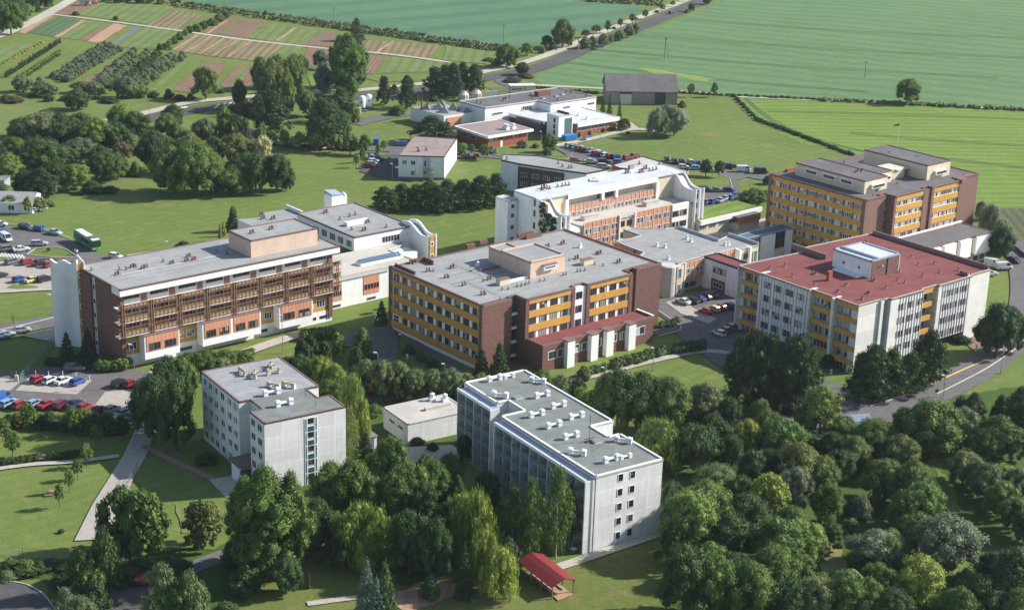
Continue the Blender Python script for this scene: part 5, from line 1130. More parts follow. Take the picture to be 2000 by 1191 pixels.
def puffmesh(puffs, per, leaf, mat, core=.8, drop=0.0, up=.25, aspect=1.0, za=1.0):
    "puffs: (x, y, z, r); leaves on every puff surface over an opaque lumpy core"
    global ICO
    if ICO is None:
        bm = bmesh.new(); bmesh.ops.create_icosphere(bm, subdivisions=1, radius=1); bm.verts.ensure_lookup_table()
        ICO = (np.array([v.co[:] for v in bm.verts]), [[v.index for v in f.verts] for f in bm.faces]); bm.free()
    V = []; F = []; k = 0
    for (x, y, z, r) in puffs:
        c = np.array([x, y, z])
        if core > 0:
            iv = ICO[0]*(r*core*.86)*(1+.22*rng.random((len(ICO[0]), 1))); iv[:, 2] /= za; iv += c; V.append(iv); F += [[a+k for a in f] for f in ICO[1]]; k += len(iv)
        n = max(6, int(per*(r/.15)**2)) if per else 0
        d = unit(n); d[:, 2] = np.where(d[:, 2] < -.3, -d[:, 2]*.6, d[:, 2]); d /= np.linalg.norm(d, axis=1)[:, None]
        o_ = d*r*(.72+.5*rng.random((n, 1))); o_[:, 2] /= za; p = c+o_; p[:, 2] -= drop*rng.random(n)*r
        nn = d+unit(n)*.75; nn[:, 2] += up; nn /= np.linalg.norm(nn, axis=1)[:, None]
        u = np.cross(nn, unit(n)); u /= np.linalg.norm(u, axis=1)[:, None]
        if aspect != 1: u = u*.35+np.array([0, 0, -1.0])*(.9); u /= np.linalg.norm(u, axis=1)[:, None]
        w_ = np.cross(nn, u); s = leaf*(.6+.8*rng.random((n, 1)))
        uz = u.copy(); uz[:, 2] /= za; wz = w_.copy(); wz[:, 2] /= za; u = uz; w_ = wz
        q = np.stack([p-u*s*aspect, p+w_*s*.8/max(1, aspect*.5), p+u*s*aspect, p-w_*s*.8/max(1, aspect*.5)], 1).reshape(-1, 3); V.append(q)
        F += [[k+4*a, k+4*a+1, k+4*a+2, k+4*a+3] for a in range(n)]; k += 4*n
    V = np.concatenate(V); me = bpy.data.meshes.new('crown'); me.from_pydata(V.tolist(), [], F); me.materials.append(mat); me.update(); return me
def trunk(h, r, mat=M_bark, limbs=6, z0=.3):
    m = MB(); m.tube((0, 0, -.02), (0, 0, z0), r, mat, r*.75, 7, False); m.tube((0, 0, z0), (.01, .01, h), r*.75, mat, r*.2, 6)
    for k in range(limbs):
        a = k*2.4; z = z0+(h-z0)*k/limbs*.8; m.tube((0, 0, z), (math.cos(a)*.3, math.sin(a)*.3, z+.22), r*.4, mat, r*.1, 5, False)
    return m.mesh('trunk')
def shell(n, prof, zb, rj=.12, r0=.13):
    "n puffs on and inside an envelope; prof(t) radius for t 0..1 up the crown"
    P = []
    for k in range(n):
        t = (k+.5)/n; t = t**.85; a = k*2.39996+rng.uniform(-.3, .3); z = zb+(1-zb-r0*.7)*t
        rad = max(0, prof(t)-r0*.75)*(1 if k % 4 else rng.uniform(.2, .7))*(1+rng.uniform(-rj, rj))
        P.append((rad*math.cos(a), rad*math.sin(a), z, r0*rng.uniform(.7, 1.3)))
    return P
def ell(t, lo=0.0): return .5*math.sqrt(max(0, 1-((t-.42)/.60)**2))
PRO = {}
def proto(key, crown, tr): PRO.setdefault(key, []).append((crown, tr))
for v in range(4):
    ps = shell(46+6*v, lambda t: ell(t)*(1+.12*math.sin(t*9+v)), [.16, .2, .12, .18][v], .2, .125)
    lob = [(rng.uniform(-.22, .22), rng.uniform(-.22, .22), rng.uniform(.45, .75), .2) for _ in range(5)]
    proto('broad', puffmesh(ps+lob, 185, .0155, M_leaf), trunk(.6, .035))
for v in range(2): proto('chestnut', puffmesh(shell(58, lambda t: ell(t)*1.03, .1, .08, .105), 75, .03, M_leaf), trunk(.5, .03, limbs=3))
for v in range(2): proto('poplar', puffmesh(shell(120, lambda t: .46*min(1, (t+.12)*2.2)*(1-t**3*.75)+.05*math.sin(t*11+v), .05, .35, .115), 150, .015, M_leaf, za=1.7), trunk(.8, .03))
for v in range(3): proto('pine', puffmesh(shell(100, lambda t: .5*(1-t**1.8*.72)*min(1, (t+.12)*4)+.06*math.sin(t*15+v*2), .05, .38, .11), 110, .017, M_needle, .6, aspect=1.5, za=1.45), trunk(.9, .03, z0=.15))
def spr(n, w_):
    P = []
    for k in range(n):
        t = k/n; lay_ = int(t*9)/9; a = k*2.39996; z = .06+.9*lay_+rng.uniform(-.02, .02); rad = w_*(1-lay_)**.85*rng.uniform(.75, 1.05)
        P.append((rad*math.cos(a)*.85, rad*math.sin(a)*.85, z, .055+.05*(1-t)))
        if k % 3 == 0: P.append((rad*.45*math.cos(a+1), rad*.45*math.sin(a+1), z+.02, .09))
    P.append((0, 0, .97, .03)); return P
for v in range(2): proto('spruce', puffmesh(spr(90, .46), 150, .015, M_needle, .6, drop=.5, up=.1, aspect=1.4, za=1.6), trunk(.95, .025, limbs=2, z0=.08))
for v in range(2):
    ps = shell(52, lambda t: ell(t)*.98, .12, .25, .12); W_ = []
    for (x, y, z, r) in ps:
        W_.append((x, y, z, r))
        if z > .35:
            for j in range(3): W_.append((x*(1.05+.05*j)+rng.uniform(-.02, .02), y*(1.05+.05*j), z-.09*(j+1), r*(.7-.13*j)))
    proto('willow', puffmesh(W_, 95, .016, M_leaf, .55, drop=1.2, up=0, aspect=3.0), trunk(.6, .03))
for v in range(2): proto('birch', puffmesh(shell(100, lambda t: .46*(min(1, (t+.15)*2)*(1-t**2.2*.8))+.04*math.sin(t*12+v), .14, .3, .09), 100, .014, M_leaf, .45, drop=.6, up=.1, aspect=2.0, za=1.8), trunk(.95, .022, M_birch, z0=.25))
for v in range(2): proto('sapling', puffmesh(shell(22, lambda t: ell(t)*.95, .33, .25, .14), 55, .032, M_leaf, .6), trunk(.6, .03, z0=.4, limbs=3))
for v in range(2): proto('ball', puffmesh(shell(26, lambda t: ell(t)*1.0, .36, .05, .15), 60, .030, M_leaf, .8), trunk(.6, .04, z0=.4, limbs=3))
for v in range(3): proto('shrub', puffmesh([(x, y, z*.9-.05, r) for x, y, z, r in shell(24, lambda t: .5*math.sqrt(max(0, 1-t**2*.95)), .1, .2, .18)], 75, .034, M_leaf), trunk(.3, .03, limbs=2))
for v in range(2): proto('cypress', puffmesh(shell(16, lambda t: .42*(1-t**2)+.1, .03, .1, .2), 40, .05, M_needle, .85), trunk(.3, .04, limbs=0))
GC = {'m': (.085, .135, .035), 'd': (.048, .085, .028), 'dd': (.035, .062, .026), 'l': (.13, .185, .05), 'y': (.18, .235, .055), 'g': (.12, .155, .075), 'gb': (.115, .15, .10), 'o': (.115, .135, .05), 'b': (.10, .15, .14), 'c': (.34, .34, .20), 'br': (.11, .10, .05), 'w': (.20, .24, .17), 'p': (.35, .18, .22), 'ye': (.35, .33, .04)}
CN = {'m': 'mid green', 'd': 'dark green', 'dd': 'blackish green', 'l': 'light green', 'y': 'yellow-green', 'g': 'greyish green', 'gb': 'grey-green', 'o': 'olive green', 'b': 'bluish', 'c': 'cream-blossomed', 'br': 'brownish', 'w': 'silvery', 'p': 'pink-flowering', 'ye': 'yellow-flowering'}
KN = {'broad': ('broadleaf_tree', 'broadleaf tree', 'tree'), 'chestnut': ('chestnut_tree', 'dense round chestnut tree', 'tree'), 'poplar': ('poplar_tree', 'tall poplar', 'tree'), 'pine': ('pine_tree', 'shaggy pine', 'tree'), 'spruce': ('spruce_tree', 'conical spruce', 'tree'), 'willow': ('willow_tree', 'weeping willow', 'tree'), 'birch': ('birch_tree', 'hanging birch', 'tree'), 'sapling': ('young_tree', 'young tree', 'tree'), 'ball': ('young_tree', 'ball-crowned tree', 'tree'), 'shrub': ('shrub', 'shrub', 'shrub'), 'cypress': ('cypress_bush', 'columnar conifer', 'shrub')}
ORD = ['', 'second', 'third', 'fourth', 'fifth', 'sixth', 'seventh', 'eighth', 'ninth', 'tenth']
def ordw(k):
    if k == 0: return 'leftmost'
    if k < 10: return ORD[k]+' from left'
    s = {1: 'st', 2: 'nd', 3: 'rd'}.get((k+1) % 10 if (k+1) % 100 not in (11, 12, 13) else 0, 'th'); return f'{k+1}{s} from left'
TREES = []; CNT = {}
SPEC = {}
def tree(kind, x, yb, yt, wpx, c='m', zone=''):
    P = at(x, yb); h = max(.8, hgt(P, yt)); w_ = wid(P, wpx)
    k = CNT[kind] = CNT.get(kind, -1)+1
    crown, tr = PRO[kind][k % len(PRO[kind])]
    root = link(KN[kind][0], None, None, P, random.uniform(0, 6.28)); root.scale = (w_, w_, h)
    cr = link('crown', crown, root); j = random.uniform(.88, 1.14); cr.color = (*[v*1.32*j*random.uniform(.95, 1.05) for v in GC[c]], 1)
    if not (kind == 'shrub' and h < 1.6): link('trunk', tr, root)
    root['category'] = KN[kind][2]; TREES.append((root, kind, c, x, yb, zone)); return root
def T(zone, s):
    "entries 'kind colour x ybase ytop width' separated by ;"
    for e in s.split(';'):
        e = e.split()
        if len(e) == 6:
            k, c, x, yb, yt, w_ = e; k = {'B': 'broad', 'C': 'chestnut', 'O': 'poplar', 'P': 'pine', 'S': 'spruce', 'W': 'willow', 'I': 'birch', 'T': 'sapling', 'R': 'ball', 'H': 'shrub', 'Y': 'cypress'}[k]
            tree(k, float(x), float(yb), float(yt), float(w_), c, zone)
T('in the top left corner', 'B m 6 64 8 44;B m 22 68 4 46;B d 34 48 -6 42;S dd 38 42 4 18;B l 52 36 8 30;B dd 66 24 -10 26;S dd 74 24 -6 16;B d 90 18 -12 28;B m 48 16 -14 36;B d 14 34 -14 40;H m 40 42 32 24;H m 28 52 42 22')
T('along the top edge above the allotments', 'H p 172 12 3 14;H p 186 8 -1 12;H d 148 30 22 16;H d 226 40 31 12;B d 205 4 -10 18;B d 232 6 -8 20;B d 250 4 -9 20;B dd 272 7 -7 22;B d 292 6 -8 22;H g 315 8 -3 18;B d 222 2 -12 16')
T('in the hedge that splits the allotments', 'H d 440 36 22 20;H o 428 44 26 24;H m 414 50 34 22;H ye 402 50 38 16;H d 396 58 42 22;H m 384 62 45 20;H d 370 64 50 20;H o 362 70 56 14;H m 352 78 62 16;H m 341 86 70 16;H o 330 93 78 16;H w 333 98 86 8;H dd 312 98 84 13;H d 322 96 84 14')
T('on the lower edge of the allotments', 'B g 45 180 148 36;B y 63 172 157 14;H w 79 160 148 16;B g 82 185 158 38;B g 98 190 165 30;H dd 96 198 184 22;H br 30 200 186 40;B d 152 216 174 50;B br 158 182 160 34;B g 186 190 160 36;B g 205 182 150 36;B gb 245 192 150 44;B l 275 190 166 38;B g 225 170 146 30;H d 330 192 172 20;H dd 300 190 178 26;H dd 350 196 184 26;H d 372 196 182 18;B m 402 195 131 50;H dd 215 200 188 40;H dd 130 196 186 26;H br 12 196 184 26;H dd 62 190 178 16;H d 430 182 174 18')
T('in the grove by the roadside verge', 'B o 530 215 118 62;B m 508 175 112 36;B m 545 172 108 44;B l 575 205 106 44;B m 588 150 108 28;O l 562 225 130 30;P dd 530 262 174 78;B d 468 212 156 28;H d 478 228 192 36;H m 455 216 204 30;P d 505 232 184 40;B dd 552 228 186 40;O m 680 192 60 78;O m 664 180 66 50;O d 700 170 72 44;S dd 697 80 32 40;S d 690 82 38 20;B b 626 136 98 28;B b 632 186 128 38;P d 665 238 170 58;B l 602 228 180 38;P dd 635 290 188 86;P dd 618 270 205 44;P d 655 275 200 50;H l 690 240 196 26;B m 672 270 220 30;O l 437 262 200 30;B m 437 282 232 26;C d 465 290 226 48;H br 395 258 232 36;P dd 750 205 148 32;P dd 795 212 146 40;H m 776 225 204 34;P dd 770 185 165 20;B m 340 252 204 46;B m 326 266 222 42')
T('in the row above parked cars', 'R l 509 284 249 22;R l 532 286 254 20;R l 555 290 254 24;R l 585 294 258 24;R l 618 296 259 28;R l 655 299 262 24;R m 684 302 262 32;R m 713 304 263 28')
T('on the small lawn by the white house', 'T d 695 328 301 11;T m 707 318 287 11;T m 738 308 281 11;T m 749 298 274 13;H m 760 312 306 5;R l 902 310 281 18;R m 947 313 283 20;T m 921 304 283 14;T m 712 300 290 10')
T('in the big left grove', 'B d 40 268 232 50;B g 85 294 220 92;B d 122 294 222 66;B d 48 300 245 60;B d 157 272 222 56;B m 188 302 232 76;B d 150 300 250 60;B l 236 278 204 56;B d 262 284 220 66;B d 225 300 238 60;B m 28 312 268 58;B d 80 338 272 88;B l 18 354 300 50;B d 132 332 288 48;B gb 157 318 270 62;B d 207 354 296 62;B m 232 348 300 42;B br 240 312 278 40;B g 258 300 262 46;B dd 297 332 264 48;B d 300 300 255 40;B l 146 372 322 60;B dd 82 392 330 66;B dd 50 384 334 50;B gb 95 386 345 40;B d 112 360 318 40;B m 335 380 286 84;B m 385 380 277 92;B o 372 340 268 60;B m 412 376 300 60;B m 458 378 324 66;B dd 432 380 335 44;B d 500 377 302 52;B dd 540 375 302 58;B d 560 372 325 34;B o 462 322 262 68;B c 512 324 266 40;B d 420 324 268 38;B g 367 290 255 42;B g 405 282 232 40;B d 485 348 298 52;H m 265 344 312 22;H l 246 344 327 16;B m 358 312 270 44;B m 318 300 264 40;B d 470 350 305 50;B m 290 290 258 40;H d 180 378 352 44;H d 215 376 362 34;B d 195 335 285 44;B m 345 285 240 36;B d 175 270 238 44')
T('beside the white shed at the left edge', 'B l 19 412 382 32;T l 55 418 385 20;B g 76 412 385 34;H g 8 372 358 24;H g 96 404 390 22')
T('by the bus turning area', 'Y dd 456 452 407 26;Y y 437 462 432 9;Y y 430 470 440 8;H d 357 480 470 22;T d 95 493 484 9')
T('along the main road towards the top', 'T d 1144 74 59 20;T d 1165 68 49 20;T d 1187 66 41 15;T d 1211 57 36 13;T d 1235 48 28 16;T d 1260 39 19 15;T d 1294 22 11 12;T d 1314 14 2 11;T d 1336 4 -8 12;H dd 1199 58 52 10;H dd 1243 40 34 9;H dd 1282 26 20 9;B g 1143 96 72 22;B g 1157 94 71 16;B g 1178 92 66 22;B g 1192 86 68 12;B g 1210 80 60 24;B g 1228 74 50 20;B g 1242 68 46 14;B d 1350 24 6 12;H d 1341 26 18 10;B d 1380 10 -8 16;B m 1098 94 38 44;B d 1068 92 70 24;H d 1080 98 80 18;B l 1030 109 84 24;B m 990 132 86 44;H m 970 128 112 22;B d 1020 148 122 28;H br 1030 152 142 30;H d 1002 160 150 40;H m 956 120 112 22;B d 1113 92 72 12;H g 1058 104 90 16;H g 1160 98 92 14')
T('by the dark roofed laboratory', 'P dd 850 190 130 52;P dd 885 192 122 46;P d 925 184 124 44;P d 868 186 126 40;P d 903 180 120 36;B l 932 172 134 24;P dd 843 278 226 80;P dd 868 280 238 50;S d 1177 224 186 15;S d 1190 225 181 14;S d 1209 238 194 14;C d 1218 254 232 28;B m 1072 298 262 28;H gb 1068 304 286 18;H g 1020 288 272 24;H l 903 294 278 26;H w 962 300 284 22;H l 945 296 281 24;H d 1131 268 258 8;H d 1151 264 255 8;H d 1178 258 250 9;H d 1226 262 256 9;H br 1046 288 280 16;H br 849 198 186 20;H br 1185 182 172 16;T m 1350 190 163 16;T m 1395 190 162 17;W w 1284 268 208 44;B w 1316 266 211 46;B gb 1300 262 206 44;H br 1332 210 196 18')
T('standing alone between the green fields', 'B m 1772 203 154 44')
T('by the upper right car park', 'R d 1378 346 312 26;R d 1404 348 314 22;B m 1470 402 368 48;H m 1494 392 370 30;H d 1500 360 342 24;H m 1440 404 384 30')
T('right of the tallest block', 'W w 1930 470 396 44;W w 1952 495 425 46;W w 1915 430 392 24;B dd 1950 510 444 46;B m 1925 450 425 24;W w 1968 490 445 22')
T('in the meadow pine row', 'P dd 750 412 364 58;P dd 785 408 358 61;P dd 812 410 360 48;P dd 838 410 352 63;P dd 872 410 350 63;P dd 905 408 350 63;P dd 938 406 342 68;P dd 968 402 338 53;P d 858 414 362 48;P d 765 414 372 43')
T('in front of the stair tower', 'S dd 132 706 645 40;S dd 174 710 638 48;H dd 155 712 690 60')
T('by the middle forecourt', 'S dd 745 634 584 34;O l 708 698 638 40;C l 661 699 650 28;C d 695 720 677 30;Y dd 588 704 658 28;Y dd 610 708 660 30;Y dd 634 712 664 30;S dd 975 738 664 54;S dd 940 736 676 44;H m 640 660 645 36;H d 800 690 672 26;H d 822 704 688 26;H d 845 716 700 28;H m 612 660 648 36;C d 598 720 672 30;H d 690 740 712 30;H d 720 700 690 30')
T('in the street row below the hospital', 'B m 372 728 688 44;B m 405 730 684 52;B m 440 726 684 48;B m 478 722 688 44;B g 430 738 700 44;B d 585 742 692 46;B d 560 740 698 44;B m 605 756 706 44;B y 627 764 696 46;B y 655 772 712 40;B d 640 745 706 36;B g 715 764 704 44;B g 745 778 704 54;B g 778 778 706 52;B g 812 782 722 56;B g 846 782 724 50;B g 880 780 720 54;B g 910 774 730 40;H l 800 790 770 26;B m 1060 770 724 46;B g 1095 790 734 48;B g 940 778 730 40;B m 1020 768 722 40;H g 1140 740 712 34;B m 690 776 730 40')
T('around the left pale panel block', 'W l 690 870 730 60;W y 702 880 770 50;I l 685 905 790 44;B m 660 800 748 40;B d 335 806 696 66;B m 360 798 700 52;B d 300 862 736 84;B d 345 880 742 74;B dd 318 840 720 60;B d 292 820 740 56;S dd 714 898 840 42;B m 640 790 742 36;H m 700 900 870 30;B y 645 790 750 26;H d 405 905 880 40')
T('around the low beige service building', 'B m 765 952 853 62;B m 740 930 880 50;H d 815 868 852 30;H dd 770 872 850 24;B d 905 900 850 30;B m 878 958 886 46;B m 830 960 888 44;H d 780 800 788 30;H m 730 812 786 40;H d 905 790 770 40;H dd 845 880 862 22')
T('in the foreground grove', 'O m 520 1132 902 130;O m 570 1122 912 90;O m 480 1110 925 80;B m 645 1000 903 76;B m 688 1020 900 80;B m 720 1025 930 70;B m 800 1010 903 76;B m 765 1030 926 70;B m 845 1000 900 60;B d 830 1040 940 60;W y 710 1100 980 120;W y 690 1080 1000 70;B d 800 1120 998 84;B dd 790 1090 1010 70;B d 850 1140 1014 66;W y 930 1105 954 92;W y 900 1080 960 76;W y 975 1168 1068 76;W y 945 1150 1030 60;S dd 905 1165 1056 50;O d 893 1030 924 46;I d 1000 1092 944 70;I m 1035 1100 926 80;I m 1085 1090 904 84;I d 1110 1070 940 50;B d 950 1000 922 56;S b 716 1200 1084 58;S d 752 1208 1088 64;S b 735 1215 1120 44;B dd 640 1080 1000 70;B d 600 1090 1000 60;H d 480 1156 1098 66;H d 440 1210 1176 60;B d 620 1050 975 60;B d 870 1070 985 56;H br 765 1035 1000 20;B dd 665 1110 1040 50;Y d 577 1149 1125 7;Y d 590 1146 1123 7;Y d 603 1149 1120 9;C d 870 1000 930 50;B dd 990 1130 1050 50;H d 840 1170 1120 40;H d 460 1100 1050 60;B d 560 1160 1090 60;B d 1310 1010 940 44;H dd 820 1110 1070 60')
T('by the lower left drive', 'C m 238 1078 950 84;C m 285 1088 956 88;C o 396 1070 976 74;B m 265 1075 960 60;P d 205 1160 1028 62;P d 160 1168 1066 60;B l 178 1170 1100 50;P g 322 1240 1096 84;P g 375 1245 1112 80;P d 345 1250 1140 60;I gb 132 1235 1144 70;B g 160 1240 1165 50;H m 20 1120 1088 40;H m 50 1122 1090 46;H d 78 1118 1094 40;H g 15 1132 1112 40;H br 100 1106 1090 40;H dd 230 1116 1086 60;H dd 275 1118 1086 60;H dd 330 1118 1088 60;H dd 355 1110 1092 44;H m 180 1130 1090 40;H dd 130 1140 1100 60;H dd 250 1140 1105 60;H dd 190 1190 1130 60;H d 120 1040 1032 14;H m 290 1230 1180 50')
T('below the left car park', 'T m 190 878 830 24;T m 169 912 866 24;T m 152 937 896 21;T m 136 962 916 18;T m 117 992 944 19;T m 56 842 788 36;T m 145 850 795 40;T m 25 892 842 34;T m 6 862 818 30;B m 165 842 800 38;H d 100 838 800 36;H br 34 832 804 32;H dd 20 834 806 26;H br 118 834 806 28;H d 80 836 806 30;H d 190 842 806 44;H d 212 836 800 36;H dd 238 846 818 36;H d 130 842 808 30;H p 10 834 812 14;H dd 46 830 806 22;H d 4 838 814 22;H m 60 836 815 22;H p 188 838 822 16;H d 165 848 824 30;H dd 215 848 815 40;H dd 145 842 815 30')
T('right of the foreground panel block', 'B d 1205 838 722 92;B d 1250 840 728 86;B m 1300 842 738 84;B m 1180 830 740 54;H y 1135 800 752 44;B m 1155 810 762 40;B g 1375 818 750 72;H l 1470 824 783 34;T l 1484 826 780 34;B d 1420 838 776 46;H g 1340 818 790 44;B d 1130 790 740 36;S dd 1118 778 740 30;H d 1545 810 792 30;H br 1562 800 778 24')
T('in front of the red roofed block', 'P dd 1468 792 642 117;P dd 1500 798 650 85;P dd 1545 800 652 109;P dd 1520 800 670 85;P dd 1440 770 652 61;P d 1575 795 680 61;P dd 1700 782 672 97;P d 1735 775 680 68;P dd 1676 776 690 53;P d 1772 770 688 68;P dd 1808 752 644 82;B dd 1945 696 594 76;B dd 1968 690 602 60;B dd 1925 688 620 46;H dd 1880 670 655 34;H dd 1450 700 672 40;H dd 1616 716 690 36;H d 1655 700 672 34')
T('in the lower right orchard wood', 'W l 1284 920 816 94;B m 1260 900 840 60;B d 1363 928 833 90;B d 1345 905 828 64;B g 1400 985 908 84;B d 1420 930 850 60;B y 1455 890 820 50;S b 1310 1015 938 54;B l 1372 1045 940 100;B d 1330 1030 960 60;C y 1498 1022 924 78;B d 1440 1000 930 60;B m 1530 908 822 96;B o 1556 960 866 94;B m 1600 968 892 80;B m 1612 1024 944 64;H gb 1680 1010 964 44;B gb 1547 1000 914 66;B o 1667 920 854 64;B m 1706 892 820 88;B o 1758 930 852 80;B m 1726 980 902 92;B m 1775 992 900 76;B m 1797 1030 944 84;B m 1762 1035 960 70;B m 1815 892 786 116;B d 1785 880 794 74;B d 1762 850 796 44;O d 1895 850 764 56;O d 1950 838 768 44;O d 1985 856 752 66;B d 1875 830 775 40;B gb 1878 872 796 56;B m 1945 892 814 86;B m 1920 900 838 60;B d 1975 900 840 60;B g 1880 945 884 66;B g 1905 960 900 50;B g 1925 978 908 66;B l 1950 1008 942 64;B m 1978 1038 974 60;B g 1982 980 914 54;B d 1998 1060 1000 50;B m 1790 1080 1008 84;B gb 1850 1118 1014 130;B gb 1706 1104 1038 100;B m 1735 1110 1050 60;B y 1794 1190 1088 98;B m 1712 1165 1102 66;H g 1655 1190 1106 90;B m 1690 1210 1130 70;B d 1740 1220 1150 76;B m 1650 1215 1120 90;B l 1345 1085 966 110;B d 1415 1086 1000 92;B d 1452 1044 966 84;B m 1510 1116 1012 112;B l 1562 1095 1018 84;B d 1480 1060 990 70;B m 1540 1060 990 60;B d 1335 1200 1072 110;B m 1395 1200 1088 96;B m 1460 1205 1098 104;B m 1505 1165 1068 92;B d 1540 1220 1138 84;B g 1590 1215 1130 80;B m 1600 1190 1120 60;H l 1600 1090 1040 40;B d 1915 1210 1128 100;B dd 1970 1200 1078 96;B dd 1935 1150 1080 60;B m 1868 1225 1148 66;B m 1985 1230 1150 80;B d 1310 1110 1030 60;B d 1430 1150 1080 70;B m 1380 1140 1060 80;H d 1640 1000 970 40;H m 1660 1040 1010 36;H y 1740 1060 1030 40;B d 1500 950 880 60;B d 1465 960 880 60;B d 1640 940 880 60;B m 1680 880 830 56;H gb 1608 872 840 60;H gb 1570 866 836 50;B d 1500 870 822 50;B l 1600 852 758 90;B m 1640 862 812 60;B d 1575 846 790 44;B m 1460 870 828 40;B d 1405 880 820 50;B d 1390 860 808 40;B m 1650 905 850 50;B dd 1760 1000 940 50;B d 1620 1075 1020 50;B m 1560 1150 1085 60;B dd 1880 1180 1110 50;H y 1960 940 905 60;H y 1905 910 888 50;H g 1985 950 915 50;B d 1620 905 845 50;B d 1580 900 850 44;B m 1500 860 805 60')
# rows of small repeats
def row(kind, x0, y0, x1, y1, n, hpx, wpx, c, group, label, jit=1.0):
    for k in range(n):
        t = k/max(1, n-1); x = x0+(x1-x0)*t+random.uniform(-jit, jit); y = y0+(y1-y0)*t+random.uniform(-jit, jit)*.5; hh = hpx*random.uniform(.8, 1.2)
        r = tree(kind, x, y, y-hh, wpx*random.uniform(.85, 1.15), c, None); r['label'] = f'{label}, {ordw(k)}'; r['group'] = group; TREES.pop()
        if 'fruit' in group: r.name = 'fruit_tree'; r['category'] = 'tree'
row('cypress', 12, 152, 117, 85, 30, 11, 5.5, 'dd', 'clipped conifers in the nursery row', 'narrow dark conifer in the nursery row', .4)
row('shrub', 36, 152, 118, 101, 20, 6, 7, 'y', 'low yellow-green bushes beside the nursery row', 'low yellow-green bush in the row beside the narrow conifers', 1)
row('shrub', 44, 156, 116, 108, 16, 6, 7, 'o', 'low olive bushes beside the nursery row', 'low olive bush in the second row beside the narrow conifers', 1)
row('shrub', 2, 128, 80, 86, 14, 6, 7, 'ye', 'yellow flowering bushes in the left allotment', 'low yellow-flowering bush in the far left allotment row', 1.5)
for j in range(3): row('shrub', 108+j*12, 152+j*4, 205+j*13, 92+j*4, 17, 14, 17, 'gb', 'small fruit trees of the left plantation, row %d' % (j+1), 'small fruit tree of the left plantation, %s' % ('back row', 'middle row', 'near row')[j], 2)
for j in range(5): row('shrub', 195+j*16, 160+j*6, 262+j*24, 106+j*2, 14, 14, 18, ('gb', 'g', 'd')[j % 3], 'small fruit trees of the right plantation, row %d' % (j+1), 'small fruit tree of the middle plantation, %s row' % ('first', 'second', 'third', 'fourth', 'fifth')[j], 2.5)
row('shrub', 1040, 172, 1165, 184, 16, 6, 12, 'd', 'bushes on the bank left of the barn', 'low dark bush on the bank left of the grey barn', 1.5)
row('shrub', 1325, 182, 1600, 196, 24, 5, 13, 'd', 'low bushes along the field boundary', 'low dark bush along the boundary between the green fields', 1)
row('shrub', 1434, 190, 1475, 232, 9, 6, 12, 'd', 'bushes on the bend of the bank', 'low dark bush on the upper bend of the bright field bank', .6)
row('shrub', 1480, 236, 1665, 304, 26, 7, 13, 'd', 'bushes on the bank of the bright field', 'low dark bush on the curved bank of the bright field', .6)
row('shrub', 1378, 416, 1480, 392, 16, 10, 14, 'm', 'roof-side hedge by the car park', 'hedge bush above the grass-roofed wing', 1)
def stuffrows(specs):
    puffs = []; o = at(650, 60)
    for (x0, y0, x1, y1, n, hp, wp) in specs:
        for k in range(n):
            t = k/(n-1); x = x0+(x1-x0)*t+random.uniform(-1.5, 1.5); y = y0+(y1-y0)*t+random.uniform(-.8, .8); P = at(x, y); w_ = wid(P, wp)*random.uniform(.7, 1.2); h = hgt(P, y-hp)*random.uniform(.7, 1.2)
            for q in range(4): r = w_*.3*random.uniform(.7, 1.2); puffs.append(((P.x-o.x+random.uniform(-.35, .35)*w_)/3, (P.y-o.y+random.uniform(-.35, .35)*w_)/3, h*random.uniform(.25, .75)/3, r/3))
    ob = link('low_bush_rows', puffmesh(puffs, 2.6, .14, M_leaf, .8), None, o); ob.scale = (3, 3, 3); ob.color = (*GC['g'], 1)
    tag(ob, 'long rows of small distant bushes along and beyond the teal field', 'bushes', kind='stuff')
stuffrows([(330, 6, 985, 96, 90, 9, 10), (340, 12, 980, 102, 80, 7, 10), (560, 40, 940, 96, 40, 10, 10), (1100, -2, 1290, 8, 20, 5, 9), (1130, 1, 1293, 4, 20, 5, 9), (1150, 4, 1296, 12, 20, 4, 9), (1610, 197, 2005, 217, 40, 5, 13)])
def hedge(name, label, pts, wd, h, c, leafs=None):
    P = curve([at(*p) for p in pts], 5); puffs = []; L_ = 0
    for a, b in zip(P[:-1], P[1:]):
        n = max(1, int((b-a).length/(wd*.42)))
        for k in range(n):
            p = a.lerp(b, k/n)
            for s_ in (-.28, .28): puffs.append((p.x-P[0].x+random.uniform(-.1, .1)*wd, p.y-P[0].y+s_*wd, h*.5, h*.56))
    V = puffmesh([(x/h, y/h, z/h, r/h) for x, y, z, r in puffs], 5, .14, M_leaf, .95); o = tag(link(name, V, None, P[0]), label, 'hedge'); o.scale = (h, h, h); o.color = (*GC[c], 1)
hedge('hedge', 'clipped green hedge in front of the brick annex, left piece', [(1135, 738), (1185, 722)], 2.6, 1.6, 'm')
hedge('hedge', 'clipped green hedge in front of the brick annex, right piece', [(1200, 718), (1250, 705), (1300, 690)], 3, 1.9, 'm')
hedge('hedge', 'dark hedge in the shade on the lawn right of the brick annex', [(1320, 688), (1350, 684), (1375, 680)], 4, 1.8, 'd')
hedge('hedge', 'dense hedge at the near corner of the balcony block', [(195, 722), (220, 722), (248, 720)], 4, 2.4, 'm')
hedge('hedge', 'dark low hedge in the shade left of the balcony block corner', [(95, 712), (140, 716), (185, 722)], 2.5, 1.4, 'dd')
hedge('hedge', 'low clipped hedge beside the curving footpath, left piece', [(-10, 908), (40, 903), (76, 897)], 2.2, 1.1, 'd')
hedge('hedge', 'low clipped hedge beside the curving footpath, right piece', [(96, 895), (125, 893), (158, 890)], 2.2, 1.1, 'd')
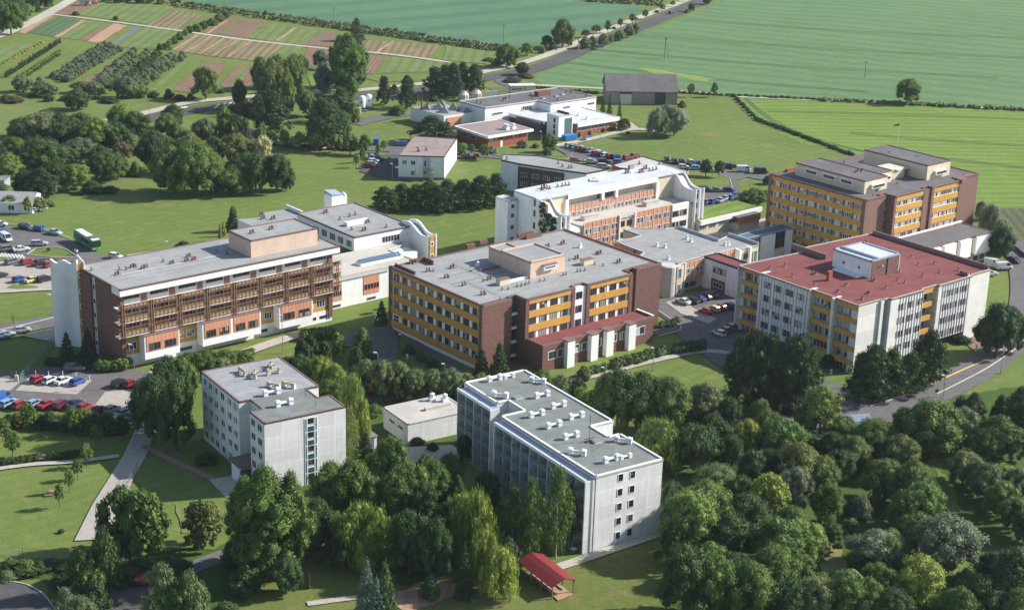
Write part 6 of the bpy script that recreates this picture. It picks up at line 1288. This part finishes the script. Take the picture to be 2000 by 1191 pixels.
hedge('hedge', 'rounded hedge on the lawn in front of the middle block', [(595, 662), (620, 660), (648, 658)], 4, 2, 'l')
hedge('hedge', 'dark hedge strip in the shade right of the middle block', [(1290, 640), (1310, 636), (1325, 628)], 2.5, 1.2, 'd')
hedge('hedge', 'brown-green hedge at the path bend before the balcony block', [(455, 700), (475, 697), (495, 692)], 3, 1.3, 'o')
# ivy on the left fin of the terraced block
ivp = []
for k in range(170):
    y = rng.uniform(-6.4, -.2); zz = rng.uniform(1, 16.2 if y > -2 else 13.2+.3*y+1.5)
    ivp.append((-9.75, y, zz, rng.uniform(.45, .75)))
iv = puffmesh([(a/10, b/10, c/10, d/10) for a, b, c, d in ivp], 260, .022, M_leaf, .6); o = tag(link('ivy', iv, None, C.o, C.az), 'dark ivy climbing the left curved fin of the white terraced block', 'ivy'); o.scale = (6, 10, 10); o.location = C.o+C.a*(-3.9); o.color = (*GC['d'], 1)
o2 = tag(link('ivy', puffmesh([(0, rng.uniform(-.4, .4), rng.uniform(.4, .72), .05) for _ in range(24)], 200, .02, M_leaf, .6), None, Mb.o+Mb.a*(-10.0)+Mb.b*15, Mb.az), 'small dark ivy patch on the slatted wall of the cream wing', 'ivy'); o2.scale = (6, 8, 10); o2.color = (*GC['d'], 1)

bykey = {}
for t in TREES: bykey.setdefault((t[5], t[1], t[2]), []).append(t)
for (zone, kind, c), L_ in bykey.items():
    L_.sort(key=lambda t: (t[3], t[4]))
    for k, t in enumerate(L_):
        nm = KN[kind][1]
        t[0]['label'] = f'{CN[c]} {nm} {zone}' if len(L_) == 1 else f'{CN[c]} {nm} {zone}, {ordw(k)}'
    if len(L_) > 1:
        for t in L_: t[0]['group'] = f'{CN[c]} {nm}s {zone}'
# ---------------- vehicles ----------------
t_ = NT('car_paint', .28, .0, .5); oi_ = t_.n('ShaderNodeObjectInfo'); t_.l(oi_.outputs['Color'], t_.b.inputs['Base Color']); t_.b.inputs['Coat Weight'].default_value = .4; M_paint = t_.m
M_cglass = plain('car_glass', (.02, .025, .03), .08, 0, .7); M_tyre = plain('tyre', (.02, .02, .02), .8); M_rim = plain('rim', (.35, .35, .36), .35, .8)
M_head = plain('headlight_glass', (.6, .62, .65), .15); M_tail = plain('taillight_red', (.35, .02, .02), .25)
def loft(m, secs, mat):
    n = len(secs[0]); k = len(m.v); i = m.mi(mat)
    for s_ in secs: m.v += s_
    for a in range(len(secs)-1):
        for b in range(n): c = (b+1) % n; m.f.append((k+a*n+b, k+a*n+c, k+(a+1)*n+c, k+(a+1)*n+b)); m.m.append(i)
    m.f.append(tuple(k+b for b in range(n))[::-1]); m.m.append(i); m.f.append(tuple(k+(len(secs)-1)*n+b for b in range(n))); m.m.append(i)
def sect(x, z0, z1, hw): zm = z0+(z1-z0)*.55; return [(x, -hw*.92, z0), (x, -hw, zm), (x, -hw*.93, z1), (x, hw*.93, z1), (x, hw, zm), (x, hw*.92, z0)]
WH = MB().tube((0, -.1, 0), (0, .1, 0), .31, M_tyre, n=14).mesh('wheel'); RM = MB().tube((0, -.112, 0), (0, -.1, 0), .19, M_rim, n=10).tube((0, .1, 0), (0, .112, 0), .19, M_rim, n=10).mesh('rim')
HL = MB().box(-.05, .05, -.16, .16, -.07, .07, M_head).mesh('headlight'); TL = MB().box(-.05, .05, -.13, .13, -.12, .12, M_tail).mesh('taillight')
def carproto(kind):
    L_, hwid, H_ = {'hatch': (3.95, .84, 1.46), 'saloon': (4.5, .87, 1.43), 'wagon': (4.6, .88, 1.50), 'van': (4.9, .93, 2.0)}[kind]
    l = L_/2; m = MB(); hood = .86 if kind != 'van' else 1.0; belt = .94 if kind != 'van' else 1.15
    back = .80 if kind == 'hatch' else (.95 if kind == 'saloon' else .9)
    loft(m, [sect(-l, .38, .72, hwid*.86), sect(-l+.1, .26, back, hwid*.97), sect(-l+.7, .2, belt, hwid), sect(l*.42, .2, belt, hwid), sect(l-.25, .24, hood*.86, hwid*.95), sect(l, .38, .58, hwid*.8)], M_paint)
    rb = {'hatch': (-l+.12, -l+.55), 'saloon': (-l+.75, -l+1.35), 'wagon': (-l+.1, -l+.35), 'van': (-l+.05, -l+.12)}[kind]
    fb = {'hatch': (l*.52, l*.10), 'saloon': (l*.45, l*.05), 'wagon': (l*.46, l*.08), 'van': (l*.74, l*.45)}[kind]
    g = MB(); tw = hwid*.76 if kind != 'van' else hwid*.9
    g.prism([(0, 0), (1, 0), (1, 1), (0, 1)], 0, 1, M_cglass); g.v = [(rb[0], -hwid*.91, belt-.02), (fb[0], -hwid*.91, belt-.02), (fb[0], hwid*.91, belt-.02), (rb[0], hwid*.91, belt-.02), (rb[1], -tw, H_-.05), (fb[1], -tw, H_-.05), (fb[1], tw, H_-.05), (rb[1], tw, H_-.05)]
    m.box(rb[1]-.02, fb[1]+.04, -tw-.01, tw+.01, H_-.06, H_, M_paint)
    for sy in (-1, 1):
        for (a, b) in ((rb[0], rb[1]), (fb[0], fb[1]), ((rb[0]+fb[0])/2, (rb[1]+fb[1])/2)):
            m.tube((a, sy*(hwid*.915), belt), (b, sy*(tw+.01), H_-.03), .05, M_paint, n=5)
    if kind == 'van':
        m.box(rb[0]-.02, fb[1]-.75, -hwid*.93, hwid*.93, belt-.05, H_-.02, M_paint)
    r = link('parked_car', None, None, (0, 0, 0)); bo = link('body', m.mesh('body'), r); bo['tint'] = 1
    link('window', g.mesh('window'), r)
    for x in (-l*.62, l*.62):
        for y in (-hwid+.08, hwid-.08): wo = link('wheel', WH, r, (x, y, .31)); link('rim', RM, wo)
    for y in (-.5, .5): link('headlight', HL, r, (l-.07, y*hwid*1.25, .62)); link('taillight', TL, r, (-l+.03, y*hwid*1.3, .72))
    return r
CARS = {}; CL = {}
CC = {'white': (.62, .62, .62), 'silver': (.38, .40, .42), 'grey': (.16, .165, .17), 'dark': (.028, .03, .035), 'red': (.33, .025, .025), 'maroon': (.16, .015, .025), 'blue': (.03, .10, .32), 'navy': (.02, .035, .10), 'lightblue': (.22, .34, .48), 'teal': (.03, .28, .24), 'cyan': (.16, .42, .50), 'yellow': (.62, .55, .18), 'lime': (.48, .55, .28), 'brown': (.22, .12, .08)}
KC = {'h': 'hatch', 's': 'saloon', 'w': 'wagon', 'v': 'van'}
KW = {'h': 'hatchback', 's': 'saloon', 'w': 'estate car', 'v': 'van'}
def cars(zone, head, s, z=.34):
    for e in s.split(';'):
        e = e.split()
        if len(e) < 4: continue
        k, c, x, y = e[:4]; hd = float(e[4]) if len(e) > 4 else head
        P = at(float(x), float(y), z)
        if k not in CARS: CARS[k] = carproto(KC[k]); r = CARS[k]; r.location = P; r.rotation_euler.z = R(hd+random.uniform(-2, 2)); r.children[0].color = (*CC[c], 1)
        else: r = copy_tree(CARS[k], P, R(hd+random.uniform(-2, 2)), colour=CC[c])
        r['category'] = 'van' if k == 'v' else 'car'; r['group'] = 'cars '+zone
        if k == 'v': r.name = 'parked_van'
        CL.setdefault((zone, k, c), []).append((float(x), r))
cars('on the bus turning area', -25, 'h navy 48.7 446;h blue 78 450;s silver 107 457;w silver 77 479 10;h white 226 504 -20;v white 12 469 -50;v navy 5 462 -50;w grey 17 489 30;s white 42 490 30;h white 1 441 0')
cars('in the left brick-paved car park', 50, 'w grey 26 514;h red 54 515;s dark 78 517;h red 98 520;h blue 39 549;s yellow 64 550;w dark 89 548;s dark 0 541')
cars('along the left lane', 25, 's silver 12 657;h silver 44 648;h lightblue 2 660')
cars('in the upper row of the left yard', 60, 'w grey 146 722 5;h red 75 744;h white 99 746;s white 124 747;h blue 152 749;w dark 235 752;h red 257 753;w dark 281 755;s silver 300 738')
cars('in the lower row of the left yard', 62, 'v blue 4 783;w lightblue 18 791;h red 40 794;h lightblue 68 792;s red 92 793;w maroon 121 793;s navy 147 793;h red 166 799;s maroon 193 805;h silver 219 803;s silver 241 810;h silver 259 815')
cars('in the row near the laboratory', 38, 'h white 1113 287;h teal 1121 290;s silver 1127 289;h red 1132 293;h red 1142 295;h blue 1150 297;s silver 1157 297;h red 1165 302;h white 1172 301;w navy 1176 304;h white 1183 306;h red 1193 308;h navy 1203 309;h red 1226 311;h red 1241 307;s silver 1154 318 2;w dark 1180 318 2;h blue 1208 319 5;w silver 1180 328 2;h red 1124 316 0')
cars('in the far row, upper right car park', 95, 'h dark 1302 314;h dark 1317 317;h navy 1331 318;w silver 1348 319;h navy 1362 321;h blue 1419 325;w dark 1430 327;h white 1335 329 5;h cyan 1360 331 0;s silver 1389 336 -3;v white 1453 335 2;v dark 1486 338 0')
cars('in the near rows, upper right car park', 55, 'w dark 1377 372 -8;s grey 1400 374 2;h navy 1423 374 8;h grey 1381 397;h blue 1393 396;s silver 1408 394;s silver 1418 390;h blue 1429 388;h navy 1437 384')
cars('in the courtyard by the panel block', 132, 's white 1334 592;w dark 1351 590;s blue 1364 586;h navy 1378 583;s grey 1389 578;h red 1378 611;h lime 1393 607;h red 1406 604;w navy 1424 601;h white 1404 654;h red 1414 648;h brown 1425 642')
cars('under the ball-crowned trees', 115, 'h dark 527 281 140;s white 545 282 135;h navy 564 285;h white 578 285;h dark 598 288 125;h navy 611 288;s silver 627 290 130;h red 646 289 100;h red 663 290;s grey 678 291;w navy 693 291;v blue 735 280 90')
cars('beside the small white house', 10, 's maroon 720 327;h silver 727 323;h white 730 318;w dark 738 313;s silver 728 310;h navy 731 307;h blue 779 284 0;h blue 792 284 0;s silver 895 306 100;h navy 913 307 100;h red 930 307 100')
cars('behind the panel block', 130, 'v white 1939 519 -40;v white 1960 525 15;s white 1933 537 15;s dark 1980 511 -60')
cars('under the street trees', 0, 'w dark 754 766;w navy 793 768;s silver 846 768;h red 723 766;w dark 884 772 -6;h dark 868 786 5')
cars('on the far road', 47, 'h navy 1312 27'); cars('in the deep shade at the lower left', 10, 'h red 283 1138')
for (zone, k, c), L_ in CL.items():
    L_.sort(key=lambda t: t[0])
    for n_, (x, r) in enumerate(L_):
        cn = {'lightblue': 'light blue', 'navy': 'dark blue', 'dark': 'black', 'lime': 'yellow-green'}.get(c, c)
        r['label'] = f'{cn} {KW[k]} parked {zone}'+('' if len(L_) == 1 else f', {ordw(n_)}')
    if len(L_) == 1 and sum(1 for q in CL if q[0] == zone) == 1: del L_[0][1]['group']
# bus
bp_ = at(171, 479, .34); bus = thing('bus', 'green and white single-deck bus standing by the meadow kerb', 'bus', bp_, R(-52))
M_bg = plain('bus_green', (.04, .30, .09), .3, 0, .5, var=.03); M_bw = plain('bus_white', (.68, .70, .70), .35, var=.03)
link('body', MB().box(-6, 6, -1.27, 1.27, .35, 1.25, M_bg).box(-6, 5.9, -1.26, 1.26, 2.35, 2.95, M_bg, top=M_bg).box(-6, -5.7, -1.265, 1.265, 1.25, 2.35, M_bg).mesh('body'), bus)
link('window_band', MB().box(-5.69, 5.6, -1.24, 1.24, 1.25, 2.35, M_cglass).mesh('window_band'), bus); link('windscreen', MB().box(5.61, 6.03, -1.15, 1.15, 1.0, 2.75, M_cglass).mesh('windscreen'), bus)
link('roof_panel', MB().box(-5.5, -2.6, -.95, .95, 2.96, 3.2, M_bw).mesh('roof_panel'), bus); link('roof_panel', MB().box(-2.4, 1.6, -1.0, 1.0, 2.96, 3.12, M_bw).mesh('roof_panel'), bus); link('roof_panel', MB().box(1.8, 4.4, -.95, .95, 2.96, 3.08, M_dgrey).mesh('roof_panel'), bus); link('roof_panel', MB().box(4.5, 5.85, -1.1, 1.1, 2.96, 3.05, M_bw).mesh('roof_panel'), bus)
for x in (-5.2, -2.2, .8, 3.8): link('door', MB().box(x, x+1.15, -1.29, -1.275, .45, 2.5, M_dgrey).mesh('door'), bus) if x in (-2.2, 3.8) else None
for x in (-3.6, 3.3):
    for y in (-1.12, 1.12): wo = link('wheel', WH, bus, (x, y, .48), 0, (1.5, 1.4, 1.5)); link('rim', RM, wo)
for y in (-.85, .85): link('headlight', HL, bus, (6.0, y, .7), 0, (.8, 1.2, 1.2)); link('mirror', MB().box(6.1, 6.2, y*1.55-.08, y*1.55+.08, 1.9, 2.4, M_dark).mesh('mirror'), bus)
# ---------------- street furniture ----------------
def lamp(label, x, yb, yt, arm=1, two=False, col_=None, az=180):
    P = at(x, yb); h = hgt(P, yt); r = thing('street_lamp', label, 'lamp', P, R(az), 'street lamps')
    link('pole', MB().tube((0, 0, 0), (0, 0, h), .1, M_metal, .06).tube((0, 0, 0), (0, 0, 1), .14, M_metal).mesh('pole'), r)
    for s_ in ((1, -1) if two else (1,)):
        link('arm', MB().tube((0, 0, h-.1), (s_*arm, 0, h+.15), .05, M_metal).mesh('arm'), r)
        link('lamp_head', MB().box(s_*arm-.35, s_*arm+.35, -.17, .17, h+.08, h+.28, M_whitem).mesh('lamp_head'), r)
for a in (('tall twin-headed lamp on the grass island by the bus turning area', 84, 488, 408, 1.6, True), ('street lamp at the left lane beside the white stair tower', 103, 617, 577, .6), ('street lamp in front of the near corner of the balcony block', 264, 758, 674, .7),
          ('street lamp on the path in front of the balcony block bays', 552, 690, 617, .5), ('street lamp among the street trees left of the middle block', 738, 772, 690, .6), ('street lamp on the dark lawn at the middle forecourt', 785, 688, 654, .5),
          ('street lamp among the street trees at the brick annex corner', 869, 748, 712, .5), ('street lamp on the path right of the brick annex', 1275, 724, 681, .4), ('street lamp on the path at the hedge gap by the brick annex', 1179, 748, 719, .4),
          ('street lamp on the kerb of the right perimeter road, nearer the shelter', 1842, 777, 734, .6), ('street lamp on the kerb of the right perimeter road, farther right', 1954, 730, 684, .6), ('street lamp at the side road behind the blue-roofed shelter', 1638, 795, 760, 1.2, False, None, 200),
          ('street lamp beside the car park of the small white house', 766, 351, 321, .3), ('street lamp behind the white wings before the pine row', 755, 418, 395, .5), ('street lamp on the road bend above the big grove', 292, 232, 192, 1.0),
          ('street lamp at the near side of the dark car park below', 286, 1188, 1168, .3), ('street lamp between the roadside pines', 592, 234, 219, .4), ('street lamp on the grass strip in the upper right car park', 1465, 364, 336, .3), ('street lamp beside the teal and red cars near the laboratory', 1171, 296, 258, .3), ('street lamp by the glazed laboratory tower', 1057, 275, 258, .3), ('street lamp behind the long balcony block near the footpath', 329, 497, 473, .4)):
    lamp(a[0], *a[1:4], *(a[4:5] or (1,)), **({'two': True} if len(a) > 5 and a[5] else {}))
def pole(label, x, yb, yt, double=False, gr='power poles in the fields'):
    P = at(x, yb); h = hgt(P, yt); r = thing('power_pole', label, 'pole', P, 0, gr)
    link('mast', MB().tube((0, 0, 0), (0, 0, h), .22, M_wood, .16).mesh('mast'), r)
    if double: link('mast', MB().tube((2.0, 0, 0), (.3, 0, h), .2, M_wood, .16).mesh('mast'), r)
    link('crossarm', MB().box(-1.1, 1.1, -.1, .1, h-.7, h-.5, M_wood).mesh('crossarm'), r)
pole('wooden pole at the edge of the teal field left of centre', 652, 52, 14); pole('wooden pole at the edge of the teal field beside the bushy tree', 983, 89, 48); pole('wooden pole beside the main road by the roadside bushes', 1129, 105, 71)
pole('two-legged wooden pole in the large cereal field behind the barn', 1298, 114, 73, True); pole('thin pole alone in the large cereal field on the right', 1689, 152, 119); pole('short pole at the far left of the teal field hedge', 329, 10, -6)
def sign(label, x, yb, yt, colour, ring):
    P = at(x, yb); h = hgt(P, yt); r = thing('road_sign', label, 'sign', P, R(-80), 'road signs')
    link('post', MB().tube((0, 0, 0), (0, 0, h), .05, M_metal).mesh('post'), r)
    link('disc', MB().tube((.06, 0, h-.35), (.1, 0, h-.35), .42, colour, n=20).tube((.1, 0, h-.35), (.12, 0, h-.35), .3, ring, n=20).mesh('disc'), r)
    link('plate', MB().box(.05, .09, -.3, .3, h-1.2, h-.9, M_frame).mesh('plate'), r)
M_red = plain('sign_red', (.45, .02, .02), .4); M_blue = plain('sign_blue', (.03, .10, .38), .4)
sign('round red-edged sign with a white plate beside the panel block pines', 1621, 747, 720, M_red, M_frame); sign('round blue sign on the dark lawn before the middle block', 795, 708, 690, M_blue, M_frame); sign('small round sign at the roadside before the lower right wood', 1523, 808, 790, M_frame, M_lgrey); sign('round sign post on the road by the right perimeter kerb', 1828, 776, 760, M_dark, M_dgrey)
ib = thing('notice_board', 'white notice board on two posts beside the blue spruce of the forecourt', 'board', at(736, 632), R(-60)); link('panel', MB().box(-.9, .9, -.05, .05, 1.0, 2.2, M_frame).mesh('panel'), ib)
for x in (-.8, .8): link('post', MB().tube((x, .1, 0), (x, .1, 2.2), .05, M_metal).mesh('post'), ib)
# fences
def fence(name, label, pts, h, mat, step=2.5, solid=False):
    P = [at(*p) for p in pts]; r = thing(name, label, 'fence', P[0])
    for a, b in zip(P[:-1], P[1:]):
        n = max(1, int((b-a).length/step)); m = MB(); d = (b-a)
        for k in range(n+1):
            p = a+d*k/n-P[0]; link('post', MB().tube((p.x, p.y, 0), (p.x, p.y, h), .05, M_metal).mesh('post'), r)
        for z in [h*q for q in (.12, .35, .6, .98)]: m.tube(tuple(a-P[0]+Vector((0, 0, z))), tuple(b-P[0]+Vector((0, 0, z))), .025 if not solid else .04, mat, n=4)
        nn = int(d.length/.5)
        for k in range(nn): p = a+d*k/nn-P[0]; m.tube((p.x, p.y, .1), (p.x, p.y, h*.98), .012 if not solid else .03, mat, n=3, caps=False)
        link('mesh_panel', m.mesh('mesh_panel'), r)
M_gp = plain('green_fence_paint', (.12, .26, .18), .5)
fence('fence', 'pale green fence running down to the left yard entrance', [(40, 748), (70, 708), (106, 668)], 1.9, M_gp, 3, True)
fence('fence', 'wire fence along the bottom of the lower left meadow', [(-20, 1082), (45, 1087), (90, 1090), (135, 1092)], 1.7, M_metal, 6)
fence('fence', 'wire fence beside the concrete drive', [(271, 908), (262, 930), (248, 955)], 1.7, M_metal, 2.5)
fence('fence', 'low wire fence on the bank behind the laboratory', [(1030, 164), (1160, 171)], 1.3, M_wood, 5)
rw = thing('retaining_wall', 'dark low wall at the foot of the tallest block wood', 'wall', at(1960, 468)); a = at(1960, 468); b = at(2002, 505); d = b-a
link('wall', MB().wall([(0, 0), (d.x, d.y)], 0, 1.2, .3, M_dgrey).mesh('wall'), rw)
# tanks and silos
for k, (x, yb, yt) in enumerate(((707, 216, 187), (720, 213, 184))):
    P = at(x, yb); h = hgt(P, yt); t = thing('gas_tank', ('left', 'right')[k]+' one of the two upright white gas tanks by the service road', 'tank', P, 0, 'upright gas tanks')
    link('vessel', smooth(MB().lathe([(1.15, 1.2), (1.3, 1.6), (1.3, h-.8), (1.05, h-.25), (.3, h)], M_whitem, 20).mesh('vessel')), t); link('leg', MB().tube((.8, .6, 0), (.8, .6, 1.4), .09, M_dark).mesh('leg'), t); link('leg', MB().tube((-.8, .6, 0), (-.8, .6, 1.4), .09, M_dark).mesh('leg'), t); link('leg', MB().tube((0, -.9, 0), (0, -.9, 1.4), .09, M_dark).mesh('leg'), t)
    link('base', MB().box(-2, 2, -2, 2, 0, .4, M_dgrey).mesh('base'), t); link('emblem', MB().box(-.35, .35, -1.36, -1.3, h-2.6, h-2.0, M_blue).mesh('emblem'), t)
tb_ = thing('meter_cabinet', 'small white cabinet left of the upright gas tanks', 'cabinet', at(701, 221)); link('body', MB().box(-.7, .7, -.5, .5, 0, 1.9, M_frame).mesh('body'), tb_); link('lid', MB().box(-.8, .8, -.6, .6, 1.9, 2, M_lgrey).mesh('lid'), tb_)
for k, (x, yb, yt) in enumerate(((905, 197, 177), (930, 194, 174))):
    P = at(x, yb); h = hgt(P, yt); t = thing('silo', ('left', 'right')[k]+' one of the two domed white tanks behind the laboratory roof', 'tank', P, 0, 'domed tanks behind the laboratory')
    link('shell', MB().lathe([(2.0, 0), (2.1, h*.62), (1.2, h*.88), (.9, h*.9)], M_cop, 10).mesh('shell'), t); link('cap', MB().lathe([(.95, h*.9), (.95, h*.97), (.2, h)], M_metal, 10).mesh('cap'), t)
    for q in range(10): a = q*.628; link('rib', MB().tube((2.12*math.cos(a), 2.12*math.sin(a), 0), (2.2*math.cos(a), 2.2*math.sin(a), h*.62), .07, M_metal, n=4).mesh('rib'), t)
dp = thing('dumpster', 'bright blue rubbish skip at the foot of the glazed laboratory tower', 'skip', at(1112, 273), R(38))
M_bl = plain('skip_blue', (.04, .20, .50), .5); m = MB(); m.prism([(-2.6, -1.1), (2.6, -1.1), (2.6, 1.1), (-2.6, 1.1)], .15, 1.7, M_bl); link('body', m.mesh('body'), dp)
for x in (-2.2, -1.1, 0, 1.1, 2.2): link('rib', MB().box(x-.06, x+.06, -1.2, -1.11, .2, 1.7, M_bl).mesh('rib'), dp)
link('lid', MB().box(-2.65, 2.65, -1.15, 1.15, 1.71, 1.85, M_bl).mesh('lid'), dp)
sh = thing('bin_shelter', 'small grey bin shelter on the path below the laboratory', 'shelter', at(1147, 274), R(38)); link('wall', MB().box(-1.3, 1.3, -.9, .9, 0, 1.4, M_lgrey).mesh('wall'), sh); link('roof', MB().box(-1.5, 1.5, -1.1, 1.1, 1.4, 1.5, M_dgrey).mesh('roof'), sh)
gp_ = thing('gate_post', 'pale concrete gate box at the left yard entrance', 'gate post', at(33, 746)); link('body', MB().box(-.35, .35, -.3, .3, 0, 1.6, M_cop).mesh('body'), gp_); link('pole', MB().tube((0, 0, 1.6), (0, 0, 2.6), .05, M_metal).mesh('pole'), gp_)
for k, (x, y) in enumerate(((95, 736), (123, 736), (149, 739), (175, 744), (70, 735))):
    b = thing('bollard', 'thin white post behind the parked cars of the left yard, '+ordw([1, 2, 3, 4, 0][k]), 'bollard', at(x, y), 0, 'posts behind the parked cars'); link('post', MB().tube((0, 0, 0), (0, 0, 1.3), .07, M_frame).mesh('post'), b); link('cap', MB().lathe([(.1, 1.3), (.02, 1.4)], M_frame, 8).mesh('cap'), b)
bn = thing('park_bench', 'wooden bench against the hedge gap on the curving footpath', 'bench', at(86, 899), R(8))
link('seat', MB().box(-.9, .9, -.25, .25, .42, .5, M_wood).mesh('seat'), bn); link('backrest', MB().box(-.9, .9, .22, .28, .5, .95, M_wood).mesh('backrest'), bn)
for x in (-.7, .7): link('leg', MB().box(x-.05, x+.05, -.2, .25, 0, .42, M_dgrey).mesh('leg'), bn)
gt = thing('garden_table', 'white garden chair set at the foot of the foreground panel block', 'table', at(1120, 1078), .4); link('top', MB().lathe([(.6, .7), (.6, .74)], M_whitem, 12).mesh('top'), gt); link('leg', MB().tube((0, 0, 0), (0, 0, .7), .05, M_whitem).mesh('leg'), gt)
ws = thing('windsock', 'small red and white windsock above the tallest block', 'windsock', H.o+H.a*42+H.b*22+Vector((0, 0, 23.6))); link('mast', MB().tube((0, 0, 0), (0, 0, 7), .06, M_whitem).mesh('mast'), ws); link('sock', MB().tube((0, 0, 6.8), (-1.6, 0, 6.4), .35, M_red, .15, 10).mesh('sock'), ws)
# people
M_skin = plain('skin', (.45, .27, .19), .6); M_hair = plain('hair', (.05, .03, .02), .8)
def person(label, x, y, cloth, leg, rz):
    P = at(x, y, .2); o = bpy.data.meshes.new('person'); V = [(0, 0, .95), (0, 0, 1.2), (0, 0, 1.42), (0, 0, 1.52), (0, 0, 1.68), (.1, .02, .9), (.12, .12, .5), (.12, .02, .08), (.12, .17, .05), (-.1, 0, .9), (-.12, -.1, .5), (-.12, -.28, .08), (-.12, -.14, .04), (.2, 0, 1.4), (.27, .06, 1.12), (.26, .2, .9), (-.2, 0, 1.4), (-.27, -.05, 1.12), (-.27, .02, .88)]
    Eg = [(0, 1), (1, 2), (2, 3), (3, 4), (0, 5), (5, 6), (6, 7), (7, 8), (0, 9), (9, 10), (10, 11), (11, 12), (2, 13), (13, 14), (14, 15), (2, 16), (16, 17), (17, 18)]
    RR = [.16, .14, .16, .055, .11, .1, .07, .045, .04, .1, .07, .045, .04, .07, .05, .035, .07, .05, .035]
    o.from_pydata(V, Eg, []); o.materials.append(cloth); ob = link('person', o, None, P, rz); md = ob.modifiers.new('skin', 'SKIN')
    for v, r in zip(o.skin_vertices[0].data, RR): v.radius = (r, r)
    o.skin_vertices[0].data[0].use_root = True
    sb = ob.modifiers.new('sub', 'SUBSURF'); sb.levels = 1; sb.render_levels = 1
    tag(ob, label, 'person'); link('face', smooth(MB().lathe([(.03, 1.54), (.095, 1.62), (.115, 1.7), (.09, 1.79), (.02, 1.82)], M_skin, 10, (0, .015, 0)).mesh('face')), ob); link('hair', smooth(MB().lathe([(.11, 1.68), (.125, 1.74), (.1, 1.83), (.02, 1.86)], M_hair, 10, (0, -.02, 0)).mesh('hair')), ob)
    link('trousers', MB().tube((.1, .02, .92), (.12, .12, .5), .125, leg, .09).tube((.12, .12, .5), (.12, .03, .12), .09, leg, .065).tube((-.1, 0, .92), (-.12, -.1, .5), .125, leg, .09).tube((-.12, -.1, .5), (-.12, -.27, .12), .09, leg, .065).mesh('trousers'), ob)
person('person in dark clothes walking on the left footpath beside the lawn', 26, 631, M_dark, M_dark, 1.3); person('person in white standing near the front of the bus', 151, 499, M_frame, M_dark, .5); person('second person beside the one in white near the bus', 147, 497, M_lgrey, M_dgrey, 2)
person('person in white clothes standing under the tree right of the panel block', 1906, 686, M_frame, M_frame, .2)

# ---------------- haze ----------------
hz = MB().box(-2600, 2600, -30, 5200, -1, 140, M_white).mesh('haze'); hm = bpy.data.materials.new('haze_air'); hm.use_nodes = True
hn = hm.node_tree; hn.nodes.remove(hn.nodes['Principled BSDF']); pv = hn.nodes.new('ShaderNodeVolumePrincipled'); pv.inputs['Color'].default_value = (.80, .89, 1.0, 1); pv.inputs['Density'].default_value = 0.00005; pv.inputs['Anisotropy'].default_value = .2
hn.links.new(pv.outputs[0], hn.nodes['Material Output'].inputs['Volume']); hz.materials.clear(); hz.materials.append(hm)
tag(link('haze', hz), 'thin bluish haze filling the air over the whole site', 'haze', kind='stuff')
